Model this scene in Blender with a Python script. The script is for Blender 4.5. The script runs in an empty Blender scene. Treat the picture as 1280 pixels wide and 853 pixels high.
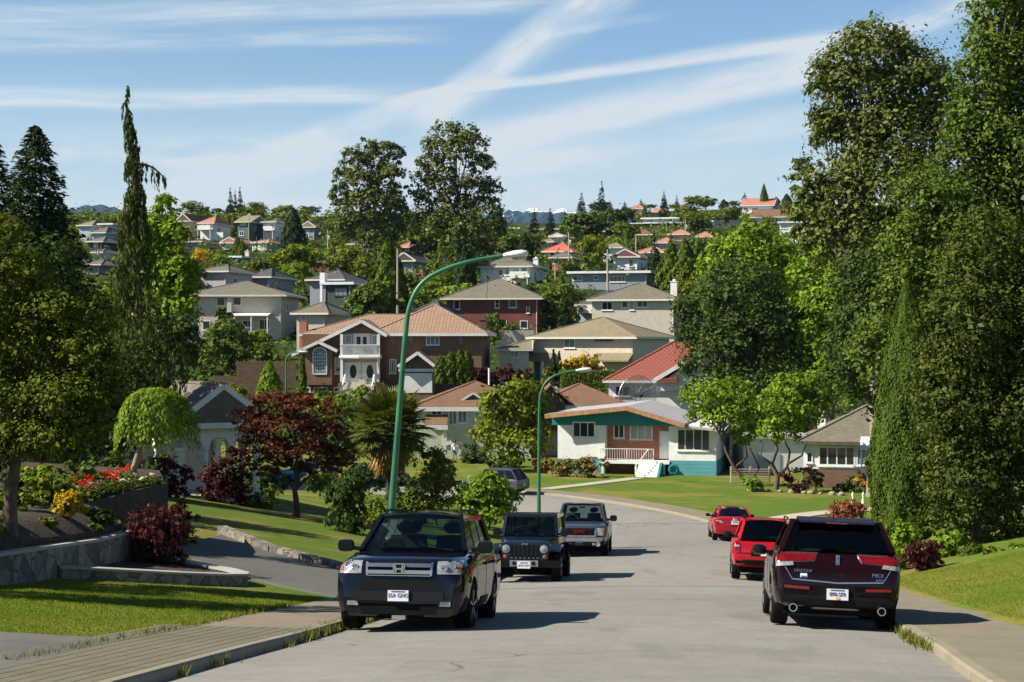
import bpy, bmesh, math, random
import numpy as np
from mathutils import Vector, Matrix
R = math.radians
F = 2100.0                       # focal length in photo pixels (1280 wide)
scene = bpy.context.scene
COL = scene.collection
rng = np.random.default_rng(11)
random.seed(5)

def W(px, py, d):
    return Vector(((px - 640) / F * d, d, (426.5 - py) / F * d))

# ------------------------------------------------------------------ objects
def link(o, parent=None):
    COL.objects.link(o)
    if parent is not None:
        o.parent = parent
    return o

def tag(o, label=None, cat=None, group=None, kind=None):
    if label: o['label'] = label
    if cat: o['category'] = cat
    if group: o['group'] = group
    if kind: o['kind'] = kind
    return o

def empty(name, loc=(0, 0, 0), rz=0.0, label=None, cat=None, group=None):
    o = bpy.data.objects.new(name, None)
    o.empty_display_size = 0.3
    o.location = loc
    o.rotation_euler = (0, 0, rz)
    link(o)
    return tag(o, label, cat, group)

def copy_tree(o, parent=None):
    c = o.copy(); COL.objects.link(c)
    if parent is not None: c.parent = parent
    for ch in list(o.children): copy_tree(ch, c)
    return c

class MB:
    def __init__(s):
        s.v = []; s.f = []; s.m = []
    def add(s, verts, faces, mat=0):
        b = len(s.v)
        s.v.extend([tuple(p) for p in verts])
        for fc in faces:
            s.f.append([b + i for i in fc]); s.m.append(mat)
    def poly(s, pts, mat=0):
        s.add(pts, [list(range(len(pts)))], mat)
    def box(s, x0, x1, y0, y1, z0, z1, mat=0):
        v = [(x0,y0,z0),(x1,y0,z0),(x1,y1,z0),(x0,y1,z0),(x0,y0,z1),(x1,y0,z1),(x1,y1,z1),(x0,y1,z1)]
        s.add(v, [(0,3,2,1),(4,5,6,7),(0,1,5,4),(1,2,6,5),(2,3,7,6),(3,0,4,7)], mat)
    def cbox(s, c, sx, sy, sz, mat=0):
        s.box(c[0]-sx/2, c[0]+sx/2, c[1]-sy/2, c[1]+sy/2, c[2]-sz/2, c[2]+sz/2, mat)
    def bar(s, a, b, w, h, mat=0):
        """rectangular bar from a to b; w sideways, h upwards"""
        a = Vector(a); b = Vector(b); d = (b - a).normalized()
        up = Vector((0, 0, 1))
        if abs(d.z) > 0.95: up = Vector((0, 1, 0))
        sd = d.cross(up).normalized(); up = sd.cross(d).normalized()
        vs = []
        for p in (a, b):
            for sx, sz in ((-1,-1),(1,-1),(1,1),(-1,1)):
                vs.append(p + sd * (sx * w / 2) + up * (sz * h / 2))
        s.add(vs, [(0,1,2,3)[::-1],(4,5,6,7),(0,4,5,1)[::-1],(1,5,6,2)[::-1],(2,6,7,3)[::-1],(3,7,4,0)[::-1]], mat)
    def tube(s, pts, radii, n=8, mat=0, caps=True):
        pts = [Vector(p) for p in pts]
        if not hasattr(radii, '__len__'): radii = [radii] * len(pts)
        b = len(s.v); prev = None
        for i, p in enumerate(pts):
            if i == 0: d = pts[1] - pts[0]
            elif i == len(pts) - 1: d = pts[-1] - pts[-2]
            else: d = pts[i+1] - pts[i-1]
            d = d.normalized() if d.length > 1e-9 else Vector((0,0,1))
            if prev is None:
                ref = Vector((1,0,0)) if abs(d.x) < 0.8 else Vector((0,1,0))
            else: ref = prev
            u = (ref - d * ref.dot(d)).normalized(); w = d.cross(u); prev = u
            for k in range(n):
                a = 2 * math.pi * k / n
                s.v.append(tuple(p + (u * math.cos(a) + w * math.sin(a)) * radii[i]))
        for i in range(len(pts) - 1):
            for k in range(n):
                k2 = (k + 1) % n
                s.f.append([b+i*n+k, b+i*n+k2, b+(i+1)*n+k2, b+(i+1)*n+k]); s.m.append(mat)
        if caps:
            s.f.append([b + k for k in range(n)][::-1]); s.m.append(mat)
            e = b + (len(pts) - 1) * n
            s.f.append([e + k for k in range(n)]); s.m.append(mat)
    def lathe(s, prof, axis='z', n=16, mat=0, c=(0,0,0), scale=(1,1)):
        """prof: list of (radius, height) revolved about the axis through c"""
        b = len(s.v)
        for r, h in prof:
            for k in range(n):
                a = 2 * math.pi * k / n
                x, y = r * math.cos(a) * scale[0], r * math.sin(a) * scale[1]
                if axis == 'z': p = (c[0]+x, c[1]+y, c[2]+h)
                elif axis == 'y': p = (c[0]+x, c[1]+h, c[2]+y)
                else: p = (c[0]+h, c[1]+x, c[2]+y)
                s.v.append(p)
        for i in range(len(prof)-1):
            for k in range(n):
                k2 = (k+1) % n
                s.f.append([b+i*n+k, b+i*n+k2, b+(i+1)*n+k2, b+(i+1)*n+k]); s.m.append(mat)
        s.f.append([b+k for k in range(n)][::-1]); s.m.append(mat)
        e = b + (len(prof)-1)*n
        s.f.append([e+k for k in range(n)]); s.m.append(mat)
    def grid(s, P, mat=0):
        """P: rows of points"""
        b = len(s.v); nr = len(P); nc = len(P[0])
        for r in P: s.v.extend([tuple(p) for p in r])
        for i in range(nr-1):
            for j in range(nc-1):
                s.f.append([b+i*nc+j, b+i*nc+j+1, b+(i+1)*nc+j+1, b+(i+1)*nc+j]); s.m.append(mat)
    def prism(s, pts, vec, mat=0):
        """extrude planar polygon pts by vec (closed solid)"""
        n = len(pts); vec = Vector(vec)
        a = [Vector(p) for p in pts]; c = [p + vec for p in a]
        s.add(a + c, [list(range(n))[::-1], [n + i for i in range(n)]] + [[i, (i+1) % n, n + (i+1) % n, n + i] for i in range(n)], mat)
    def build(s, name, mats, parent=None, smooth=None, fix=True, uv=True, loc=None):
        me = bpy.data.meshes.new(name)
        me.from_pydata(s.v, [], s.f)
        if not isinstance(mats, (list, tuple)): mats = [mats]
        for m in mats: me.materials.append(m)
        if len(mats) > 1: me.polygons.foreach_set('material_index', s.m)
        if fix:
            bm = bmesh.new(); bm.from_mesh(me)
            bmesh.ops.recalc_face_normals(bm, faces=bm.faces)
            bm.to_mesh(me); bm.free()
        if uv: metric_uv(me)
        if smooth is not None:
            me.shade_smooth(); me.set_sharp_from_angle(angle=R(smooth))
        o = bpy.data.objects.new(name, me)
        link(o, parent)
        if loc is not None: o.location = loc
        return o

def metric_uv(me):
    lay = me.uv_layers.new(name='UVMap')
    out = np.zeros(len(me.loops) * 2, dtype=np.float32)
    for p in me.polygons:
        n = p.normal
        if abs(n.z) > 0.98: u = Vector((1, 0, 0))
        else: u = Vector((-n.y, n.x, 0)).normalized()
        v = n.cross(u)
        for li in p.loop_indices:
            co = me.vertices[me.loops[li].vertex_index].co
            out[li*2] = co.dot(u); out[li*2+1] = co.dot(v)
    lay.data.foreach_set('uv', out)

def fast_mesh(name, co, nper, mat):
    """co: (N*nper,3) array, each consecutive nper vertices is one face"""
    me = bpy.data.meshes.new(name)
    nv = len(co); nf = nv // nper
    me.vertices.add(nv); me.loops.add(nv); me.polygons.add(nf)
    me.vertices.foreach_set('co', np.ascontiguousarray(co, dtype=np.float32).ravel())
    me.loops.foreach_set('vertex_index', np.arange(nv, dtype=np.int32))
    me.polygons.foreach_set('loop_start', np.arange(0, nv, nper, dtype=np.int32))
    me.polygons.foreach_set('loop_total', np.full(nf, nper, dtype=np.int32))
    me.update(calc_edges=True)
    me.materials.append(mat)
    return me

# ------------------------------------------------------------------ materials
class NT:
    def __init__(s, name):
        s.mat = bpy.data.materials.new(name); s.mat.use_nodes = True
        s.t = s.mat.node_tree; s.t.nodes.clear()
        s.out = s.n('ShaderNodeOutputMaterial')
    def n(s, typ, **kw):
        nd = s.t.nodes.new(typ)
        for k, v in kw.items():
            if k.startswith('i_'):
                nd.inputs[k[2:].replace('_', ' ')].default_value = v
            else: setattr(nd, k, v)
        return nd
    def l(s, a, b): s.t.links.new(a, b)
    def coord(s, kind='Object', scale=(1,1,1), rot=(0,0,0)):
        tc = s.n('ShaderNodeTexCoord'); mp = s.n('ShaderNodeMapping')
        mp.inputs['Scale'].default_value = scale; mp.inputs['Rotation'].default_value = rot
        s.l(tc.outputs[kind], mp.inputs['Vector'])
        return mp.outputs['Vector']
    def noise(s, vec, scale, detail=4, rough=0.55, out='Fac'):
        nd = s.n('ShaderNodeTexNoise'); nd.inputs['Scale'].default_value = scale
        nd.inputs['Detail'].default_value = detail; nd.inputs['Roughness'].default_value = rough
        s.l(vec, nd.inputs['Vector']); return nd.outputs[out]
    def ramp(s, fac, stops):
        nd = s.n('ShaderNodeValToRGB'); e = nd.color_ramp.elements
        while len(e) < len(stops): e.new(0.5)
        for i, (p, c) in enumerate(stops):
            e[i].position = p; e[i].color = tuple(c) + (1,) if len(c) == 3 else c
        s.l(fac, nd.inputs['Fac']); return nd.outputs['Color']
    def mix(s, fac, a, b, mode='MIX'):
        nd = s.n('ShaderNodeMix', data_type='RGBA', blend_type=mode)
        for sock, val in ((nd.inputs[0], fac), (nd.inputs[6], a), (nd.inputs[7], b)):
            if hasattr(val, 'links') or hasattr(val, 'is_linked'): s.l(val, sock)
            elif isinstance(val, (int, float)): sock.default_value = val
            else: sock.default_value = tuple(val) + (1,) if len(val) == 3 else val
        return nd.outputs[2]
    def math(s, op, a, b=None, c=None, clamp=False):
        nd = s.n('ShaderNodeMath', operation=op, use_clamp=clamp)
        for i, val in enumerate((a, b, c)):
            if val is None: continue
            if isinstance(val, (int, float)): nd.inputs[i].default_value = val
            else: s.l(val, nd.inputs[i])
        return nd.outputs[0]
    def maprange(s, v, a, b, c, d, smooth=True):
        nd = s.n('ShaderNodeMapRange', interpolation_type='SMOOTHSTEP' if smooth else 'LINEAR')
        s.l(v, nd.inputs[0])
        for i, x in enumerate((a, b, c, d)): nd.inputs[1+i].default_value = x
        return nd.outputs[0]
    def bsdf(s, col, rough=0.8, metallic=0.0, spec=0.35, coat=0.0, coat_rough=0.03, bump=None, bstr=0.3, bdist=0.02):
        b = s.n('ShaderNodeBsdfPrincipled')
        if isinstance(col, (tuple, list)): b.inputs['Base Color'].default_value = tuple(col) + (1,)
        else: s.l(col, b.inputs['Base Color'])
        if isinstance(rough, (int, float)): b.inputs['Roughness'].default_value = rough
        else: s.l(rough, b.inputs['Roughness'])
        b.inputs['Metallic'].default_value = metallic
        b.inputs['Specular IOR Level'].default_value = spec
        b.inputs['Coat Weight'].default_value = coat
        b.inputs['Coat Roughness'].default_value = coat_rough
        if bump is not None:
            bp = s.n('ShaderNodeBump'); bp.inputs['Strength'].default_value = bstr; bp.inputs['Distance'].default_value = bdist
            s.l(bump, bp.inputs['Height']); s.l(bp.outputs[0], b.inputs['Normal'])
        s.l(b.outputs[0], s.out.inputs['Surface'])
        return b

_mc = {}
def pm(name, col, rough=0.8, var=0.12, scale=2.0, metallic=0.0, spec=0.35, coat=0.0, bump=0.0, bscale=25.0):
    """plain procedural material: base colour with soft dirt variation"""
    if name in _mc: return _mc[name]
    t = NT(name); v = t.coord('Object')
    nz = t.noise(v, scale, 5, 0.6)
    c2 = tuple(max(0, c * (1 - 2.2 * var)) for c in col); c1 = tuple(min(1, c * (1 + var)) for c in col)
    c = t.ramp(nz, [(0.25, c2), (0.62, c1)])
    bp = t.noise(v, bscale, 3) if bump else None
    t.bsdf(c, rough, metallic, spec, coat, bump=bp, bstr=bump)
    _mc[name] = t.mat; return t.mat

def leafmat(name, cols, trans=0.32, gloss=0.05, tcol=None):
    gloss *= 0.2; trans *= 0.8; cols = [tuple(min(.9, v*g) for v, g in zip(c, (1.72, 1.46, 1.0))) for c in cols]
    """leaf material: colour differs leaf by leaf and in patches, light passes through"""
    t = NT(name)
    g = t.n('ShaderNodeNewGeometry')
    v = t.coord('Object')
    patch = t.noise(v, 0.55, 2)
    f = t.math('ADD', t.math('MULTIPLY', g.outputs['Random Per Island'], 0.6), t.math('MULTIPLY', patch, 0.4))
    n = len(cols)
    c = t.ramp(f, [(0.15 + 0.7 * i / max(1, n - 1), cc) for i, cc in enumerate(cols)])
    d = t.n('ShaderNodeBsdfDiffuse'); t.l(c, d.inputs['Color'])
    tr = t.n('ShaderNodeBsdfTranslucent')
    t.l(t.mix(1.0, c, tcol or (1.25, 1.25, 0.7), 'MULTIPLY'), tr.inputs['Color'])
    m = t.n('ShaderNodeMixShader'); m.inputs[0].default_value = trans
    t.l(d.outputs[0], m.inputs[1]); t.l(tr.outputs[0], m.inputs[2])
    gl = t.n('ShaderNodeBsdfGlossy'); gl.inputs['Roughness'].default_value = 0.6
    gl.inputs['Color'].default_value = (0.9, 0.95, 0.9, 1)
    m2 = t.n('ShaderNodeMixShader'); m2.inputs[0].default_value = gloss
    t.l(m.outputs[0], m2.inputs[1]); t.l(gl.outputs[0], m2.inputs[2])
    t.l(m2.outputs[0], t.out.inputs['Surface'])
    return t.mat

def tilemat(name, col, cw=0.33, ch=0.3, var=0.2, mortar=0.35, bump=0.5, rough=0.85, stain=0.25, offset=0.5, msize=0.03, c3=None):
    """bricks, tiles or shingles laid out in metres on the surface's own UV"""
    t = NT(name)
    v = t.coord('UV')
    b = t.n('ShaderNodeTexBrick'); t.l(v, b.inputs['Vector'])
    b.inputs['Scale'].default_value = 1.0; b.inputs['Brick Width'].default_value = cw; b.inputs['Row Height'].default_value = ch
    b.inputs['Mortar Size'].default_value = msize; b.offset = offset; b.inputs['Mortar Smooth'].default_value = 0.3
    b.inputs['Color1'].default_value = tuple(c * (1 - var) for c in col) + (1,)
    b.inputs['Color2'].default_value = tuple(min(1, c * (1 + var)) for c in (c3 or col)) + (1,)
    b.inputs['Mortar'].default_value = tuple(c * mortar for c in col) + (1,)
    nz = t.noise(t.coord('Object'), 0.5, 5, 0.65)
    c = t.mix(t.maprange(nz, 0.35, 0.75, 0, stain), b.outputs['Color'], tuple(x * 0.45 for x in col))
    fine = t.noise(t.coord('Object'), 9, 3)
    c = t.mix(t.math('MULTIPLY', fine, 0.25), c, tuple(x * 1.3 for x in col))
    t.bsdf(c, rough, bump=t.math('SUBTRACT', 1.0, b.outputs['Fac']), bstr=bump, bdist=0.03)
    return t.mat

def sidingmat(name, col, h=0.2, line=0.55, vertical=False):
    t = NT(name); v = t.coord('UV')
    sp = t.n('ShaderNodeSeparateXYZ'); t.l(v, sp.inputs[0])
    q = t.math('DIVIDE', sp.outputs[0 if vertical else 1], h)
    fr = t.math('FRACT', q)
    k = t.maprange(fr, 0.0, 0.12, 0, 1)
    nz = t.noise(t.coord('Object'), 1.2, 4)
    base = t.ramp(nz, [(0.3, tuple(c * 0.86 for c in col)), (0.65, col)])
    c = t.mix(k, tuple(x * line for x in col), base)
    t.bsdf(c, 0.7, bump=k, bstr=0.4, bdist=0.015)
    return t.mat

M = {}
M['trim'] = pm('white_trim_paint', (0.74, 0.74, 0.72), 0.55, 0.06)
M['cream'] = pm('cream_paint', (0.68, 0.64, 0.54), 0.6, 0.06)
M['white'] = pm('white_stucco', (0.76, 0.76, 0.73), 0.85, 0.06, bump=0.15)
M['grey_stucco'] = pm('grey_beige_stucco', (0.50, 0.45, 0.38), 0.9, 0.07, bump=0.2)
M['beige'] = pm('beige_stucco', (0.62, 0.54, 0.42), 0.9, 0.06, bump=0.2)
M['lavender'] = pm('lavender_stucco', (0.46, 0.40, 0.40), 0.9, 0.06)
M['paleblue'] = pm('pale_blue_siding_paint', (0.36, 0.44, 0.52), 0.8, 0.08)
M['tealgrey'] = pm('teal_grey_siding_paint', (0.10, 0.16, 0.15), 0.8, 0.08)
M['darkgreen'] = pm('dark_green_siding_paint', (0.055, 0.075, 0.055), 0.8, 0.1)
M['greyblue'] = pm('grey_blue_stucco', (0.25, 0.28, 0.31), 0.85, 0.08)
M['tan'] = pm('tan_stucco', (0.50, 0.40, 0.29), 0.85, 0.08)
M['brownwall'] = pm('brown_wall_paint', (0.19, 0.11, 0.07), 0.85, 0.1)
M['palegreen'] = pm('pale_green_stucco', (0.50, 0.54, 0.44), 0.85, 0.06)
M['darkwall'] = pm('dark_brown_wall', (0.06, 0.045, 0.04), 0.85, 0.1)
M['pinkwall'] = pm('pink_stucco', (0.62, 0.45, 0.38), 0.85, 0.08)
M['teal'] = sidingmat('turquoise_siding', (0.10, 0.33, 0.38), 0.28)
M['dkteal'] = pm('dark_teal_paint', (0.015, 0.19, 0.21), 0.6, 0.06)
M['orangewood'] = pm('orange_stained_beam', (0.40, 0.22, 0.11), 0.6, 0.18, 4)
M['wood'] = pm('weathered_fence_wood', (0.15, 0.095, 0.06), 0.85, 0.2, 3)
M['oldwood'] = pm('old_grey_wood', (0.10, 0.08, 0.06), 0.9, 0.2, 3)
M['redbrick'] = tilemat('dark_red_brick', (0.17, 0.055, 0.042), 0.23, 0.085, 0.2, 1.4, 0.3, msize=0.01)
M['orangebrick'] = tilemat('orange_red_brick', (0.40, 0.155, 0.095), 0.23, 0.085, 0.25, 1.2, 0.3, msize=0.01)
M['brownbrick'] = tilemat('brown_brick', (0.155, 0.085, 0.055), 0.23, 0.085, 0.2, 1.3, 0.3, msize=0.01)
M['bluebrick'] = tilemat('blue_grey_painted_brick', (0.20, 0.25, 0.31), 0.23, 0.10, 0.15, 0.35, 0.6, msize=0.014)
M['r_tile'] = tilemat('peach_concrete_tile', (0.325, 0.212, 0.140), 0.36, 0.36, 0.12, 0.5, 0.8, stain=0.18, offset=0.0, msize=0.035)
M['r_red'] = tilemat('red_metal_tile', (0.275, 0.082, 0.062), 0.4, 0.38, 0.06, 0.6, 0.8, stain=0.08, msize=0.045)
M['r_brown'] = tilemat('brown_shake', (0.20, 0.112, 0.066), 0.5, 0.30, 0.14, 0.45, 0.7, stain=0.2, msize=0.03)
M['r_grey'] = tilemat('grey_brown_asphalt_shingle', (0.160, 0.142, 0.108), 0.3, 0.16, 0.22, 0.7, 0.3, stain=0.3, msize=0.012)
M['r_dark'] = tilemat('charcoal_asphalt_shingle', (0.085, 0.082, 0.085), 0.3, 0.16, 0.22, 0.7, 0.3, stain=0.3, msize=0.012)
M['r_moss'] = tilemat('mossy_tan_shingle', (0.235, 0.200, 0.125), 0.3, 0.16, 0.18, 0.7, 0.3, stain=0.35, msize=0.012)
M['r_flat'] = pm('grey_roofing_felt', (0.36, 0.36, 0.38), 0.9, 0.1)
M['r_white'] = pm('white_roof_membrane', (0.68, 0.70, 0.72), 0.7, 0.08)
M['r_coral'] = tilemat('coral_red_tile', (0.66, 0.13, 0.09), 0.4, 0.38, 0.06, 0.6, 0.5, stain=0.05)
M['r_orange'] = tilemat('faded_orange_tile', (0.44, 0.19, 0.13), 0.4, 0.38, 0.1, 0.6, 0.5, stain=0.15)
M['r_maroon'] = tilemat('maroon_shingle', (0.19, 0.085, 0.07), 0.4, 0.3, 0.15, 0.6, 0.5, stain=0.15)

def glassmat(name, col, rough=0.06, var=0.5):
    t = NT(name); v = t.coord('Object')
    nz = t.noise(v, 0.9, 2)
    c = t.ramp(nz, [(0.3, tuple(x * (1 - var) for x in col)), (0.7, col)])
    t.bsdf(c, rough, spec=0.6)
    return t.mat
M['glass'] = glassmat('dark_window_glass', (0.035, 0.045, 0.05))
M['glass_blue'] = glassmat('curtained_window_glass', (0.20, 0.28, 0.32))
M['glass_pale'] = glassmat('pale_curtained_glass', (0.42, 0.45, 0.44))
M['steel'] = pm('galvanised_steel', (0.45, 0.46, 0.47), 0.45, 0.1, metallic=0.8)
M['black'] = pm('matt_black_plastic', (0.010, 0.010, 0.011), 0.55, 0.1, spec=0.12)
M['black_dull'] = pm('black_rubber', (0.009, 0.009, 0.009), 0.85, 0.15, spec=0.05)
M['bark'] = pm('grey_brown_bark', (0.115, 0.085, 0.06), 0.95, 0.22, 6, bump=0.8, bscale=18)
M['bark_pale'] = pm('pale_bark', (0.26, 0.21, 0.155), 0.95, 0.18, 6, bump=0.6, bscale=18)
M['bark_dark'] = pm('dark_bark', (0.055, 0.042, 0.032), 0.95, 0.2, 6, bump=0.8, bscale=18)
M['greenpole'] = pm('green_enamel_pole', (0.028, 0.15, 0.070), 0.45, 0.2, spec=0.5)
M['polewood'] = pm('pale_timber_pole', (0.38, 0.33, 0.24), 0.9, 0.12)

# ------------------------------------------------------------------ ground shape
def interp(xs, ys):
    xs = np.array(xs, float); ys = np.array(ys, float)
    h = np.diff(xs); dl = np.diff(ys) / h
    m = np.zeros_like(xs); m[0] = dl[0]; m[-1] = dl[-1]
    for i in range(1, len(xs) - 1):
        if dl[i-1] * dl[i] > 0:
            w1 = 2*h[i] + h[i-1]; w2 = h[i] + 2*h[i-1]
            m[i] = (w1 + w2) / (w1 / dl[i-1] + w2 / dl[i])
    def f(x):
        x = np.clip(np.asarray(x, float), xs[0], xs[-1])
        i = np.clip(np.searchsorted(xs, x) - 1, 0, len(xs) - 2)
        t = (x - xs[i]) / h[i]; t2 = t*t; t3 = t2*t
        return (2*t3-3*t2+1)*ys[i] + (t3-2*t2+t)*h[i]*m[i] + (-2*t3+3*t2)*ys[i+1] + (t3-t2)*h[i]*m[i+1]
    return f
BASE = interp([-14000,-300,-60,0,24.5,44,59,72,85,97,110,125,140,168,210,265,300,360,395,420,450,480,520,600,900,3000,14000],
              [10,18,4.4,-1.75,-4.3,-6.38,-7.65,-8.65,-9.4,-9.75,-10.0,-10.2,-10.0,-5.5,0.6,9.3,13.0,19.3,23.7,27.2,32.0,35.5,37,30,0,-40,-60])
_cp = [(-5.7,-30),(-1.7,0),(0.63,17.6),(1.55,24.5),(3.6,43.75),(5.3,59),(6.35,72),(6.6,80),(5.9,88),(4.2,95),(1.3,102),(-2.6,108),(-7.5,113),(-13.5,116),(-23,118.5),(-40,120),(-70,121)]
def catmull(P, n=10):
    P = [Vector(p) for p in P]; out = []
    for i in range(len(P)-1):
        p0 = P[max(0,i-1)]; p1 = P[i]; p2 = P[i+1]; p3 = P[min(len(P)-1,i+2)]
        for k in range(n):
            t = k / n
            out.append(0.5*((2*p1)+(p2-p0)*t+(2*p0-5*p1+4*p2-p3)*t*t+(3*p1-p0-3*p2+p3)*t**3))
    out.append(P[-1]); return out
CL = np.array([tuple(p) for p in catmull(_cp, 10)])
_seg = np.diff(CL, axis=0); _len = np.hypot(_seg[:,0], _seg[:,1])
TAN = np.zeros_like(CL); TAN[:-1] += _seg/_len[:,None]; TAN[1:] += _seg/_len[:,None]
TAN /= np.hypot(TAN[:,0],TAN[:,1])[:,None]
HW = 4.2
def road_off(x, y):
    """signed distance to the road's centre line, right of travel positive"""
    x = np.atleast_1d(np.asarray(x, float)); y = np.atleast_1d(np.asarray(y, float))
    best = np.full(x.shape, 1e9); sg = np.zeros(x.shape)
    for i in range(len(_seg)):
        ax, ay = CL[i]; dx, dy = _seg[i]; L2 = dx*dx+dy*dy
        t = np.clip(((x-ax)*dx+(y-ay)*dy)/L2, 0, 1)
        ex = x-(ax+t*dx); ey = y-(ay+t*dy); d = np.hypot(ex, ey)
        cr = ex*dy-ey*dx
        u = d < best
        best = np.where(u, d, best); sg = np.where(u, np.sign(cr), sg)
    return best*np.where(sg==0,1,sg)
KL = interp([-40,0,15,30,36,40,60,67,85,100,115,140],[0.05,0.06,0.08,0.075,0.12,0.14,0.165,0.15,0.12,0.07,0.02,0])
KR = interp([-40,10,24,36,60,85,105,140],[0.1,0.15,0.2,0.2,0.2,0.06,0.0,0.0])
def gz(x, y):
    sc = np.isscalar(x) or isinstance(x, float)
    x = np.atleast_1d(np.asarray(x, float)); y = np.atleast_1d(np.asarray(y, float))
    o = road_off(x, y)
    sl = np.clip(-o-HW-1.5, 0, 15); sr = np.clip(o-HW-1.8, 0, 5)
    wig = 0.35*np.sin(x*0.11+1.3)*np.sin(y*0.06)*np.clip((y-150)/60,0,1) - 0.00006*np.clip(np.abs(x)-60,0,400)**2*np.clip((y-150)/150,0,1)*0.4
    wig = wig + 3.2*np.clip((x-8)/60,0,1.2)*np.clip((y-468)/30,0,1)
    wig = wig - 3.0*np.exp(-((x-7)/13)**2)*np.clip((y-440)/30,0,1)
    z = BASE(y) + 0.12 + np.where(o<0, KL(y)*sl, KR(y)*sr) + wig
    return float(z[0]) if sc else z
def P3(x, y, dz=0.0): return Vector((x, y, gz(float(x), float(y)) + dz))
def ground_d(px, py, d0=40, d1=520):
    """distance at which the ground is met by the ray through a photo point"""
    ds = np.arange(d0, d1, 0.5)
    g = gz((px-640)/F*ds, ds); r = (426.5-py)/F*ds
    k = np.where(r <= g)[0]
    return float(ds[k[0]]) if len(k) else float(d1)
# ------------------------------------------------------------------ ground materials
def ground_mat():
    t = NT('lawn_and_hillside'); v = t.coord('Object')
    n1 = t.noise(v, 0.16, 4); n2 = t.noise(v, 1.1, 5, 0.7); n3 = t.noise(v, 14, 4, 0.7)
    lush = t.ramp(n2, [(0.3, (0.080, 0.142, 0.016)), (0.7, (0.140, 0.220, 0.028))])
    dry = t.ramp(n2, [(0.3, (0.20, 0.185, 0.036)), (0.7, (0.30, 0.25, 0.065))])
    c = t.mix(t.maprange(n1, 0.45, 0.62, 0, 1), lush, dry)
    c = t.mix(t.maprange(n3, 0.35, 0.75, 0.5, 0.0), c, (0.05, 0.075, 0.012))
    sp = t.n('ShaderNodeSeparateXYZ'); t.l(v, sp.inputs[0])
    far = t.maprange(sp.outputs[1], 146, 158, 0, 1)
    nf = t.noise(v, 0.12, 5, 0.7)
    hill = t.ramp(nf, [(0.3, (0.018, 0.034, 0.010)), (0.55, (0.038, 0.058, 0.016)), (0.75, (0.08, 0.075, 0.038))])
    c = t.mix(far, c, hill)
    t.bsdf(c, 0.95, spec=0.1, bump=t.math('ADD', n3, t.math('MULTIPLY', n2, 0.5)), bstr=0.6, bdist=0.06)
    return t.mat
def asphalt_mat(name, base=0.20, warm=1.0, patch=0.3):
    t = NT(name); v = t.coord('Object')
    big = t.noise(v, 0.18, 4, 0.6); mid = t.noise(v, 1.6, 5, 0.7); fine = t.noise(v, 60, 3, 0.8); f2 = t.noise(v, 14, 4, 0.8)
    a = (base*1.03, base*0.98, base*0.87*warm)
    c = t.ramp(mid, [(0.25, tuple(x*0.80 for x in a)), (0.7, tuple(x*1.10 for x in a))])
    c = t.mix(t.maprange(big, 0.4, 0.7, 0, patch), c, tuple(x*0.68 for x in a))
    c = t.mix(t.maprange(fine, 0.5, 0.72, 0, 0.55), c, tuple(x*1.5 for x in a))
    c = t.mix(t.maprange(f2, 0.3, 0.5, 0.5, 0), c, tuple(x*0.55 for x in a))
    # cracks and sealed seams
    vo = t.n('ShaderNodeTexVoronoi', feature='DISTANCE_TO_EDGE'); vo.inputs['Scale'].default_value = 0.17
    wv = t.n('ShaderNodeVectorMath', operation='ADD'); t.l(v, wv.inputs[0])
    nn = t.n('ShaderNodeTexNoise'); nn.inputs['Scale'].default_value = 0.7; nn.inputs['Detail'].default_value = 6; t.l(v, nn.inputs['Vector'])
    sc = t.n('ShaderNodeVectorMath', operation='SCALE'); sc.inputs['Scale'].default_value = 2.2
    t.l(nn.outputs['Color'], sc.inputs[0]); t.l(sc.outputs[0], wv.inputs[1]); t.l(wv.outputs[0], vo.inputs['Vector'])
    ck = t.math('MULTIPLY', t.maprange(vo.outputs[0], 0.0, 0.008, 1, 0), t.maprange(big, 0.44, 0.60, 0.1, 0.8))
    c = t.mix(ck, c, tuple(x*0.3 for x in a))
    # reinstated patches with sealed edges
    sg = t.n('ShaderNodeSeparateXYZ'); t.l(wv.outputs[0] if False else v, sg.inputs[0])
    br = t.n('ShaderNodeTexBrick'); br.inputs['Scale'].default_value = 1.0; br.inputs['Brick Width'].default_value = 3.4; br.inputs['Row Height'].default_value = 9.5; br.inputs['Mortar Size'].default_value = 0.022; br.offset = 0.37
    br.inputs['Color1'].default_value = (0.86,0.86,0.86,1); br.inputs['Color2'].default_value = (1.08,1.08,1.08,1); br.inputs['Mortar'].default_value = (0.9,0.9,0.9,1)
    bm_ = t.coord('Object', rot=(0, 0, 0.12)); wb = t.n('ShaderNodeVectorMath', operation='ADD'); t.l(bm_, wb.inputs[0]); s2 = t.n('ShaderNodeVectorMath', operation='SCALE'); s2.inputs['Scale'].default_value = 0.10; t.l(nn.outputs['Color'], s2.inputs[0]); t.l(s2.outputs[0], wb.inputs[1]); t.l(wb.outputs[0], br.inputs['Vector'])
    c = t.mix(0.5, c, t.mix(1.0, c, br.outputs['Color'], 'MULTIPLY'))
    # oil drips and old tyre scuffs
    oil = t.noise(t.coord('Object', (0.9, 0.22, 1)), 1.0, 3, 0.5)
    c = t.mix(t.maprange(oil, 0.56, 0.74, 0, 0.42), c, tuple(x*0.55 for x in a))
    t.bsdf(c, 0.9, spec=0.25, bump=fine, bstr=0.5, bdist=0.012)
    return t.mat
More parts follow.
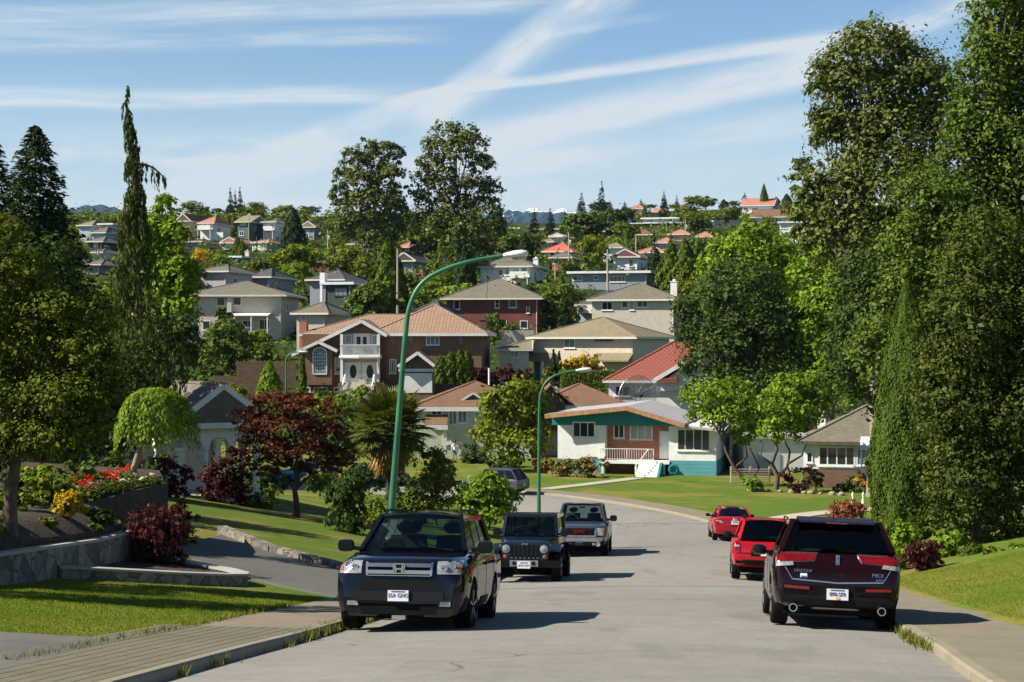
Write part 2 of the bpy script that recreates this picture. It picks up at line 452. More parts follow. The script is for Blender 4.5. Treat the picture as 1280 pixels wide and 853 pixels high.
def concrete_mat(name, col, joint=0.0, groove=0.0):
    t = NT(name); v = t.coord('Object')
    mid = t.noise(v, 0.9, 5, 0.7); fine = t.noise(v, 40, 3, 0.8); st = t.noise(v, 4, 5, 0.7)
    c = t.ramp(mid, [(0.25, tuple(x*0.74 for x in col)), (0.7, col)])
    c = t.mix(t.maprange(fine, 0.5, 0.75, 0, 0.4), c, tuple(x*1.3 for x in col))
    c = t.mix(t.maprange(st, 0.5, 0.8, 0, 0.5), c, tuple(x*0.6 for x in col))
    h = fine
    if joint or groove:
        uv = t.n('ShaderNodeSeparateXYZ'); t.l(t.coord('UV'), uv.inputs[0])
        if joint:
            fr = t.math('FRACT', t.math('DIVIDE', uv.outputs[1], joint))
            k = t.maprange(fr, 0.0, 0.018, 1, 0)
            c = t.mix(t.math('MULTIPLY', k, 0.8), c, tuple(x*0.3 for x in col))
        if groove:
            wob = t.math('ADD', uv.outputs[0], t.math('MULTIPLY', t.noise(v, 1.5, 3), 0.03))
            fr = t.math('FRACT', t.math('DIVIDE', wob, groove))
            k = t.math('MULTIPLY', t.maprange(fr, 0.0, 0.2, 1, 0, True), 1.0)
            k = t.math('ADD', k, t.maprange(fr, 0.85, 1.0, 0, 1), clamp=True)
            c = t.mix(t.math('MULTIPLY', k, t.maprange(st, 0.2, 0.6, 0.3, 0.8)), c, tuple(x*0.32 for x in col))
            h = t.math('SUBTRACT', h, t.math('MULTIPLY', k, 1.5))
    t.bsdf(c, 0.92, spec=0.2, bump=h, bstr=0.5, bdist=0.015)
    return t.mat
M['ground'] = ground_mat()
M['road'] = asphalt_mat('worn_grey_asphalt', 0.245)
M['drive'] = asphalt_mat('darker_driveway_asphalt', 0.13)
M['pad'] = asphalt_mat('old_gravelly_asphalt', 0.15)
M['concrete'] = concrete_mat('aged_concrete_pavement', (0.235, 0.205, 0.148), joint=1.5)
M['groove'] = concrete_mat('grooved_concrete_apron', (0.175, 0.155, 0.112), joint=4.2, groove=0.19)
M['kerbm'] = concrete_mat('kerb_concrete', (0.28, 0.25, 0.18), joint=3.0)
M['path'] = concrete_mat('garden_path_concrete', (0.46, 0.41, 0.31), joint=1.2)
M['soil'] = pm('dark_garden_soil', (0.055, 0.037, 0.024), 0.98, 0.3, 5, bump=1.0, bscale=20)

# ------------------------------------------------------------------ ground sheet
def axis_lines(pts):
    out = []
    for (a, b, st) in pts:
        n = max(1, int(round((b - a) / st)))
        out += [a + (b - a) * i / n for i in range(n)]
    out.append(pts[-1][1]); return np.array(out)
gx = axis_lines([(-12000,-2000,2000),(-2000,-400,200),(-400,-100,20),(-100,-34,3),(-34,34,0.5),(34,100,3),(100,400,20),(400,2000,200),(2000,12000,2000)])
gy = axis_lines([(-300,-20,20),(-20,10,2),(10,136,0.5),(136,180,2),(180,640,6),(640,2000,120),(2000,12000,2000)])
GX, GY = np.meshgrid(gx, gy)
zz = gz(GX.ravel(), GY.ravel()); oo = np.abs(road_off(GX.ravel(), GY.ravel()))
zz = np.where(oo < 5.35, BASE(GY.ravel()) - 0.3, np.where(oo < 6.0, zz - 0.05, zz))
nx, ny = len(gx), len(gy)
co = np.stack([GX.ravel(), GY.ravel(), zz], 1)
me = bpy.data.meshes.new('ground')
ii, jj = np.meshgrid(np.arange(ny-1), np.arange(nx-1), indexing='ij')
a0 = (ii*nx+jj).ravel()
faces = np.stack([a0, a0+1, a0+nx+1, a0+nx], 1)
me.vertices.add(len(co)); me.vertices.foreach_set('co', co.astype(np.float32).ravel())
me.loops.add(faces.size); me.loops.foreach_set('vertex_index', faces.astype(np.int32).ravel())
me.polygons.add(len(faces)); me.polygons.foreach_set('loop_start', np.arange(0, faces.size, 4, dtype=np.int32)); me.polygons.foreach_set('loop_total', np.full(len(faces), 4, dtype=np.int32))
me.update(calc_edges=True); me.materials.append(M['ground']); me.shade_smooth()
tag(link(bpy.data.objects.new('ground', me)), kind='structure')

def ribbon(name, offs, i0, i1, mat, drape=False, kind='structure', label=None, cat=None):
    """loft along the road's centre line; offs = list of (offset, height above road base)"""
    rows = []; us = []; dist = 0
    for i in range(i0, i1 + 1):
        c = CL[i]; nrm = (TAN[i][1], -TAN[i][0])
        if i > i0: dist += float(_len[i-1])
        r = []
        for o, h in offs:
            x, y = c[0] + nrm[0]*o, c[1] + nrm[1]*o
            z = (gz(float(x), float(y)) if drape else float(BASE(c[1]*0.5+y*0.5))) + h
            r.append((x, y, z))
        rows.append(r); us.append(dist)
    mb = MB(); mb.grid(rows)
    o = mb.build(name, mat, fix=False, uv=False)
    m_ = o.data; lay = m_.uv_layers.new(name='UVMap'); nc = len(offs)
    vals = np.zeros(len(m_.loops)*2, np.float32)
    for L in m_.loops:
        k = L.vertex_index; vals[L.index*2] = offs[k % nc][0]; vals[L.index*2+1] = us[k // nc]
    lay.data.foreach_set('uv', vals)
    m_.shade_smooth() if nc > 6 else None
    return tag(o, label, cat, kind=kind)
NCL = len(CL) - 1
crown = [(o, 0.09*(1-(o/4.2)**2)) for o in np.linspace(-4.2, 4.2, 13)]
ribbon('road', crown, 0, NCL, M['road'])
KERB = [(4.2, -0.02), (4.205, 0.10), (4.235, 0.128), (4.36, 0.132), (4.365, 0.10)]
ribbon('right_kerb', KERB, 0, NCL, M['kerbm'])
ribbon('left_kerb', [(-o, h) for o, h in KERB][::-1], 0, NCL, M['kerbm'])
ribbon('right_pavement', [(4.365, 0.126), (5.2, 0.132), (6.02, 0.138), (6.03, 0.02)], 0, NCL, M['concrete'])
iy = lambda y: int(np.argmin(np.abs(CL[:, 1] - y)))
ia, ib, ic = iy(23.2), iy(40), iy(95)
ribbon('grooved_crossing', [(-6.45, 0.16), (-5.2, 0.13), (-4.365, 0.126)], iy(5), ia, M['groove'])
ribbon('left_pavement', [(-6.02, 0.02), (-6.0, 0.142), (-5.2, 0.132), (-4.365, 0.126)], ia, ib, M['concrete'])
ribbon('grass_verge', [(-6.02, 0.02), (-6.0, 0.13), (-5.2, 0.14), (-4.365, 0.126)], ib, NCL, M['ground'])

def sheet(name, left, right, mat, dz=0.035, nc=8, nr=24, kind='structure', zf=None):
    """sheet draped over the ground between two polylines of (x, y)"""
    def samp(pl, t):
        pl = [Vector(p) for p in pl]
        ls = [(pl[i+1]-pl[i]).length for i in range(len(pl)-1)]; tot = sum(ls); d = t*tot
        for i, L in enumerate(ls):
            if d <= L or i == len(ls)-1: return pl[i].lerp(pl[i+1], min(1, d/L))
            d -= L
    rows = []
    for i in range(nr+1):
        a = samp(left, i/nr); b = samp(right, i/nr)
        rows.append([])
        for j in range(nc+1):
            p = a.lerp(b, j/nc); z = (zf or gz)(float(p.x), float(p.y)) + dz
            rows[-1].append((p.x, p.y, z))
    rows = [[(r[0][0], r[0][1], r[0][2]-.35)]+r+[(r[-1][0], r[-1][1], r[-1][2]-.35)] for r in rows]     # turned-down edges
    mb = MB(); mb.grid(rows)
    o = mb.build(name, mat, fix=False); o.data.shade_smooth(); o.data.set_sharp_from_angle(angle=R(40))
    return tag(o, kind=kind)
# driveway climbing left behind the first parked car, and its neighbour's asphalt pad in the corner
sheet('driveway', [(-2.75, 33.0), (-4.9, 35.2), (-6.6, 37.4), (-8.6, 42)], [(-1.6, 40.0), (-3.9, 42.2), (-6.3, 44.8), (-8.3, 48.5)], M['drive'], 0.05, 16, 30)
sheet('asphalt_pad', [(-14, 13), (-14, 19.5)], [(-5.62, 13), (-4.55, 21.3)], M['pad'], 0.05, 14, 14)
# front walk of the white house across the valley and the path in front of the grey roofed one
sheet('garden_path', [(1.6, 112.4), (4.5, 117), (8.5, 123.4)], [(2.6, 111.7), (5.6, 116.3), (9.9, 123.2)], M['path'], 0.05, 4, 30)
sheet('front_walk', [(11.9, 84), (13.6, 88.6), (20.5, 96)], [(12.4, 82.2), (14.6, 86.8), (21, 93.6)], M['path'], 0.05, 4, 30)
sheet('side_driveway', [(10.6, 63.5), (16, 66.5)], [(10.2, 60.5), (16, 63.5)], M['path'], 0.05, 4, 20)

# ------------------------------------------------------------------ mountains
def mountains():
    prof = interp([-1500,-700,-200,40,80,105,130,150,165,230,420,560,610,640,652,668,690,705,730,760,800,900,1300,2400],
                  [330,300,285,276,268,259.5,257,262,272,288,286,281,269,263.5,265,262,266,263,268,273,284,292,296,330])
    d = 9000.0; rows = []
    pxs = np.arange(-1500, 2400, 6.0); r2 = np.random.default_rng(4)
    ny_ = 26
    for j in range(ny_):
        t = j/(ny_-1); yy = d - 3600*(1-t); row = []
        for px in pxs:
            x = (px-640)/F*d
            top = (426.5-float(prof(px)))/F*d
            n = math.sin(px*0.09+j*0.9)*0.5 + math.sin(px*0.047-j*0.6+2)*0.6 + math.sin(px*0.21+j*1.7)*0.25
            z = -60 + (top+60)*(t**0.8) + n*60*(t*(1-t))*3.2 + (r2.random()-0.5)*(26 if t > 0.9 else 60)*t
            row.append((x, yy, z))
        rows.append(row)
    back = [(p[0]*1.0, p[1]+2500, -80) for p in rows[-1]]
    rows.append(back)
    mb = MB(); mb.grid(rows)
    t = NT('haze_blue_forested_rock_with_snow'); v = t.coord('Object')
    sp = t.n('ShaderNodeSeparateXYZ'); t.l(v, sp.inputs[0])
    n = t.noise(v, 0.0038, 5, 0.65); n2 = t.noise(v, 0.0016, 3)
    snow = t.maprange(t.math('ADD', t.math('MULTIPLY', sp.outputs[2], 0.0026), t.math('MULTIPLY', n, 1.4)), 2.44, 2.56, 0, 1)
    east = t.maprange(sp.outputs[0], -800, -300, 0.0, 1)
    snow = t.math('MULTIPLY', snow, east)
    rock = t.ramp(n2, [(0.3, (0.008, 0.022, 0.034)), (0.7, (0.018, 0.036, 0.052))])  # blue of distant haze painted into the dark forest and rock colour
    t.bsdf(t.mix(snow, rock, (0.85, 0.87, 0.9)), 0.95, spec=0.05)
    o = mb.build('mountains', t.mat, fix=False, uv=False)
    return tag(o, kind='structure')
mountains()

# ------------------------------------------------------------------ air
mb = MB(); mb.box(-12500, 12500, -420, 12800, -90, 900)
hz = mb.build('haze', pm('haze_air', (0.5, 0.5, 0.5)), uv=False); t = NT('thin_blue_air'); t.t.nodes.remove(t.t.nodes['Principled BSDF']) if 'Principled BSDF' in t.t.nodes else None
pv = t.n('ShaderNodeVolumePrincipled'); pv.inputs['Color'].default_value = (0.42, 0.68, 1.0, 1); pv.inputs['Density'].default_value = 0.00003; pv.inputs['Anisotropy'].default_value = 0.0
t.l(pv.outputs[0], t.out.inputs['Volume']); hz.data.materials.clear(); hz.data.materials.append(t.mat); tag(hz, kind='stuff')
# ------------------------------------------------------------------ light
SUN_EL, SUN_AZ = R(40), R(180 + 77)      # azimuth clockwise from +Y: low on the left and a little behind the camera
sd = Vector((math.sin(SUN_AZ)*math.cos(SUN_EL), math.cos(SUN_AZ)*math.cos(SUN_EL), math.sin(SUN_EL)))
sun = bpy.data.lights.new('sun', 'SUN'); sun.energy = 5.0; sun.angle = R(0.53); sun.color = (1.0, 0.92, 0.79)
so = bpy.data.objects.new('sun', sun); so.rotation_euler = sd.to_track_quat('Z', 'Y').to_euler(); so.location = (-60, -30, 80); link(so)

world = bpy.data.worlds.new('World'); scene.world = world; world.use_nodes = True
class WN(NT):
    def __init__(s, w):
        s.t = w.node_tree; s.t.nodes.clear(); s.out = s.n('ShaderNodeOutputWorld')
w = WN(world)
sky = w.n('ShaderNodeTexSky', sky_type='NISHITA'); sky.sun_disc = False
sky.sun_elevation = SUN_EL; sky.sun_rotation = SUN_AZ
sky.altitude = 100; sky.air_density = 1.0; sky.dust_density = 0.35; sky.ozone_density = 2.2
tc = w.n('ShaderNodeTexCoord'); sx = w.n('ShaderNodeSeparateXYZ'); w.l(tc.outputs['Generated'], sx.inputs[0])
az = w.math('ARCTAN2', sx.outputs[0], sx.outputs[1]); el = w.math('ARCSINE', sx.outputs[2])
cb = w.n('ShaderNodeCombineXYZ'); w.l(az, cb.inputs[0]); w.l(el, cb.inputs[1])
ang = cb.outputs[0]
wn = w.n('ShaderNodeTexNoise'); wn.inputs['Scale'].default_value = 9; wn.inputs['Detail'].default_value = 5; w.l(ang, wn.inputs['Vector'])
wc = w.n('ShaderNodeSeparateXYZ'); w.l(wn.outputs['Color'], wc.inputs[0])
wob = w.math('SUBTRACT', wc.outputs[0], 0.5)
total = None
def streak(p, q, w0, w1, amp, seed, fib=0.6, flen=7.0, fac=300, wobble=0.010):
    """a cirrus streak between two directions given as (azimuth, elevation) in radians"""
    global total
    dx, dy = q[0]-p[0], q[1]-p[1]; L = math.hypot(dx, dy); ux, uy = dx/L, dy/L
    rx = w.math('SUBTRACT', az, p[0]); ry = w.math('SUBTRACT', el, p[1])
    s_ = w.math('DIVIDE', w.math('ADD', w.math('MULTIPLY', rx, ux), w.math('MULTIPLY', ry, uy)), L)
    n_ = w.math('SUBTRACT', w.math('MULTIPLY', ry, ux), w.math('MULTIPLY', rx, uy))
    n_ = w.math('ADD', n_, w.math('MULTIPLY', wob, wobble))
    cv = w.n('ShaderNodeCombineXYZ'); w.l(w.math('MULTIPLY', s_, flen), cv.inputs[0]); w.l(w.math('MULTIPLY', n_, fac), cv.inputs[1]); cv.inputs[2].default_value = seed
    fn = w.noise(cv.outputs[0], 1.0, 6, 0.62)
    wid = w.math('ADD', w0, w.math('MULTIPLY', s_, w1 - w0))
    q_ = w.math('DIVIDE', n_, wid); q_ = w.math('MAXIMUM', q_, w.math('MULTIPLY', q_, -1.7))   # softer above, crisper below
    g = w.maprange(q_, 0.12, 1.0, 1, 0)
    ends = w.math('MULTIPLY', w.maprange(s_, -0.03, 0.12, 0, 1), w.maprange(s_, 0.85, 1.05, 1, 0))
    f = w.maprange(fn, 0.34, 0.68, 1 - min(.95, fib*1.35+.12), 1.15)
    r = w.math('MULTIPLY', w.math('MULTIPLY', g, ends), w.math('MULTIPLY', f, amp))
    total = r if total is None else w.math('ADD', total, r)
A = lambda px, py: ((px-640)/F, (426.5-py)/F)
streak(A(800, -40), A(505, 160), 0.024, 0.018, 0.85, 1.0, 0.25, 4, 70, 0.012)
streak(A(560, 112), A(180, 262), 0.010, 0.040, 0.70, 2.0, 0.35, 4, 80, 0.014)
streak(A(-160, 78), A(560, 52), 0.016, 0.010, 0.50, 3.0, 0.5, 3, 120)
streak(A(-40, 48), A(720, 2), 0.013, 0.018, 0.70, 4.0, 0.4, 3, 120)
streak(A(-260, 152), A(540, 124), 0.014, 0.009, 0.72, 5.0, 0.35, 3, 120)
streak(A(500, 124), A(1130, 50), 0.004, 0.011, 0.85, 6.0, 0.15, 4, 110, 0.005)
streak(A(540, 196), A(1080, 82), 0.016, 0.024, 0.88, 7.0, 0.2, 4, 90, 0.007)
streak(A(980, 96), A(1360, -20), 0.012, 0.026, 0.7, 8.0, 0.45, 4, 110)
streak(A(600, 215), A(1150, 145), 0.016, 0.022, 0.40, 9.0, 0.4, 4, 90)
streak(A(60, 208), A(430, 196), 0.012, 0.024, 0.45, 10.0, 0.6, 4, 120)
streak(A(660, 52), A(840, 28), 0.004, 0.006, 0.25, 12.0, 0.4, 4, 110)
streak(A(200, 300), A(760, 205), 0.03, 0.05, 0.45, 13.0, 0.5, 4, 80)
# thin veil everywhere and brighter haze towards the horizon
cv = w.n('ShaderNodeCombineXYZ'); w.l(w.math('MULTIPLY', az, 6), cv.inputs[0]); w.l(w.math('MULTIPLY', w.math('ADD', el, w.math('MULTIPLY', az, -0.07)), 60), cv.inputs[1])
veil = w.noise(cv.outputs[0], 1.0, 6, 0.6)
low = w.maprange(el, 0.05, 0.175, 0.98, 0.07)
total = w.math('ADD', total, w.math('MULTIPLY', w.maprange(veil, 0.30, 0.75, 0.5, 1.0), low))
high = w.maprange(el, 0.3, 0.6, 1, 0)      # the sky high overhead stays clear
total = w.math('MULTIPLY', w.math('MINIMUM', total, 0.92), high)
hs = w.n('ShaderNodeHueSaturation'); hs.inputs['Saturation'].default_value = 1.2; hs.inputs['Value'].default_value = 0.93; w.l(sky.outputs[0], hs.inputs['Color'])
deep = w.maprange(el, 0.32, 0.75, 1.0, 0.45)     # deeper blue overhead, dimmed above the view to cut the fill light
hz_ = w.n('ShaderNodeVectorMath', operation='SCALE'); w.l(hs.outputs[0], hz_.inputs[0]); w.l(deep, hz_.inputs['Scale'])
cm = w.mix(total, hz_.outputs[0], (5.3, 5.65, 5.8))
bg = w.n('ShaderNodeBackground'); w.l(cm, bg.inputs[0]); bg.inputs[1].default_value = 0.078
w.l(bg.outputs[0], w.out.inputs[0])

# ------------------------------------------------------------------ camera, view
cam = bpy.data.cameras.new('camera'); cam.sensor_width = 36; cam.lens = 36*F/1280; cam.clip_end = 40000; cam.clip_start = 0.3
camo = bpy.data.objects.new('camera', cam); camo.location = (0, 0, 0); camo.rotation_euler = (R(90), 0, 0); link(camo); scene.camera = camo
vs = scene.view_settings; scene.display_settings.display_device = 'sRGB'
vs.view_transform = 'Standard'; vs.look = 'None'; vs.gamma = 1.0; vs.exposure = 0.88; vs.use_curve_mapping = False
scene.cycles.max_bounces = 6; scene.cycles.diffuse_bounces = 2; scene.cycles.glossy_bounces = 3
scene.cycles.transparent_max_bounces = 8; scene.cycles.transmission_bounces = 4; scene.cycles.volume_bounces = 0
scene.cycles.use_denoising = True; scene.cycles.caustics_reflective = False; scene.cycles.caustics_refractive = False
scene.cycles.sample_clamp_indirect = 6.0
# ------------------------------------------------------------------ house building kit
def window(root, c, w, h, face='S', glass='glass', mull=1, trans=0, frame='trim', fw=0.09, name='window', sill=True, arch=False):
    """a framed window on a wall; c = centre on the wall surface in house coordinates"""
    mb = MB(); gl = MB(); fwx = min(fw, w*0.2)
    n = 0.06
    def bx(m, u0, u1, z0, z1, d0, d1):
        if face == 'S': m.box(c[0]+u0, c[0]+u1, c[1]-d1, c[1]-d0, c[2]+z0, c[2]+z1)
        elif face == 'E': m.box(c[0]+d0, c[0]+d1, c[1]+u0, c[1]+u1, c[2]+z0, c[2]+z1)
        else: m.box(c[0]-d1, c[0]-d0, c[1]+u0, c[1]+u1, c[2]+z0, c[2]+z1)
    bx(mb, -w/2, w/2, h/2-fwx, h/2, -.02, n); bx(mb, -w/2, w/2, -h/2, -h/2+fwx, -.02, n)
    bx(mb, -w/2, -w/2+fwx, -h/2+fwx, h/2-fwx, -.02, n); bx(mb, w/2-fwx, w/2, -h/2+fwx, h/2-fwx, -.02, n)
    if sill: bx(mb, -w/2-.06, w/2+.06, -h/2-.07, -h/2, -.02, n+.05)
    for i in range(mull):
        x = -w/2 + w*(i+1)/(mull+1); bx(mb, x-fwx*.35, x+fwx*.35, -h/2+fwx, h/2-fwx, .0, n-.012)
    for i in range(trans):
        z = -h/2 + h*(i+1)/(trans+1); bx(mb, -w/2+fwx, w/2-fwx, z-fwx*.3, z+fwx*.3, .0, n-.016)
    o = mb.build(name, M[frame], root, fix=False, uv=False)
    bx(gl, -w/2+fwx*.6, w/2-fwx*.6, -h/2+fwx*.6, h/2-fwx*.6, -.015, .022)
    gl.build('pane', M[glass], o, fix=False, uv=False)
    return o

def hip_roof(root, x0, x1, y0, y1, z, rise, over=0.5, mat='r_grey', fascia='cream', th=0.2, hipl=True, hipr=True, axis='x', name='roof'):
    """hip or gable roof over the rectangle; ridge along axis; hipl / hipr False gives a gable at that end"""
    x0 -= over; x1 += over; y0 -= over; y1 += over
    if axis == 'x': run = (y1-y0)/2; a0, a1 = x0+(run if hipl else 0), x1-(run if hipr else 0)
    else: run = (x1-x0)/2; a0, a1 = y0+(run if hipl else 0), y1-(run if hipr else 0)
    if a1 < a0: a0 = a1 = (a0+a1)/2
    if axis == 'x': r0, r1 = (a0, (y0+y1)/2, z+rise), (a1, (y0+y1)/2, z+rise)
    else: r0, r1 = ((x0+x1)/2, a0, z+rise), ((x0+x1)/2, a1, z+rise)
    A, B, C, D = (x0,y0,z), (x1,y0,z), (x1,y1,z), (x0,y1,z)
    mb = MB(); up = 0.03
    U = lambda p: (p[0], p[1], p[2]+up)
    v = [U(A),U(B),U(C),U(D),U(r0),U(r1)]
    if axis == 'x': fc = [(0,1,5,4),(1,2,5),(2,3,4,5),(3,0,4)]
    else: fc = [(0,1,4),(1,2,5,4),(2,3,5),(3,0,4,5)]
    same = (Vector(r0)-Vector(r1)).length < 1e-6
    if same:
        fc = [tuple(i if i != 5 else 4 for i in f) for f in fc]; fc = [tuple(dict.fromkeys(f)) for f in fc]
    for f in fc: mb.poly([v[i] for i in f])
    o = mb.build(name, M[mat], root, fix=False)
    o.data.flip_normals() if o.data.polygons[0].normal.z < 0 else None
    fb = MB(); t = 0.05
    fb.box(x0-t, x1+t, y0-t, y0+.02, z-th, z+.02); fb.box(x0-t, x1+t, y1-.02, y1+t, z-th, z+.02)
    fb.box(x0-t, x0+.02, y0+.02, y1-.02, z-th, z+.02); fb.box(x1-.02, x1+t, y0+.02, y1-.02, z-th, z+.02)
    fb.box(x0+.02, x1-.02, y0+.02, y1-.02, z-th*.6, z-.01)
    if axis == 'x':
        for e, hip in ((x0, hipl), (x1, hipr)):
            if not hip:
                for ya in (y0, y1): fb.bar((e, ya, z-.06), (e, (y0+y1)/2, z+rise-.06), .07, .22)
    else:
        for e, hip in ((y0, hipl), (y1, hipr)):
            if not hip:
                for xa in (x0, x1): fb.bar((xa, e, z-.06), ((x0+x1)/2, e, z+rise-.06), .07, .22)
    fb.build('fascia', M[fascia], o, fix=False, uv=False)
    # ridge and hip caps
    cp = MB()
    if not same: cp.bar(U(r0), U(r1), .26, .1)
    ends = []
    if axis == 'x': ends = ([(A, r0), (D, r0)] if hipl else []) + ([(B, r1), (C, r1)] if hipr else [])
    else: ends = ([(A, r0), (B, r0)] if hipl else []) + ([(C, r1), (D, r1)] if hipr else [])
    for p, q in ends: cp.bar(U(p), U(q), .24, .09)
    if cp.v: cp.build('ridge_cap', M[mat], o, fix=False)
    return o

def chimney(roof, x, y, z0, z1, w=0.7, mat='redbrick', dep=None):
    mb = MB(); d = dep or w
    mb.box(x-w/2, x+w/2, y-d/2, y+d/2, z0, z1); mb.box(x-w/2-.06, x+w/2+.06, y-d/2-.06, y+d/2+.06, z1, z1+.1)
    mb.box(x-w*.2, x+w*.2, y-d*.2, y+d*.2, z1+.1, z1+.35)
    return mb.build('chimney', M[mat], roof)

class House:
    def __init__(s, name, label, px0, px1, base, eave, ridge, depth, d=None, yaw=0.0, over=0.5, cat='house', group=None):
        xm = (px0+px1)/2
        s.d = d or ground_d(xm, base)
        k = s.k = s.d / F
        s.w = (px1-px0)*k - 2*over; s.dep = depth; s.over = over
        s.X = (xm-640)*k
        s.yaw = yaw; ca = math.cos(yaw); sa = math.sin(yaw); cy = s.d + ca*depth/2
        ae = abs(yaw + math.atan2(xm-640, F)); span = (px1-px0)*cy/F; tot = depth+2*over     # how much of the end wall is seen too
        s.w = max(3.0, (span - tot*math.sin(ae))/math.cos(ae) - 2*over)
        cx = (xm-640)/F*cy; s.cx, s.cy = cx, cy
        s.Z = (426.5-base)*k
        s.root = empty(name, (cx, cy, s.Z), yaw, label, cat, group)
        s.fy = -depth/2
        s.eave = (base-eave)*k
        s.rise = max(0.25, (426.5-ridge)/F*(s.d+depth/2) - (426.5-eave)*k)
        s.xm = xm; s.base = base
    def x(s, px):
        q = (px-640)/F; ca, sa = math.cos(s.yaw), math.sin(s.yaw)
        return (q*(s.cy+s.fy*ca)-s.cx+s.fy*sa)/(ca-q*sa)
    def z(s, py): return (s.base - py)*s.k
    def walls(s, mat, x0=None, x1=None, y0=None, y1=None, z0=-2.5, z1=None, name='wall'):
        mb = MB()
        mb.box(-s.w/2 if x0 is None else x0, s.w/2 if x1 is None else x1, s.fy if y0 is None else y0, s.dep/2 if y1 is None else y1, z0, (s.eave-.05) if z1 is None else z1)
        return mb.build(name, M[mat], s.root)
    def win(s, px, py, w, h, y=None, **kw):
        if abs(s.x(px))+w*s.k/2 > s.w/2-.1 and y is None: return None
        return window(s.root, (s.x(px), s.fy if y is None else y, s.z(py)), w*s.k, h*s.k, **kw)
    def gable_wall(s, mat, x0, x1, y, z, rise, axis='y', th=.12):
        mb = MB(); mb.prism([(x0, y, z), (x1, y, z), ((x0+x1)/2, y, z+rise)], (0, th, 0))
        return mb.build('gable', M[mat], s.root)

HILL = 'houses up the far hillside'; _hr = random.Random(8)
def hill_house(name, label, px0, px1, base, eave, ridge, depth=9, wall='white', roof='r_grey', kind='hip', wins=(), glass='glass_blue', chim=None, yaw=R(-14), over=0.55, d=None, fascia='cream', second=None, deck=None, extra=None):
    h = House(name, label, px0, px1, base, eave, ridge, depth, d, yaw, over, group=HILL)
    h.walls(wall)
    if kind == 'flat':
        mb = MB(); o_ = h.over
        mb.box(-h.w/2-o_, h.w/2+o_, h.fy-o_, h.dep/2+o_, h.eave-.06, h.eave+.28)
        rf = mb.build('roof', M[roof], h.root); h.rise = .28
    elif kind == 'hip': rf = hip_roof(h.root, -h.w/2, h.w/2, h.fy, h.dep/2, h.eave, h.rise, over, roof, fascia)
    elif kind == 'side':  # ridge runs left to right, gables at the ends
        rf = hip_roof(h.root, -h.w/2, h.w/2, h.fy, h.dep/2, h.eave, h.rise, over, roof, fascia, hipl=False, hipr=False)
        for e in (-h.w/2, h.w/2-.12):
            mb = MB(); mb.prism([(e, h.fy, h.eave-.06), (e, h.dep/2, h.eave-.06), (e, 0, h.eave+h.rise*.93)], (.12, 0, 0)); mb.build('gable', M[wall], h.root)
    else:                 # gable towards the street
        rise = (eave-ridge)*h.k
        h.rise = rise
        rf = hip_roof(h.root, -h.w/2, h.w/2, h.fy, h.dep/2, h.eave, rise, over, roof, fascia, hipl=False, hipr=False, axis='y')
        h.gable_wall(wall, -h.w/2, h.w/2, h.fy+.003, h.eave-.06, rise*.93)
    for q in wins:
        px, py, w, hh = q[:4]; kw = q[4] if len(q) > 4 else {}
        h.win(px, py, w, hh, **dict(dict(glass=glass if glass == 'glass' else _hr.choice(['glass', 'glass_blue', 'glass_blue', 'glass_pale']), mull=1 if w*h.k > 1.1 else 0), **kw))
    # windows on the right end, seen in the shade
    window(h.root, (h.w/2, h.fy*.35, h.eave-1.4), 1.2, 1.1, 'E', glass='glass')
    dp = MB(); dp.tube([(h.w/2-.12, h.fy-.06, -1), (h.w/2-.12, h.fy-.06, h.eave-.1)], .045, 6); dp.build('downpipe', M[fascia], h.root, uv=False)
    if kind in ('hip', 'side'):
        vt = MB(); a_ = _hr.uniform(-.25, .25)*h.w; yv = h.fy*.45; zv = h.eave+h.rise*.55; vt.tube([(a_, yv, zv-.3), (a_, yv, zv+.45)], .07, 6); vt.build('vent_pipe', M['steel'], rf, uv=False)
        if h.w > 7: sk = MB(); b_ = a_+1.6; sl = h.rise/(h.dep/2+h.over); sk.prism([(b_-.4, yv-.4, zv-.05-.4*sl), (b_+.4, yv-.4, zv-.05-.4*sl), (b_+.4, yv+.4, zv-.05+.4*sl), (b_-.4, yv+.4, zv-.05+.4*sl)], (0,0,.16)); sk.build('skylight', M[_hr.choice(['glass_blue','black','trim'])], rf, uv=False)
    if chim:
        px, ztop, m = chim; chimney(rf, max(-h.w/2+.5, min(h.w/2-.5, h.x(px))), 0.8, h.eave, h.z(ztop), .8, m)
    if deck:
        py, a, b = deck[:3]
        mb = MB(); x0, x1 = max(-h.w/2, h.x(a)), min(h.w/2, h.x(b)); z = h.z(py)
        mb.box(x0, x1, h.fy-1.6, h.fy, z-.2, z)
        dk = mb.build('balcony', M['trim'], h.root)
        rb = MB(); rb.box(x0, x1, h.fy-1.6, h.fy-1.55, z, z+.85)
        for xx in (x0+.06, x1-.06): rb.box(xx-.06, xx+.06, h.fy-1.54, h.fy-1.42, -2, z-.2)
        rb.build('railing', M[deck[3] if len(deck) > 3 else 'trim'], dk)
    return h

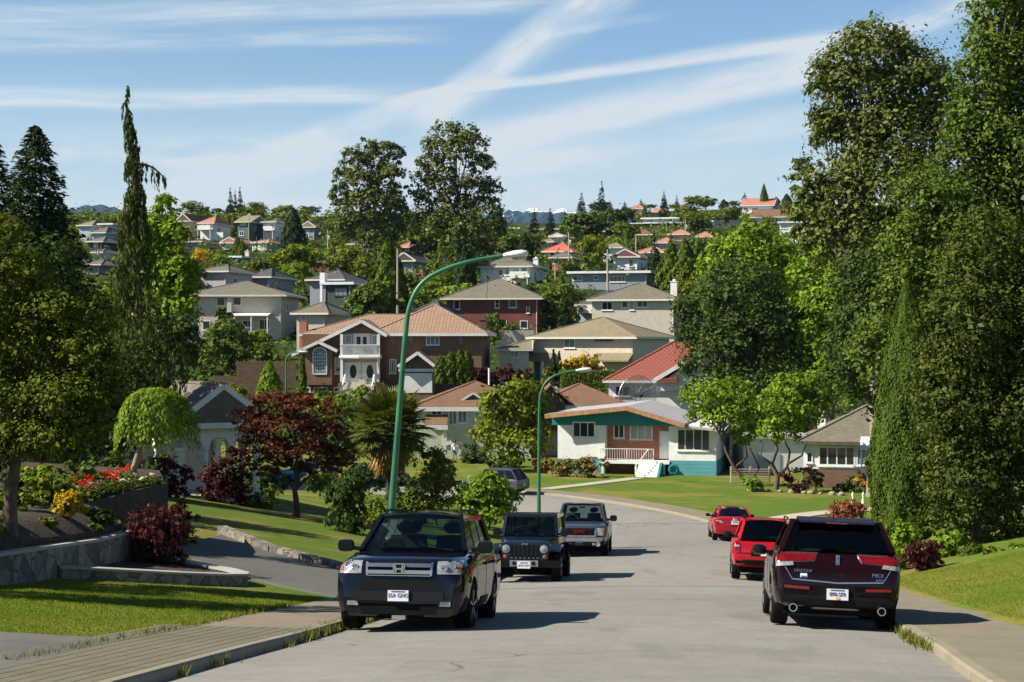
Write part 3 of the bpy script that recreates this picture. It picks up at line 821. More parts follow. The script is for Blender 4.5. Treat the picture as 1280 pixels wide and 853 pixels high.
# ================================================================== white house with turquoise base
def turquoise_house():
    h = House('bungalow', 'white bungalow with turquoise base, orange roof beam and white front steps', 700, 912, 594, 530, 507, 9.0, d=127, yaw=R(-13), over=0.0)
    rt = h.root; w = h.w; fy = h.fy; X = lambda m: m
    L_, R_ = -w/2, w/2
    a, b = h.x(756), h.x(836)                # recessed entry between the two bays
    eL = 3.85
    mb = MB()                                 # white upper walls
    mb.box(L_, a, fy, 5.75, 1.15, eL+.45); mb.box(b, R_, fy, 5.75, 1.15, eL); mb.box(a-.003, b+.003, fy+1.1, 5.6, 1.15, eL+.4)
    mb.build('wall', M['white'], rt)
    mb = MB(); mb.box(L_-.03, a, fy-.03, 5.78, -1.5, 1.15); mb.box(b, R_+.03, fy-.03, 5.78, -1.5, 1.15)
    mb.build('lower_siding', M['teal'], rt)
    mb = MB(); mb.box(a+.01, b-.01, fy+1.02, fy+1.097, .95, eL-.1); mb.build('brick_facing', M['orangebrick'], rt)
    mb = MB(); mb.box(a, b, fy+.75, fy+1.1, -1.5, .8); mb.build('cellar_wall', M['redbrick'], rt)
    # wide low gable carried on an orange beam
    gx0, gx1, pk = h.x(686), h.x(858), h.x(786)
    zl, zr, zp = h.z(519), h.z(529), h.z(508)
    yo = fy-1.0
    mb = MB(); mb.prism([(gx0+.25, fy-.02, 3.2), (gx1-.1, fy-.02, 3.2), (gx1-.1, fy-.02, zr-.25), (pk, fy-.02, zp-.28), (gx0+.25, fy-.02, zl-.25)], (0, .1, 0))
    mb.v = [(x, y, max(z, 3.72)) for x, y, z in mb.v]
    mb.build('gable', M['dkteal'], rt)
    rf = MB()
    for (p, q) in (((gx0, zl), (pk, zp)), ((pk, zp), (gx1, zr))):
        rf.prism([(p[0], yo, p[1]-.06), (q[0], yo, q[1]-.06), (q[0], yo, q[1]+.06), (p[0], yo, p[1]+.06)], (0, 13.4, 0))
    rfo = rf.build('roof', M['r_flat'], rt)
    bm_ = MB()
    bm_.bar((gx0-.1, yo-.03, zl-.12), (pk, yo-.03, zp-.12), .12, .34); bm_.bar((pk, yo-.03, zp-.12), (gx1, yo-.03, zr-.12), .12, .34)
    bm_.build('beam', M['orangewood'], rfo)
    rt2 = MB(); z2 = h.z(533); rt2.prism([(gx1-.3, yo+.2, z2), (R_+.7, yo+.2, z2-.35), (R_+.7, yo+.2, z2-.2), (gx1-.3, yo+.2, z2+.15)], (0, 13, 0))
    rt2.build('side_roof', M['r_flat'], rt)
    mb = MB(); mb.box(b, R_, fy+.004, 5.7, eL-.02, z2-.2); mb.build('upper_wall', M['white'], rt)
    window(rt, (h.x(730), fy, h.z(538)), 1.75, 1.2, glass='glass', mull=2)
    window(rt, (h.x(867), fy, h.z(549)), 2.5, 1.65, glass='glass', mull=3)
    window(rt, (h.x(771), fy+1.02, h.z(539)), .85, 1.25, glass='glass', mull=1)
    window(rt, (h.x(799), fy+1.02, h.z(540)), 1.75, 1.25, glass='glass_pale', mull=2)
    window(rt, (R_, -1.5, 2.9), 1.4, 1.1, 'E')
    # front door at the right of the recess, with a lamp bracket beside it
    dm = MB(); dm.box(h.x(829)-.42, h.x(829)+.42, fy+.98, fy+1.017, 1.2, 3.3)
    d_ = dm.build('door', M['trim'], rt); hb = MB(); hb.cbox((h.x(829)-.32, fy+.95, 2.2), .05, .06, .14); hb.build('handle', M['steel'], d_)
    # porch slab, railing and steps
    pb = MB(); pb.box(a-.3, b+.1, fy-.55, fy+1.0, .88, 1.08)
    for xx in (a-.1, (a+b)/2, b-.3): pb.box(xx-.07, xx+.07, fy-.45, fy-.3, -1, .88)
    po = pb.build('porch', M['white'], rt)
    rb = MB(); y = fy-.5; r0, r1 = a-.25, h.x(818)
    rb.bar((r0, y, 2.0), (r1, y, 2.0), .05, .05); rb.bar((r0, y, 1.22), (r1, y, 1.22), .04, .04)
    n = 22
    for i in range(n+1): x = r0+(r1-r0)*i/n; rb.bar((x, y, 1.08), (x, y, 2.0), .025 if i % 11 else .06, .025 if i % 11 else .06)
    rb.bar((r0, y, 2.0), (r0, fy+.1, 2.0), .05, .05)
    rb.bar((h.x(812), y-.02, 2.0), (h.x(801), fy-2.3, .9), .05, .05)
    rb.bar((h.x(801), fy-2.3, 0), (h.x(801), fy-2.3, .9), .05, .05)
    rb.build('railing', M['trim'], po)
    st = MB(); s0, s1 = h.x(800), h.x(826)
    for i in range(6): st.box(s0, s1, fy-.55-.29*(i+1), fy-.55-.29*i, -.6, .88-.165*i)
    st.build('steps', M['white'], po)
    cheek = MB(); cheek.prism([(s1+.02, fy-.55, -.5), (s1+.02, fy-2.3, -.5), (s1+.02, fy-2.3, .1), (s1+.02, fy-.55, 1.0)], (.18, 0, 0)); cheek.build('step_cheek', M['dkteal'], po)
    return h
turquoise_house()

# ================================================================== white house with the red tiled roof
def red_roof_house():
    h = House('red_roofed_house', 'white house with bright red tiled roof behind the turquoise bungalow', 757, 905, 514, 476, 428, 11, d=146, yaw=R(-6), over=0.45)
    h.walls('white', z0=-6)
    rf = hip_roof(h.root, -h.w/2, h.w/2, h.fy, h.dep/2, h.eave, h.rise, .45, 'r_red', 'trim', hipl=True, hipr=False)
    # front gable with a white barge board at the right
    g0, g1 = h.x(826), h.x(908); gp = h.x(882); zt = h.z(436); ze = h.z(474)
    mb = MB(); y0 = h.fy-.7
    mb.prism([(g0, y0, ze-1), (g1, y0, ze-1), (g1, y0, ze+1.2), (gp, y0, zt-.35), (g0, y0, ze-.3)], (0, 5, 0)); mb.build('front_gable', M['white'], h.root)
    g = MB(); g.prism([(g0-.6, y0-.4, ze-.1), (gp, y0-.4, zt), (gp, y0-.4, zt+.12), (g0-.6, y0-.4, ze+.1)], (0, 5.8, 0)); g.prism([(gp, y0-.4, zt), (g1+.9, y0-.4, ze+.4), (g1+.9, y0-.4, ze+.55), (gp, y0-.4, zt+.12)], (0, 5.8, 0))
    gr = g.build('gable_roof', M['r_red'], h.root)
    f = MB(); f.bar((g0-.6, y0-.45, ze-.12), (gp, y0-.45, zt-.1), .09, .34); f.bar((gp, y0-.45, zt-.1), (g1+.9, y0-.45, ze+.4), .09, .34); f.build('fascia', M['trim'], gr)
    e = MB(); e.prism([(h.x(824), y0-.75, ze-.28), (h.x(846), y0-.75, ze-.28), (h.x(846), y0-.75, ze+.28), (h.x(824), y0-.75, ze-.02)], (0, .74, 0)); e.build('return_eave', M['r_red'], gr)
    window(h.root, (h.x(866), y0, h.z(490)), 1.5, 1.6, glass='glass'); window(h.root, (h.x(778), h.fy, h.z(489)), 1.3, .9)
    # big mesh satellite dish against the wall
    return h
red_roof_house()

# ================================================================== brown roofed split level house
def brown_roof_house():
    h = House('split_level_house', 'pale green split level house with brown shake roof behind the yellow tree', 516, 672, 588, 509, 477, 11, d=141, over=0.5)
    rt = h.root
    h.walls('palegreen', z0=-1.5)
    rf = hip_roof(rt, -h.w/2, h.w/2, h.fy, h.dep/2, h.eave, h.rise, .5, 'r_brown', 'trim', th=.34)
    # gabled vent on the slope
    c = h.x(591); y = h.fy+1.1; z = h.z(503); g = MB()
    g.prism([(c-.95, y, z), (c+.95, y, z), (c, y, z+.62)], (0, 1.6, 0)); v = g.build('roof_vent', M['darkgreen'], rf)
    f = MB(); f.bar((c-1.15, y-.05, z), (c, y-.05, z+.72), .08, .16); f.bar((c, y-.05, z+.72), (c+1.15, y-.05, z), .08, .16); f.build('fascia', M['trim'], v)
    # lower porch roof at the left
    p = MB(); x0, x1 = h.x(532), h.x(560); zz_ = h.z(532)
    p.prism([(x0, h.fy-1.6, zz_), (x1, h.fy-1.6, zz_), (x1, h.fy-.01, zz_+.8), (x0, h.fy-.01, zz_+.8)], (0, 0, .12)); po = p.build('porch_roof', M['r_brown'], rt)
    f = MB(); f.box(x0-.05, x1+.05, h.fy-1.68, h.fy-1.6, zz_-.28, zz_+.1); f.box(x1-.3, x1-.1, h.fy-1.5, h.fy-1.3, -1, zz_-.25); f.build('fascia', M['trim'], po)
    h.win(566, 522, 11, 18, glass='glass_blue', mull=1); h.win(578, 521, 12, 16, glass='glass_blue', mull=1); h.win(546, 515, 14, 9, glass='glass'); h.win(556, 549, 5, 14, glass='glass', mull=0)
    h.win(600, 522, 14, 14, glass='glass_blue', mull=2); h.win(640, 522, 18, 12, glass='glass', mull=2)
    mb = MB(); mb.box(h.x(556), h.x(578), h.fy-.08, h.fy-.01, h.z(556), h.z(552)); mb.build('belt_course', M['trim'], rt)
    # flue
    fl = MB(); fl.tube([(h.x(610), 1.5, h.eave+1), (h.x(610), 1.5, h.z(462))], .09, 8); fl.build('flue_pipe', M['trim'], rf)
    h2 = House('brown_roofed_house', 'grey walled house with brown tiled hip roof beside the second street lamp', 662, 786, 588, 507, 480, 11, d=143, over=0.5)
    h2.walls('greyblue', z0=-1.5)
    rf = hip_roof(h2.root, -h2.w/2, h2.w/2, h2.fy, h2.dep/2, h2.eave, h2.rise, .5, 'r_brown', 'grey_stucco', th=.36)
    g0, g1 = h2.x(668), h2.x(712); gp = h2.x(688); zt = h2.z(482); ze = h2.z(503)
    g = MB(); y0 = h2.fy-.7
    g.prism([(g0, y0-.5, ze), (gp, y0-.5, zt), (gp, y0-.5, zt+.12), (g0, y0-.5, ze+.12)], (0, 6, 0)); g.prism([(gp, y0-.5, zt), (g1, y0-.5, ze), (g1, y0-.5, ze+.12), (gp, y0-.5, zt+.12)], (0, 6, 0))
    go = g.build('gable_roof', M['r_brown'], h2.root)
    gw = MB(); gw.prism([(g0+.4, y0, ze-2.4), (g1-.4, y0, ze-2.4), (g1-.4, y0, ze+.05), (gp, y0, zt-.1), (g0+.4, y0, ze+.05)], (0, 4, 0)); gw.build('front_gable', M['darkwall'], h2.root)
    h2.win(705, 520, 9, 14); h2.win(735, 518, 16, 12, glass='glass_blue', mull=2)
    vb = MB(); vb.cbox((h2.x(694), h2.fy+1.5, h2.z(486)), .4, .4, .25); vb.build('roof_vent', M['trim'], rf)
brown_roof_house()

# ================================================================== grey roofed cottage on the right
def right_cottage():
    h = House('cottage', 'small white cottage with weathered grey roof beside the tall cedar', 1000, 1172, 603, 553, 503, 9, d=113, yaw=R(-14), over=.45)
    rt = h.root; h.walls('white', z0=.85); mb = MB(); mb.box(-h.w/2-.02, h.w/2+.02, h.fy-.02, h.dep/2+.02, -1.5, .85); mb.build('brick_base', M['brownbrick'], rt)
    rf = hip_roof(rt, -h.w/2, h.w/2, h.fy, h.dep/2, h.eave, h.rise, .45, 'r_grey', 'oldwood', hipl=True, hipr=False)
    h.win(1046, 571, 46, 25, mull=3, fw=.12); h.win(1077, 570, 13, 25, mull=1, glass='glass_blue', y=h.fy-.003)
    h.win(1012, 573, 8, 14, mull=0)
    c = MB(); x = h.x(1020); c.box(x-.35, x+.35, .2, .9, h.eave, h.z(495)); c.box(x-.42, x+.42, .13, .97, h.z(495), h.z(493)); c.build('chimney', M['white'], rf)
    aw = MB(); a0, a1 = h.x(1076), h.x(1112); z = h.z(561)
    aw.prism([(a0, h.fy-1.5, z), (a1, h.fy-1.5, z), (a1, h.fy-.07, z+.75), (a0, h.fy-.07, z+.75)], (0, 0, .06))
    for xx in (a0+.1, a1-.1): aw.tube([(xx, h.fy-1.4, z), (xx, h.fy-1.4, -1)], .04, 6)
    aw.build('awning', M['trim'], rt)
    # low white wing between the cottage and the bungalow
    h2 = House('garage', 'low white outbuilding behind the crooked twin trees', 908, 1012, 598, 548, 546, 8, d=129, over=.2, cat='garage')
    h2.walls('white', z0=-1.5); mb = MB(); mb.box(-h2.w/2-.3, h2.w/2+.3, h2.fy-.3, h2.dep/2+.3, h2.eave-.05, h2.eave+.2); mb.build('roof', M['r_flat'], h2.root)
    dm = MB(); dm.box(h2.x(947), h2.x(975), h2.fy-.06, h2.fy-.005, -.5, 1.9); dm.build('garage_door', M['paleblue'], h2.root)
right_cottage()

# ================================================================== brown house with balcony
def balcony_house():
    h = House('two_storey_house', 'large brown house with peach tiled roof, white balcony and arched window', 372, 608, 489, 417, 381, 13, d=168, yaw=R(-3), over=.6)
    rt = h.root; fy = h.fy; x = h.x; z = h.z
    h.walls('brownwall', x0=x(482), x1=x(602)); h.walls('brownbrick', x0=x(378), x1=x(481.9), z1=h.eave-.05, name='left_wall')
    # main roof: high right wing and lower left wing
    zr = h.rise
    rf = hip_roof(rt, x(482)-1, x(602), fy, 6.5, h.eave, zr, .6, 'r_tile', 'trim', th=.26)
    hip_roof(rt, x(380), x(482)+2, fy+.8, 5.6, h.eave-.02, (426.5-393)/F*(h.d+6)-(426.5-417)*h.k, .55, 'r_tile', 'trim', th=.26, hipr=False, name='left_roof')
    # front gable over the balcony, its left slope running far down
    y0 = fy-1.5; pk = x(454.5); zp = z(401); zl = z(443); zrr = z(419); gl, gr = x(368), x(486)
    g = MB(); dy = 7.5
    g.prism([(gl, y0, zl), (pk, y0, zp), (pk, y0, zp+.14), (gl, y0, zl+.14)], (0, dy, 0)); g.prism([(pk, y0, zp), (gr, y0, zrr), (gr, y0, zrr+.14), (pk, y0, zp+.14)], (0, dy, 0))
    go = g.build('gable_roof', M['r_tile'], rt)
    f = MB(); f.bar((gl, y0-.05, zl-.08), (pk, y0-.05, zp-.08), .09, .32); f.bar((pk, y0-.05, zp-.08), (gr, y0-.05, zrr-.08), .09, .32); f.build('fascia', M['trim'], go)
    gw = MB(); gw.prism([(x(431), fy-.9, z(417)), (x(478), fy-.9, z(417)), (x(478), fy-.9, z(414.5)), (pk, fy-.9, zp-.3), (x(431), fy-.9, z(413.5))], (0, 1.0, 0)); gw.build('gable', M['brownwall'], rt)
    lw = MB(); lw.prism([(x(380), fy-.6, -2), (x(430), fy-.6, -2), (x(430), fy-.6, z(416)), (x(380), fy-.6, z(438.5))], (0, .8, 0)); lw.build('lower_wall', M['brownbrick'], rt)
    # projecting bay with the arched window
    by = fy-1.5; b0, b1 = x(384.5), x(417.5); bz = z(481)
    bw = MB(); bw.prism([(b0, by, bz), (b1, by, bz), (b1, by, z(437)), (x(402.5), by, z(429)), (b0, by, z(438))], (0, 1.2, 0)); bw.build('bay', M['tan' if False else 'brownwall'], rt)
    g = MB(); p2 = x(402.5); zt2 = z(427.2)
    for (xa, za) in ((x(376), z(439)), (x(425.5), z(438.5))):
        g.prism([(xa, by-.55, za), (p2, by-.55, zt2), (p2, by-.55, zt2+.12), (xa, by-.55, za+.12)], (0, 2.2, 0))
    bo = g.build('bay_roof', M['r_tile'], rt)
    f = MB()
    for (xa, za) in ((x(376), z(439)), (x(425.5), z(438.5))): f.bar((xa, by-.6, za-.06), (p2, by-.6, zt2-.06), .09, .26)
    f.build('fascia', M['trim'], bo)
    # arched window: frame ring, grid and pane
    cx, zb, zs, rw = x(403), z(467.5), z(442), 8.4*h.k
    arc = [(cx+rw*math.cos(a), zs+rw*.85*math.sin(a)) for a in np.linspace(0, math.pi, 13)]
    out = [(cx+rw, zb)] + arc + [(cx-rw, zb)]
    fr = MB()
    for i in range(len(out)):
        p, q = out[i], out[(i+1) % len(out)]; fr.bar((p[0], by-.04, p[1]), (q[0], by-.04, q[1]), .1, .12)
    for i in range(1, 6): xx = cx-rw+2*rw*i/6; fr.bar((xx, by-.035, zb), (xx, by-.035, zs), .03, .04)
    for i in range(1, 7): zz_ = zb+(zs-zb)*i/6; fr.bar((cx-rw, by-.035, zz_), (cx+rw, by-.035, zz_), .03, .04)
    for a in (45, 90, 135): fr.bar((cx, by-.035, zs), (cx+rw*math.cos(R(a)), by-.035, zs+rw*.85*math.sin(R(a))), .03, .04)
    ao = fr.build('arched_window', M['trim'], rt)
    gp = MB(); gp.prism([(p[0], by-.028, p[1]) for p in out], (0, .03, 0)); gp.build('pane', M['glass_blue'], ao)
    h.win(383, 461, 7, 21, y=fy-.6, mull=0, trans=4, glass='glass_blue'); h.win(422.5, 457, 6, 21, y=fy-.6, mull=1, trans=5, glass='glass_blue')
    h.win(385, 487, 9, 6, y=fy-.6, mull=1); h.win(402, 487, 17, 6, y=fy-.6, mull=2); h.win(422, 487, 7, 6, y=fy-.6, mull=0)
    # balcony: posts, slab, glass rail, doors
    bx0, bx1 = x(429.5), x(478.5); yb = fy-2.3
    for xx in (bx0+.15, bx1-.15):
        po = MB(); po.box(xx-.14, xx+.14, yb, yb+.28, z(477), z(418)); po.build('porch_post', M['trim'], rt)
    sl = MB(); sl.box(bx0, bx1, yb-.1, fy-.5, z(448.3), z(443.5)); sl.tube([(bx0, yb-.1, z(446.5)), ((bx0+bx1)/2, yb-.75, z(446.5)), (bx1, yb-.1, z(446.5))], .19, 6); so_ = sl.build('balcony', M['trim'], rt)
    rl = MB(); rl.box(bx0+.25, bx1-.25, yb-.05, yb-.0, z(443.4), z(432)); rl.build('railing', M['glass_pale'], so_)
    rr = MB(); rr.bar((bx0, yb-.02, z(431.4)), (bx1, yb-.02, z(431.4)), .09, .09); rr.build('handrail', M['trim'], so_)
    wl = MB(); wl.box(bx0+.2, bx1-.2, fy-.9, fy-.61, -1, z(417)); wl.build('porch_wall', M['tan'], rt)
    h.win(453.8, 430, 21, 26, y=fy-.9, mull=1, glass='glass', name='balcony_door', fw=.42); h.win(437, 425, 9, 12, y=fy-.9, mull=3, trans=3, glass='glass'); h.win(470, 425, 9, 12, y=fy-.9, mull=3, trans=3, glass='glass')
    # double entrance door with oval lights
    for s_ in (-1, 1):
        c = x(453.6)+s_*.88; dm = MB(); dm.box(c-.84, c+.84, fy-.96, fy-.903, z(476.5), z(453)); do = dm.build('door', M['trim'], rt)
        ov = MB(); ov.lathe([(.001, -.02), (1.0, -.02), (1.0, .012), (.001, .012)], 'y', 18, c=(c-s_*.05, fy-.965, z(464.5)), scale=(.34, .68)); ov.build('oval_light', M['glass'], do)
        kb = MB(); kb.cbox((c-s_*.7, fy-1.0, z(465)), .07, .08, .3); kb.build('handle', M['steel'], do)
    st = MB()
    for i in range(6): st.box(x(431)+.2, x(476)-.2, fy-2.6-.3*(i+1), fy-.9 if i == 0 else fy-2.6-.3*i, -2, z(477)-.17*i)
    st.build('steps', M['grey_stucco'], rt)
    for xx in (x(433), x(476)):
        pc = MB(); pc.box(xx-.35, xx+.35, fy-3.2, fy-2.4, -2, z(478)); pc.build('pier', M['brownbrick'], rt)
    for xx in (x(436), x(472)): hr = MB(); hr.bar((xx, fy-2.5, z(468)), (xx, fy-4.4, z(482)), .12, .12); hr.bar((xx, fy-4.4, z(482)), (xx, fy-4.4, -2), .12, .12); hr.bar((xx, fy-2.5, z(468)), (xx, fy-2.5, z(477)), .12, .12); hr.build('stair_rail', M['trim'], rt)
    # right wing windows
    for a in ((491, 426, 9, 14, 3), (513.5, 425, 7, 11, 0), (541, 426, 17, 11, 2), (576, 426, 8, 11, 0), (593, 426, 15, 12, 4), (491, 458, 9, 18, 2), (491, 483, 8, 6, 0)):
        h.win(*a[:4], mull=a[4], trans=2 if a[4] > 2 else 0, glass='glass_blue', frame='brownwall' if a[4] != 2 else 'trim')
    # garage gable
    gy = fy-3.0; g0, g1 = x(503.5), x(547); wl = MB()
    wl.prism([(x(505), gy, -2), (x(545.5), gy, -2), (x(545.5), gy, z(463)), (x(505), gy, z(463))], (0, 3, 0)); wl.prism([(x(505), gy, z(462)), (x(545.5), gy, z(462)), (x(527), gy, z(442))], (0, .3, 0)); wl.build('garage_wall', M['brownwall'], rt)
    g = MB(); p3, z3 = x(527), z(440.5)
    for xa in (x(502.5), x(548.5)): g.prism([(xa, gy-.6, z(457.5)), (p3, gy-.6, z3), (p3, gy-.6, z3+.13), (xa, gy-.6, z(457.5)+.13)], (0, 5.5, 0))
    gg = g.build('garage_roof', M['r_tile'], rt)
    f = MB()
    for xa in (x(502.5), x(548.5)): f.bar((xa, gy-.65, z(457.8)), (p3, gy-.65, z3-.04), .09, .3)
    f.box(x(503), x(547), gy-.2, gy-.004, z(464), z(460.5)); f.build('fascia', M['trim'], gg)
    gd = MB(); gd.box(x(507), x(544), gy-.06, gy-.005, z(490), z(466)); gdo = gd.build('garage_door', M['trim'], rt)
    # chimneys
    chimney(rf, x(600), -2.2, h.eave-.6, z(400), .75, 'brownbrick'); cm_ = MB(); cm_.box(x(372), x(381), fy+1, fy+2.1, -2, z(402)); cm_.build('chimney_stack', M['orangebrick'], rt)
    return h
balcony_house()

# ================================================================== beige house with wide tan roof
def beige_house():
    h = House('beige_house', 'wide beige house with mossy tan hip roof above the red roofed house', 657, 850, 478, 421.5, 397, 13, d=174, yaw=R(-22), over=.8)
    rt = h.root; h.walls('beige')
    hip_roof(rt, -h.w/2, h.w/2, h.fy, h.dep/2, h.eave, h.rise, .6, 'r_moss', 'cream')
    h.win(674, 430, 22, 14, mull=2, glass='glass_blue', fw=.06); h.win(712, 429, 15, 13, mull=1, glass='glass_blue'); h.win(755, 425, 26, 5, mull=0, glass='glass', frame='grey_stucco')
    p = MB(); x0, x1 = h.x(655), h.x(694); z = h.z(452)
    p.prism([(x0, h.fy-1.8, z), (x1, h.fy-1.8, z), (x1, h.fy-.01, z+.75), (x0, h.fy-.01, z+.75)], (0, 0, .14)); x0, x1 = h.x(745), h.x(792); p.prism([(x0, h.fy-1.8, z), (x1, h.fy-1.8, z), (x1, h.fy-.01, z+.75), (x0, h.fy-.01, z+.75)], (0, 0, .14))
    p.build('porch_roof', M['r_moss'], rt)
    dm = MB(); dm.box(h.x(669), h.x(679), h.fy-.06, h.fy-.005, h.z(477), h.z(453)); dm.build('door', M['dkteal'], rt)
    for px in (661, 684):
        pt = MB(); pt.box(h.x(px)-.12, h.x(px)+.12, h.fy-1.6, h.fy-1.36, -2, z); pt.build('porch_post', M['cream'], rt)
    st = MB()
    for i in range(5): st.box(h.x(658), h.x(668), h.fy-1.0-.3*(i+1), h.fy-.02-.3*i, -2, h.z(474)-.2*i)
    st.build('steps', M['grey_stucco'], rt)
    w2 = House('side_wing', 'low beige garage wing with tan roof left of the wide beige house', 621, 664, 470, 436.5, 424, 8, d=172, over=.4, cat='garage')
    w2.walls('beige'); hip_roof(w2.root, -w2.w/2, w2.w/2, w2.fy, w2.dep/2, w2.eave, w2.rise, .4, 'r_moss', 'cream', hipr=False); w2.win(643, 443, 11, 9, mull=1, glass='glass_blue')
beige_house()

# ================================================================== shaded house with arcade porch at the left
def arcade_house():
    rt = empty('arcade_house', P3(-12.9, 69.5, 0), R(33), 'shaded white house with arched porch and blue grey brick chimney beside the red maple', 'house')
    # porch: columns and arches on two sides, gable roof on top
    def arcade(a, b, n, name):
        a = Vector(a); b = Vector(b); L = (b-a).length; u = (b-a)/L; v = Vector((-u.y, u.x, 0)); ob = MB(); st = L/n
        zs, zt = 2.15, 3.05
        for i in range(n):
            p0 = a+u*st*i; r = st/2-.14; c = p0+u*st/2
            P = [(c+u*(r*math.cos(t))+Vector((0,0,zs+r*math.sin(t)*.95))) for t in np.linspace(math.pi, 0, 11)]
            poly = [p0+Vector((0,0,zs)), *P, p0+u*st+Vector((0,0,zs)), p0+u*st+Vector((0,0,zt)), p0+Vector((0,0,zt))]
            b0 = len(ob.v); half = 5
            # split at the crown so that both pieces stay simple
            top = p0+u*st/2+Vector((0,0,zt))
            for pl in ([p0+Vector((0,0,zs))]+P[:6]+[top, p0+Vector((0,0,zt))], P[5:]+[p0+u*st+Vector((0,0,zs)), p0+u*st+Vector((0,0,zt)), top]): ob.prism(pl, v*.22)
        o = ob.build(name, M['trim'], rt)
        for i in range(n+1):
            p = a+u*st*i+v*.11; cb_ = MB(); cb_.lathe([(.17, -1.2), (.17, .08), (.125, .1), (.105, 2.0), (.15, 2.03), (.16, 2.17)], 'z', 12, c=tuple(p)); cb_.build('column', M['trim'], rt)
    arcade((-1.7, -2, 0), (1.7, -2, 0), 3, 'front_arcade'); arcade((-1.7, 2.2, 0), (-1.7, -2, 0), 3, 'side_arcade'); arcade((1.7, -2, 0), (1.7, 2.2, 0), 3, 'side_arcade')
    rf = hip_roof(rt, -1.8, 1.8, -2.1, 7, 3.12, 1.55, .35, 'r_grey', 'trim', hipl=False, hipr=False, axis='y'); mb = MB(); mb.prism([(-1.8, -2.09, 3.06), (1.8, -2.09, 3.06), (0, -2.09, 4.5)], (0, .15, 0)); mb.build('gable', M['paleblue'], rt)
    fl = MB(); fl.box(-2.0, 2.0, -2.3, 2.3, -1.2, .06); fl.build('porch_floor', M['grey_stucco'], rt)
    mb = MB(); mb.box(-9, 1.9, 2.3, 9.5, -1.5, 3.0); mb.build('wall', M['white'], rt)
    rf2 = hip_roof(rt, -9, 1.9, 2.3, 9.5, 3.1, 1.7, .5, 'r_grey', 'trim')
    window(rt, (-5.6, 2.3, 1.5), 2.2, 1.3, glass='glass_pale', mull=2); window(rt, (-3, 2.3, 1.5), 1.4, 1.3, glass='glass', mull=1); window(rt, (-7.8, 2.3, 1.5), .9, 1.3)
    cm_ = MB(); cm_.box(-1.9, -.5, 3.2, 4.0, 2.8, 5.4); cm_.box(-2.0, -.4, 3.1, 4.1, 5.4, 5.55); cm_.lathe([(.28, 5.55), (.28, 5.85), (.4, 5.85), (.4, 5.92)], 'z', 10, c=(-1.55, 3.6, 0)); cm_.lathe([(.3, 5.55), (.3, 5.8), (.42, 5.8), (.42, 5.88)], 'z', 10, c=(-.85, 3.6, 0)); cm_.build('chimney', M['bluebrick'], rt)
arcade_house()
# ================================================================== hillside houses, each from its place in the view
Y_ = R(4)
def skylight(h, px, z):
    pass
g = hill_house('grey_house', 'long grey beige house with brown hip roof and white framed windows', 228, 384, 420, 369, 352, 11, 'grey_stucco', 'r_grey', wins=[(276, 377, 11, 11), (296.5, 376.5, 11, 11), (356, 376.5, 14, 11), (258, 407, 10, 12), (310, 405, 14, 9), (330.5, 406, 14, 13), (353, 404, 7, 8)], glass='glass', d=206, over=.8, yaw=R(-4))
mb = MB(); mb.box(g.x(285), g.x(290.5), g.fy-.6, g.fy, -2.5, g.eave); mb.build('chimney_breast', M['grey_stucco'], g.root)
mb = MB(); x0, x1, z = g.x(290), g.x(339), g.z(395.5); mb.prism([(x0, g.fy-1.8, z), (x1, g.fy-1.8, z), (x1, g.fy-.01, z+.3), (x0, g.fy-.01, z+.3)], (0, 0, .1)); p_ = mb.build('patio_roof', M['trim'], g.root)
for px in (297, 318, 338):
    mb = MB(); mb.tube([(g.x(px), g.fy-1.7, -2), (g.x(px), g.fy-1.7, g.z(396))], .07, 6); mb.build('patio_post', M['trim'], p_)
hill_house('lavender_house', 'lavender grey house behind the long grey house', 246, 322, 353, 339, 331, 9, 'lavender', 'r_grey', wins=[(293, 344, 5, 6)], d=228)
hill_house('dark_hip_house', 'house under a dark slate hip roof right of the lavender house', 316, 362, 352, 346, 336, 9, 'greyblue', 'r_dark', wins=[(340, 349, 6, 4)], d=238)
hill_house('garage_house', 'low garage with brown roof behind the large brown house', 364, 444, 412, 391.5, 378, 8, 'grey_stucco', 'r_grey', wins=[(380, 398, 6, 5)], d=192)
gh = hill_house('flat_roofed_house', 'dark green flat roofed house with white edge and white chimney', 401, 474, 379, 355.5, 352, 9, 'darkgreen', 'r_white', 'flat', wins=[(426, 365, 17, 10, dict(mull=2, frame='darkgreen'))], d=216)
mb = MB(); mb.box(gh.x(401), gh.x(407), gh.fy-.4, gh.fy+.6, gh.eave, gh.z(341)); mb.box(gh.x(401), gh.x(404), gh.fy-.3, gh.fy, -2, gh.eave); mb.build('chimney', M['trim'], gh.root)
hill_house('slate_roofed_house', 'grey house with slate hip roof above the dark green flat roofed house', 382, 464, 364, 349.5, 337.5, 10, 'greyblue', 'r_dark', wins=[(392, 356, 8, 6)], d=232)
hill_house('brick_house', 'dark red brick house with grey brown hip roof below the street lamp head', 552, 694, 412, 373, 349, 11, 'redbrick', 'r_grey', wins=[(571, 381, 8, 12), (621.5, 380, 6, 11, dict(mull=0, trans=1)), (641, 379.5, 10, 11), (660, 388, 4, 8, dict(mull=0)), (655, 406, 10, 10), (631, 405, 5, 8)], glass='glass', d=212, over=.7, yaw=R(-8))
wh = hill_house('white_house', 'white two storey house right behind the street lamp head', 596, 688, 354, 333, 319, 11, 'white', 'r_grey', wins=[(612, 338, 11, 6), (645, 337, 8, 6), (655, 338, 8, 7), (672, 338, 10, 7), (626, 341, 6, 8), (634, 340, 6, 9)], chim=(681, 322, 'white'), d=262, deck=(347, 640, 684))
hill_house('grey_corner_house', 'low house with grey roof at the right end of the peach tiled roof', 528, 563, 401, 392, 376, 8, 'grey_stucco', 'r_dark', wins=[(545, 396, 5, 4)], d=200)
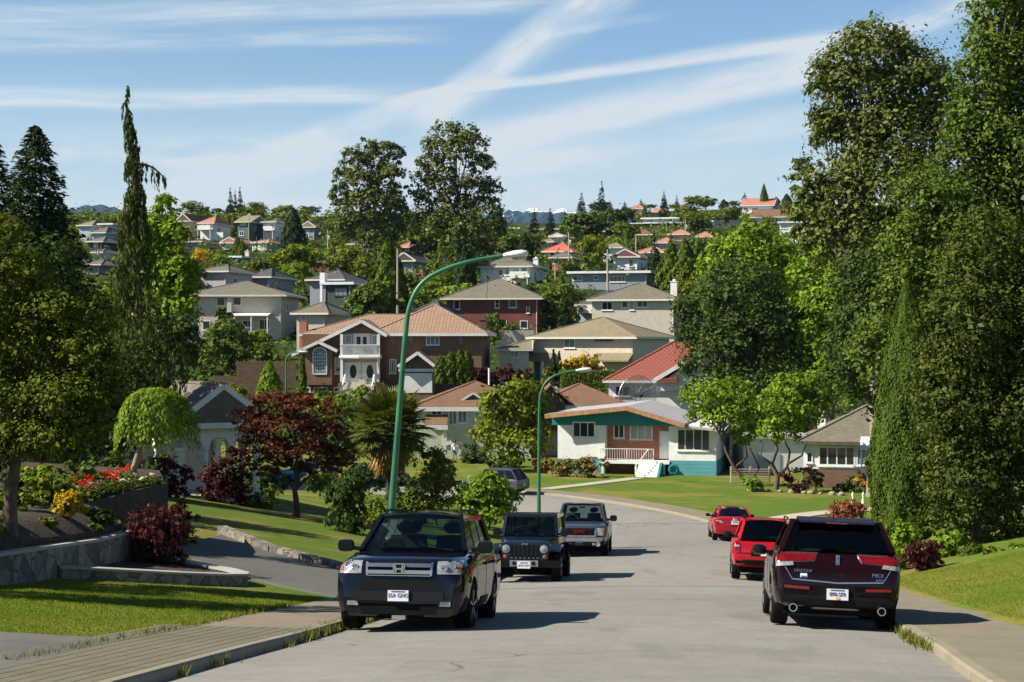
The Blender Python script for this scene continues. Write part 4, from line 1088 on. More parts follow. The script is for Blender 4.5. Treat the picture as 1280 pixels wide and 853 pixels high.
hill_house('hip_roofed_house', 'taupe house with double grey hip roof over the tan hip roof', 735, 866, 402, 374.5, 354, 11, 'grey_stucco', 'r_grey', wins=[(759, 382.5, 14, 11), (781, 380, 8, 10), (790, 382, 6, 12, dict(glass='glass_pale')), (803, 380, 14, 9), (840, 380, 15, 9)], glass='glass', d=204, chim=(833, 351, 'trim'))
bl = hill_house('pale_blue_house', 'pale blue house with dark roof left of the taupe house', 719, 798, 392, 381, 364, 9, 'paleblue', 'r_dark', wins=[(733, 372+12, 5, 6)], d=219, deck=(390, 722, 750))
mh = hill_house('wide_modern_house', 'wide grey house with shallow white roof on the mid slope', 709, 829, 357, 341.5, 338, 10, 'greyblue', 'r_white', 'flat', wins=[(722, 347.5, 12, 6), (745, 347, 7, 6), (815, 347, 14, 6), (772, 349, 20, 8, dict(glass='glass', mull=3))], d=252, over=.7)
hill_house('coral_roofed_house', 'house with bright coral red hip roof left of the yellow green tree', 677, 730, 330, 314.5, 304, 10, 'white', 'r_coral', wins=[(690, 318, 6, 4)], d=330, fascia='trim')
rb = hill_house('brick_bungalow', 'brown brick bungalow with grey roof in front of the coral red roof', 686, 730, 341, 322, 314.5, 9, 'orangebrick', 'r_grey', wins=[(718, 327, 11, 7, dict(mull=2)), (695, 327, 7, 6)], d=296, chim=(681, 322, 'white'))
hill_house('gabled_house', 'white house with maroon roof and open front gable', 763, 816, 338, 321, 311.5, 12, 'white', 'r_maroon', 'gable', wins=[(772, 328, 9, 8, dict(mull=3)), (789, 329, 6, 9, dict(glass='glass', mull=0)), (803, 329, 8, 7)], d=290, deck=(336, 764, 778))
hill_house('tan_roofed_house', 'house with tan grey roof peeking over the maroon roof', 750, 790, 321, 309.5, 303.5, 9, 'white', 'r_moss', wins=[(783, 314, 4, 3)], d=318)
hill_house('orange_roofed_house', 'white house with faded orange roof between two dark conifers', 794, 842, 330, 315.5, 308, 10, 'paleblue', 'r_orange', wins=[(833, 320, 7, 6), (822, 320, 5, 5)], d=318)
hill_house('lower_orange_house', 'low white house with orange roof behind the small dark spruce', 806, 838, 340, 331, 326, 8, 'white', 'r_orange', wins=[(830, 335, 5, 3)], d=300)
hill_house('brown_hip_house', 'tan house with brown hip roof below the modern flat roofs', 787, 824, 301, 293.5, 287, 9, 'tan', 'r_brown', wins=[(803, 297, 10, 3, dict(mull=2)), (814, 297, 8, 3)], d=396)
hill_house('pale_gabled_house', 'pale blue house with orange brown roof right of the brown hip roof', 821, 845, 312, 303.5, 297, 8, 'paleblue', 'r_orange', wins=[(828, 306, 4, 3), (837, 306, 4, 3)], d=352)
hill_house('pink_house', 'pink walled house with salmon roof left of the timber pole', 833, 870, 302, 293, 287, 9, 'pinkwall', 'r_orange', wins=[(840, 297, 6, 4), (860, 298, 4, 4)], d=388)
fm = hill_house('terraced_modern_house', 'two level modern house with flat white roofs near the hilltop', 801, 857, 290, 273.5, 272, 9, 'greyblue', 'r_white', 'flat', wins=[(813, 276, 10, 4, dict(mull=3)), (836, 276, 10, 4, dict(mull=3)), (849, 276, 9, 4), (818, 283, 8, 4), (830, 283, 8, 4), (844, 283, 8, 4)], d=440, glass='glass')
mb = MB(); mb.box(fm.x(786), fm.x(857), fm.fy-2.4, fm.fy, fm.z(280.3), fm.z(279)); mb.build('terrace_roof', M['r_white'], fm.root)
hill_house('flat_pavilion', 'small flat roofed house left of the two level modern house', 773, 791, 284, 273.5, 272.5, 7, 'white', 'r_white', 'flat', wins=[(781, 276.5, 8, 3)], d=450)
hill_house('brick_hilltop_house', 'tan brick house with chimney on the hilltop', 814, 838, 274, 265, 261, 8, 'orangebrick', 'r_orange', 'side', wins=[(821, 269, 4, 3)], d=474, chim=(828, 260.5, 'orangebrick'))
hill_house('salmon_roofed_villa', 'large villa with salmon roof and white gable on the right skyline', 926, 974, 272, 257, 248.5, 14, 'white', 'r_orange', 'side', wins=[(931, 262, 4, 4), (944, 262, 8, 4), (962, 262, 8, 4)], d=470, fascia='trim', deck=(267, 928, 966))
hill_house('white_gabled_house', 'white gabled house with brown roof below the salmon roofed villa', 938, 992, 284, 271.5, 262, 10, 'white', 'r_brown', 'side', wins=[(973, 277, 8, 5), (984, 277, 6, 5), (945, 277, 6, 4)], d=440)
hill_house('cream_terrace_house', 'cream stacked house half hidden left of the tall poplar', 972, 1014, 300, 278.5, 277, 9, 'cream', 'r_white', 'flat', wins=[(980, 284, 8, 4), (996, 284, 8, 4), (984, 292, 8, 4)], d=408)
hill_house('long_white_house', 'long low white house left of the bright green maple top', 887, 932, 288, 277, 275.5, 8, 'white', 'r_white', 'flat', wins=[(897, 281, 6, 4), (910, 281, 6, 4), (922, 281, 5, 4)], d=432)
hill_house('blue_shed_house', 'pale blue house with white roof behind the bright maple', 985, 1016, 318, 303, 299, 8, 'paleblue', 'r_white', 'side', wins=[(1000, 309, 6, 5)], d=372)
# skyline row left of the yellow green tree
hill_house('skyline_house', 'grey hilltop house under a brown roof left of the three small spruces', 652, 684, 293, 285.5, 279.5, 9, 'greyblue', 'r_brown', wins=[(662, 289, 6, 3), (675, 289, 6, 3)], d=430)
hill_house('skyline_house', 'long dark hip roofed house beneath the three small spruces', 668, 710, 294, 286.5, 281.5, 9, 'greyblue', 'r_dark', wins=[(680, 290, 6, 3), (695, 290, 7, 3)], d=424)
hill_house('skyline_house', 'white hilltop cabin at the left end of the skyline row', 634, 657, 292, 286, 283, 8, 'white', 'r_white', 'flat', wins=[(642, 289, 5, 3), (650, 289, 4, 3)], d=428)
hill_house('tiny_white_house', 'white house with steep pale roof above the coral red roof', 691, 712, 304, 296, 291.5, 8, 'white', 'r_white', 'gable', wins=[(698, 300, 4, 3), (705, 300, 4, 3)], d=385)
hill_house('tan_bungalow', 'low tan bungalow left of the steep pale roof', 676, 698, 307, 302.5, 298.5, 8, 'tan', 'r_moss', wins=[(684, 304.5, 5, 2)], d=372)
# upper left row
hill_house('brown_gabled_house', 'brown gabled house at the left end of the skyline row, beside the weeping cypress', 224, 258, 298, 276.5, 267, 10, 'tan', 'r_maroon', 'gable', wins=[(242, 280, 6, 5), (247, 291, 7, 5)], d=398)
rw = hill_house('red_capped_house', 'white two storey house with dark red roof and white garage doors', 247, 292, 302, 279, 270.5, 10, 'white', 'r_coral' if False else 'r_orange', wins=[(256, 282, 4, 5), (263, 282, 4, 5), (277, 282, 6, 5)], d=388, deck=(287, 249, 284))
mb = MB(); mb.box(rw.x(252), rw.x(279), rw.fy-.07, rw.fy-.005, rw.z(301), rw.z(291)); mb.build('garage_door', M['trim'], rw.root)
hill_house('green_house', 'dark green two storey house with grey gable roof and chimney', 294, 336, 300, 277.5, 270, 10, 'tealgrey', 'r_moss', 'side', wins=[(304, 279.8, 8, 4), (318, 279.8, 8, 4), (317, 288, 11, 4), (302, 292, 6, 6)], d=392, chim=(298, 267, 'white'))
hill_house('cream_stacked_house', 'cream two level house with balconies beside the dark cone tree', 331, 362, 302, 277.5, 274.5, 10, 'white', 'r_grey', wins=[(340, 284, 5, 6, dict(glass='glass')), (350, 281, 9, 5), (341, 292, 6, 5), (350, 292, 8, 5)], d=394, deck=(288, 332, 360))
hill_house('low_grey_house', 'low grey house with flat eaves at the foot of the white garage house', 234, 274, 315, 302, 299, 9, 'greyblue', 'r_dark', wins=[(255, 306, 8, 5), (267, 307, 6, 6)], d=362)
hill_house('arched_roof_house', 'white house with low red edged gable roof below the green house', 274, 322, 314, 303.5, 296.5, 9, 'white', 'r_orange', 'gable', wins=[(281, 304.5, 6, 4), (304, 304.5, 7, 4), (313, 308, 5, 4)], d=362)
hill_house('balcony_bungalow', 'blue grey house with wide white balcony right of the low gable roof', 319, 353, 320, 303, 299.5, 9, 'paleblue', 'r_orange', wins=[(327, 306, 8, 4), (341, 307, 12, 6), (341, 317, 5, 4)], d=350, deck=(313, 319, 352))
hill_house('chimney_house', 'dark house with three chimneys and grey gable behind the yellow trees', 378, 412, 304, 284, 276.5, 10, 'greyblue', 'r_moss', 'gable', wins=[(398, 285, 4, 4), (403, 295, 5, 7, dict(glass='glass_pale')), (384, 292, 5, 8, dict(glass='glass_pale'))], d=398, chim=(379, 275, 'redbrick'))
hill_house('white_carport', 'low building with white carport roof and grey chimney below the arched roof house', 285, 318, 329, 322, 319.5, 8, 'darkwall', 'r_white', 'flat', wins=[(296, 325, 6, 3)], d=322, chim=(300, 313, 'grey_stucco'))
hill_house('small_flat_house', 'small flat roofed house with red brick front left of the yellow green hillside tree', 399, 423, 342, 328, 326.5, 8, 'redbrick', 'r_moss', 'flat', wins=[(408, 332, 9, 5)], d=282)
# behind the weeping cypress
hill_house('tan_capped_house', 'house with tan hip roof highest in the cluster beside the dark spruces', 105, 134, 300, 282, 275.5, 10, 'paleblue', 'r_moss', wins=[(120, 287, 5, 4)], d=392)
hill_house('white_capped_house', 'house with curved white roof left of the weeping cypress', 128, 160, 300, 281, 278, 9, 'grey_stucco', 'r_white', 'flat', wins=[(146, 286, 5, 4)], d=386)
hill_house('pale_hip_house', 'pale blue house with grey hip roof in the cluster beside the dark spruces', 113, 157, 305, 291, 284, 9, 'paleblue', 'r_grey', wins=[(132, 295, 9, 4, dict(glass='glass_pale')), (150, 295, 6, 4)], d=368)
hill_house('dark_hip_roofed_house', 'dark walled house with white window and grey hip roof beside the dark spruces', 110, 154, 318, 302, 296, 9, 'darkwall', 'r_grey', wins=[(138, 306.5, 10, 7, dict(glass='glass_pale')), (120, 306, 6, 5)], d=342)
hill_house('pale_blue_terrace', 'pale blue house with wide windows under the dark walled house', 112, 152, 333, 315.5, 311, 9, 'white', 'r_dark', wins=[(137, 322, 13, 7, dict(mull=3)), (119, 322, 6, 7)], d=320)
hill_house('brick_fronted_house', 'house with red brick corner and blue windows lowest in the left cluster', 110, 150, 352, 331, 325, 9, 'greyblue', 'r_grey', wins=[(127, 335, 11, 7, dict(mull=2)), (127, 345, 11, 7)], d=280, chim=(137, 328, 'redbrick'))
hill_house('red_chimney_house', 'house with faded red roof left of the grey gable in the poplar gap', 503, 531, 316, 309, 301, 9, 'brownwall', 'r_orange', wins=[(509, 312, 5, 4), (520, 312, 5, 4)], d=345)
hill_house('grey_gabled_house', 'grey house with blue window in its steep front gable between the poplars', 500, 532, 340, 326, 315.5, 9, 'greyblue', 'r_dark', 'gable', wins=[(521, 323, 4, 4)], d=282)
hill_house('brown_roofed_bungalow', 'low bungalow with brown roof behind the tall conifer and street lamp', 506, 548, 360, 349.5, 338, 9, 'tan', 'r_maroon', wins=[(520, 354, 6, 4)], d=248)
hill_house('hidden_brown_house', 'brown house with dark roof behind the foreground shade tree', 60, 146, 403, 378, 366, 10, 'brownwall', 'r_maroon', wins=[(110, 387, 10, 8), (136, 388, 5, 10, dict(glass='glass_pale'))], d=190)
hill_house('white_clad_house', 'white house showing between the weeping cypress and the grey house', 186, 236, 424, 392, 380, 9, 'white', 'r_grey', wins=[(200, 402, 9, 9), (222, 402, 9, 9)], d=186)

for a in (('stucco_bungalow','cream stucco bungalow with brown roof right of the weeping cypress',203,238,318,309,302,'cream','r_brown',346),('rear_terrace_house','pale house with dark roof showing behind the left poplar',436,474,316,305,298,'white','r_dark',350),
          ('ridge_cottage','small white cottage with grey roof above the white house by the lamp',612,646,318,308,301,'white','r_grey',340),('blue_ridge_house','pale blue two storey house beneath the tallest skyline spruce',742,776,300,289,283,'paleblue','r_grey',404),
          ('tan_terrace_house','tan house with orange roof right of the pink walled house',866,898,306,296,290,'tan','r_orange',380),('grey_terrace_house','grey house with pale roof left of the lime green maple',860,896,328,316,309,'greyblue','r_moss',322),
          ('white_ridge_house','white house with dark roof left of the salmon roofed villa',896,926,274,264,258,'white','r_dark',476),('peach_ridge_house','peach walled house on the right skyline beside the tan brick house',842,872,270,261,255,'pinkwall','r_brown',478),
          ('cream_ridge_house','cream two level house above the modern flat roofed house',786,812,270,261,256,'cream','r_orange',480),('pale_gable_house','white house with low grey roof below the dark cone tree',352,384,330,320,313,'white','r_grey',316)):
    nm, lb, x0, x1, b, e, rg, wl, rf_, dd = a; hill_house(nm, lb, x0, x1, b, e, rg, 9, wl, rf_, wins=[(x0+(x1-x0)*t, e+(b-e)*u, (x1-x0)*.16, (b-e)*.30) for t in (.25, .5) for u in ((.3, .74) if b-e > 9.5 else (.42,))], d=dd)
# ------------------------------------------------------------------ vehicles
from mathutils.bvhtree import BVHTree
def paint(name, col, metallic=0.35, rough=0.32):
    t = NT(name); v = t.coord('Object')
    nz = t.noise(v, 1.3, 4, 0.6)
    c = t.ramp(nz, [(0.3, tuple(x*0.9 for x in col)), (0.7, col)])
    sp = t.n('ShaderNodeSeparateXYZ'); t.l(v, sp.inputs[0])
    dust = t.math('MULTIPLY', t.maprange(sp.outputs[2], 0.7, 0.2, 0, 0.16), t.maprange(t.noise(v, 5, 4), 0.3, 0.7, 0.3, 1))
    c = t.mix(dust, c, (0.06, 0.052, 0.042))
    t.bsdf(c, rough, metallic, 0.0, coat=0.85, coat_rough=0.04)
    return t.mat
def carglass(name, tint, gloss=1.0):
    t = NT(name)
    fr = t.n('ShaderNodeFresnel'); fr.inputs['IOR'].default_value = 1.5
    tr = t.n('ShaderNodeBsdfTransparent'); tr.inputs[0].default_value = tuple(tint) + (1,)
    gl = t.n('ShaderNodeBsdfGlossy'); gl.inputs['Roughness'].default_value = 0.03; gl.inputs[0].default_value = (gloss,)*3 + (1,)
    m = t.n('ShaderNodeMixShader'); t.l(fr.outputs[0], m.inputs[0]); t.l(tr.outputs[0], m.inputs[1]); t.l(gl.outputs[0], m.inputs[2])
    t.l(m.outputs[0], t.out.inputs['Surface']); return t.mat
M['p_black'] = paint('black_pearl_paint', (0.004, 0.006, 0.011), 0.0, 0.5); M['p_maroon'] = paint('dark_maroon_paint', (0.012, 0.0022, 0.0026), 0.05, 0.4)
M['p_navy'] = paint('slate_navy_paint', (0.010, 0.020, 0.036), 0.0, 0.45); M['p_steel'] = paint('steel_blue_paint', (0.05, 0.065, 0.09), 0.3)
M['p_red'] = paint('bright_red_paint', (0.47, 0.010, 0.022), 0.15); M['p_red2'] = paint('deep_red_paint', (0.42, 0.010, 0.025), 0.25); M['p_silver'] = paint('silver_paint', (0.42, 0.44, 0.46), 0.6)
M['p_blue'] = paint('mid_blue_paint', (0.05, 0.13, 0.30), 0.3); M['p_grey'] = paint('dark_silver_paint', (0.09, 0.10, 0.11), 0.4)
M['cglass'] = carglass('green_tinted_car_glass', (0.42, 0.56, 0.55)); M['pglass'] = carglass('dark_privacy_glass', (0.05, 0.06, 0.06)); M['mglass'] = carglass('side_car_glass', (0.16, 0.2, 0.19))
M['chrome'] = pm('chrome', (0.66, 0.66, 0.67), 0.2, 0.04, metallic=0.95); M['alloy'] = pm('alloy_wheel', (0.42, 0.42, 0.43), 0.35, 0.08, metallic=0.8)
M['tyre'] = pm('tyre_rubber', (0.012, 0.0115, 0.011), 0.9, 0.2, spec=0.08); M['clad'] = pm('grey_plastic_cladding', (0.016, 0.016, 0.016), 0.6, 0.12, spec=0.12)
M['seat'] = pm('grey_leather', (0.30, 0.29, 0.27), 0.6, 0.1); M['dash'] = pm('dark_interior', (0.018, 0.018, 0.018), 0.8, 0.1)
def lens(name, col, rough=0.08, coat=1.0):
    t = NT(name); v = t.coord('Object'); vo = t.n('ShaderNodeTexVoronoi'); vo.inputs['Scale'].default_value = 14; t.l(v, vo.inputs['Vector'])
    c = t.ramp(vo.outputs[0], [(0.1, tuple(x*1.1 for x in col)), (0.8, tuple(x*0.72 for x in col))])
    t.bsdf(c, rough, 0.2, 0.6, coat=coat); return t.mat
M['redlens'] = lens('red_lamp_lens', (0.22, 0.004, 0.006)); M['clearlens'] = lens('clear_lamp_lens', (0.36, 0.375, 0.39)); M['amber'] = lens('amber_lens', (0.60, 0.13, 0.02))
M['plate'] = pm('white_plate', (0.72, 0.73, 0.75), 0.45, 0.05); M['plateink'] = pm('blue_plate_ink', (0.06, 0.09, 0.28), 0.5, 0.05); M['gold'] = pm('yellow_emblem', (0.75, 0.42, 0.03), 0.5, 0.05); M['redink'] = pm('red_badge', (0.30, 0.015, 0.02), 0.35, 0.05)
M['wmetal'] = pm('white_enamel', (0.70, 0.71, 0.72), 0.35, 0.06)

def text_mesh(name, s, size, mat, parent, loc, rot=(R(90), 0, 0), depth=0.004, ax='CENTER', scale=(1,1,1)):
    cu = bpy.data.curves.new(name, 'FONT'); cu.body = s; cu.size = size; cu.extrude = depth; cu.align_x = ax; cu.align_y = 'CENTER'
    to = bpy.data.objects.new(name, cu); me = bpy.data.meshes.new_from_object(to); me.name = name
    bpy.data.objects.remove(to); me.materials.clear(); me.materials.append(mat)
    o = bpy.data.objects.new(name, me); link(o, parent); o.location = loc; o.rotation_euler = rot; o.scale = scale; return o

class Car:
    def __init__(s, name, label, cx, cy, heading, cat, group, roll=0.0, dz=0.0):
        """heading: unit (x, y) direction of the nose"""
        h = Vector(heading).normalized(); L = 2.0
        o_c = road_off(cx, cy)[0]
        zc = lambda x, y: float(BASE(y)) + 0.09*(1-min(1, abs(o_c)/4.2)**2)
        f = Vector((h.x*L, h.y*L, zc(cx+h.x, cy+h.y)-zc(cx-h.x, cy-h.y))).normalized()
        r = f.cross(Vector((0,0,1))).normalized(); u = r.cross(f).normalized()
        s.root = empty(name, (cx, cy, zc(cx, cy)+dz), 0, label, cat, group)
        m = Matrix((r, f, u)).transposed(); s.root.rotation_euler = (m @ Matrix.Rotation(roll, 3, 'Y')).to_euler()
    def body(s, st, paint_, axles, r, wtop=0.94, top_drop=0.0, trackx=None):
        rows = []
        for (y, zb, zs, zt, w, ws) in st:
            half = [(0,zb),(w*.80,zb),(w*.945,zb+.05),(w*.985,zb+.2),(w,zb*.45+zs*.55),(w*.995,zs-.14),(w*.975,zs-.05),(ws,zs),(ws*.86,zs+(zt-zs)*.7),(ws*.5,zt-.006),(0,zt)]
            ring = half + [(-x, z) for x, z in half[-2:0:-1]]
            rows.append([(x, y, z) for x, z in ring])
        n = len(rows[0]); mb = MB()
        for rw in rows: mb.v.extend(rw)
        for i in range(len(rows)-1):
            for k in range(n): mb.f.append([i*n+k, i*n+(k+1)%n, (i+1)*n+(k+1)%n, (i+1)*n+k]); mb.m.append(0)
        mb.f.append(list(range(n))[::-1]); mb.m.append(0); e = (len(rows)-1)*n; mb.f.append([e+k for k in range(n)]); mb.m.append(0)
        o = mb.build('body', M[paint_], s.root, uv=False)
        s.hw = max(x[4] for x in st)
        # wheel arches are cut out of the body
        cut = MB()
        for ay in axles:
            for sg in (-1, 1): cut.lathe([(r+.075, sg*(s.hw-.34)), (r+.075, sg*(s.hw+.3))], 'x', 28, c=(0, ay, r))
        co_ = cut.build('cutter', M['black_dull'], None, uv=False)
        md = o.modifiers.new('arch', 'BOOLEAN'); md.object = co_; md.operation = 'DIFFERENCE'; md.solver = 'EXACT'
        o.parent = None; bpy.context.view_layer.update()
        me2 = bpy.data.meshes.new_from_object(o.evaluated_get(bpy.context.evaluated_depsgraph_get()))
        o.modifiers.clear(); o.data = me2; me2.name = 'body'; o.parent = s.root
        bpy.data.objects.remove(co_)
        me2.shade_smooth(); me2.set_sharp_from_angle(angle=R(32))
        s.bodyo = o; bm = bmesh.new(); bm.from_mesh(me2); s.tree = BVHTree.FromBMesh(bm); bm.free()
        s.axles, s.r = axles, r
        # dark wheel wells and underbody
        ub = MB(); ub.box(-s.hw*.8, s.hw*.8, st[0][0]+.35, st[-1][0]-.4, .2, .42)
        for ay in axles: ub.tube([(-s.hw*.85, ay, r), (s.hw*.85, ay, r)], .05, 8)
        ub.build('underbody', M['black_dull'], s.root, uv=False)
        return o
    def wheels(s, rim='alloy', wide=.23, spokes=5, steer=0.0, inset=.015):
        for ay in s.axles:
            for sg in (-1, 1):
                x1 = s.hw-inset; xc = sg*(x1-wide/2); r = s.r
                rm = MB(); rr = r*.66
                rm.lathe([(rr, -wide*.3), (rr*1.02, wide*.44), (rr*.93, wide*.46), (rr*.90, wide*.28), (.001, wide*.24)], 'x', 26, c=(0,0,0))
                rm.lathe([(.001, wide*.2), (r*.17, wide*.2), (r*.15, wide*.42), (.001, wide*.43)], 'x', 14)
                for k in range(spokes):
                    a = 2*math.pi*k/spokes+.3; d_ = Vector((0, math.cos(a), math.sin(a)))
                    rm.bar(d_*r*.1+Vector((wide*.36,0,0)), d_*rr*.96+Vector((wide*.4,0,0)), r*.2, wide*.12)
                if sg < 0: rm.v = [(-x, y, z) for x, y, z in rm.v]
                w = rm.build('wheel', M[rim], s.root, smooth=35, uv=False); w.location = (xc, ay, r)
                if ay == max(s.axles): w.rotation_euler = (0, 0, steer)
                ty = MB(); ty.lathe([(rr*.98, -wide*.48), (r*.90, -wide*.5), (r*.975, -wide*.44), (r, -wide*.32), (r, wide*.32), (r*.975, wide*.44), (r*.90, wide*.5), (rr*.98, wide*.48)], 'x', 34)
                ty.build('tyre', M['tyre'], w, smooth=50, uv=False)
    def hit(s, o, d):
        r_ = s.tree.ray_cast(Vector(o), Vector(d)); return r_[0], r_[1]
    def patch(s, name, quad, mat, face='F', eps=.012, n=6, parent=None, skirt=.04, fallback=None, smooth=True):
        """four (u, v) corners laid onto the body surface seen from a side: F front, B rear, L or R side"""
        P = [Vector(q) for q in quad]; rows = []
        last = None
        for i in range(n+1):
            row = []
            for j in range(n+1):
                a = P[0].lerp(P[1], j/n); b = P[3].lerp(P[2], j/n); p = a.lerp(b, i/n)
                if face in 'FB':
                    sg = 1 if face == 'F' else -1; h_, _ = s.hit((p.x, sg*6, p.y), (0, -sg, 0)); d = Vector((0, sg, 0)); q = Vector((p.x, h_.y if h_ else (last if last is not None else 0), p.y))
                    if h_: last = h_.y
                elif face == 'T':
                    h_, _ = s.hit((p.x, p.y, 4), (0, 0, -1)); d = Vector((0,0,1)); q = Vector((p.x, p.y, h_.z if h_ else (last or 1)))
                    if h_: last = h_.z
                else:
                    sg = 1 if face == 'R' else -1; h_, _ = s.hit((sg*4, p.x, p.y), (-sg, 0, 0)); d = Vector((sg, 0, 0)); q = Vector((h_.x if h_ else sg*s.hw, p.x, p.y))
                row.append(q + d*eps)
            rows.append(row)
        mb = MB(); mb.grid(rows)
        ring = rows[0] + [r_[-1] for r_ in rows[1:]] + rows[-1][-2::-1] + [r_[0] for r_ in rows[-2:0:-1]]
        b = len(mb.v); m_ = len(ring); mb.v.extend([tuple(p) for p in ring]); mb.v.extend([tuple(p - d*skirt) for p in ring])
        for k in range(m_): mb.f.append([b+k, b+(k+1)%m_, b+m_+(k+1)%m_, b+m_+k]); mb.m.append(0)
        return mb.build(name, M[mat], parent or s.root, smooth=40 if smooth else None, uv=False)
    def panel(s, name, c4, mat, bulge=0.0, n=6, u=(0,1), v=(0,1), off=0.0, th=0.0, parent=None):
        """curved panel over four 3-D corners: bottom-left, bottom-right, top-right, top-left"""
        A, B, C, D = [Vector(p) for p in c4]; nrm = ((B-A).cross(D-A)).normalized(); rows = []
        for i in range(n+1):
            vv = v[0]+(v[1]-v[0])*i/n; row = []
            for j in range(n+1):
                uu = u[0]+(u[1]-u[0])*j/n
                p = A.lerp(B, uu).lerp(D.lerp(C, uu), vv)
                row.append(p + nrm*(bulge*(1-(2*uu-1)**2)*(0.6+.4*(1-(2*vv-1)**2))+off))
            rows.append(row)
        mb = MB(); mb.grid(rows)
        if th:
            rows2 = [[p - nrm*th for p in r_] for r_ in rows]; mb.grid(rows2)
            for P, Q in ((rows[0], rows2[0]), (rows[-1], rows2[-1]), ([r_[0] for r_ in rows], [r_[0] for r_ in rows2]), ([r_[-1] for r_ in rows], [r_[-1] for r_ in rows2])): mb.grid([P, Q])
        return mb.build(name, M[mat], parent or s.root, smooth=40, uv=False)
    def cabin(s, fb, ft, rt_, rb, paint_, pillars, front='cglass', rear='mglass', side='mglass', roofb=.05, pw=.075, roofmat=None, bul=.07, pillmat='black'):
        """fb, ft, rt_, rb: (half width, y, z) of windscreen base, windscreen top, roof rear, rear window base"""
        p = lambda q, sg: Vector((q[0]*sg, q[1], q[2]))
        rf = s.panel('roof', [p(rt_, -1), p(rt_, 1), p(ft, 1), p(ft, -1)], roofmat or paint_, roofb, 8, th=.05)
        # the roof's normal must face up
        fr = MB()
        for sg in (-1, 1):
            fr.bar(p(fb, sg), p(ft, sg), pw, pw); fr.bar(p(ft, sg)+Vector((0,0,-.02)), p(rt_, sg)+Vector((0,0,-.02)), pw, pw); fr.bar(p(rt_, sg), p(rb, sg), pw*1.1, pw*1.1)
        fr.bar(p(ft, -1), p(ft, 1), .09, .075); fr.bar(p(rt_, -1), p(rt_, 1), .1, .06); fr.bar(p(fb, -1)+Vector((0,.02,-.03)), p(fb, 1)+Vector((0,.02,-.03)), .07, .05)
        fr.build('window_frame', M[paint_], s.root, uv=False)
        s.panel('windscreen', [p(fb, 1), p(fb, -1), p(ft, -1), p(ft, 1)], front, bul, 8, off=.012)
        s.panel('rear_window', [p(rb, -1), p(rb, 1), p(rt_, 1), p(rt_, -1)], rear, bul*.7, 8, off=.03)
        cuts = [0.0] + list(pillars) + [1.0]
        for sg in (-1, 1):
            c4 = [p(fb, sg), p(rb, sg), p(rt_, sg), p(ft, sg)]
            if sg > 0: c4 = [p(fb, sg), p(rb, sg), p(rt_, sg), p(ft, sg)]
            for a, b in zip(cuts[:-1], cuts[1:]):
                s.panel('side_window', c4, side, 0, 3, u=(a+.012, b-.012), v=(0.0, .97), off=0.0)
            for a in pillars:
                s.panel('pillar', c4, pillmat, 0, 2, u=(a-.022, a+.022), v=(0.0, .98), off=-.004*sg, th=.03)
        return rf
    def interior(s, rows, z, w=.5, y0=-1.9, y1=1.0, hz=.62, dashy=None, wid=.8):
        fl = MB(); fl.box(-wid, wid, y0, y1, z-.03, z+.012); fo = fl.build('cabin_floor', M['dash'], s.root, uv=False)
        if dashy is not None:
            db = MB(); db.box(-wid, wid, dashy-.3, dashy, z, z+.1); db.lathe([(.17, 0), (.19, .015), (.17, .03)], 'y', 18, c=(.37, dashy-.36, z+.06)); db.build('dashboard', M['dash'], s.root, uv=False)
        for y in rows:
            for sg in (-1, 1):
                st = MB(); x = sg*.38
                st.prism([(x-.25, y, z-.1), (x+.25, y, z-.1), (x+.22, y-.12, z+.28), (x-.22, y-.12, z+.28)], (0, -.14, 0)); st.build('seat', M['seat'], s.root, uv=False)
                hr = MB(); hr.lathe([(.02, -.05), (.12, -.045), (.13, 0), (.12, .045), (.02, .05)], 'y', 12, c=(x, y-.2, z+.40), scale=(1.1, .75)); hr.build('headrest', M['seat'], s.root, smooth=50, uv=False)
    def mirror(s, x, y, z, mat='black', w=.24, h=.16, glass=-1):
        for sg in (-1, 1):
            mb = MB(); mb.lathe([(.01, -.09), (.7, -.08), (1.0, -.02), (1.0, .03), (.9, .06)], 'y', 14, c=(sg*(x+w*.55), y, z), scale=(w/2, h/2)); mb.bar((sg*(x-.12), y, z-.05), (sg*(x+.1), y, z-.02), .07, .06)
            cx_ = sg*(x+w*.4); q = []
            for (a, b, c_) in mb.v[:14*5]:
                dx, dz = (a-sg*(x+w*.55))/(w/2), (c_-z)/(h/2); rr = math.hypot(dx, dz)
                if rr > 1e-6: k_ = rr/max(1e-6, (abs(dx/rr)**4+abs(dz/rr)**4)**.25); dx, dz = dx/rr*k_, dz/rr*k_
                q.append((cx_+dx*w/2, b, z+dz*h/2))
            mb.v[:14*5] = q
            o = mb.build('mirror', M[mat], s.root, smooth=40, uv=False)
            g = MB(); g.lathe([(.001, .062), (.88, .062)], 'y', 14, c=(sg*(x+w*.4), y, z), scale=(w*.46, h*.46)); g.v = [(a, 2*y-b if glass < 0 else b, c) for a, b, c in g.v]; g.build('mirror_glass', M['chrome'], o, uv=False)
    def handles(s, ys, z, mat='black'):
        for y in ys:
            for sd in 'LR': s.patch('door_handle', [(y-.1, z-.018), (y+.1, z-.018), (y+.1, z+.018), (y-.1, z+.018)], mat, sd, eps=.035, n=2)
    def seams(s, ys, z0, z1):
        for y in ys:
            for sd in 'LR': s.patch('door_seam', [(y-.008, z0), (y+.008, z0), (y+.008, z1), (y-.008, z1)], 'black_dull', sd, eps=.003, n=8, skirt=.004)
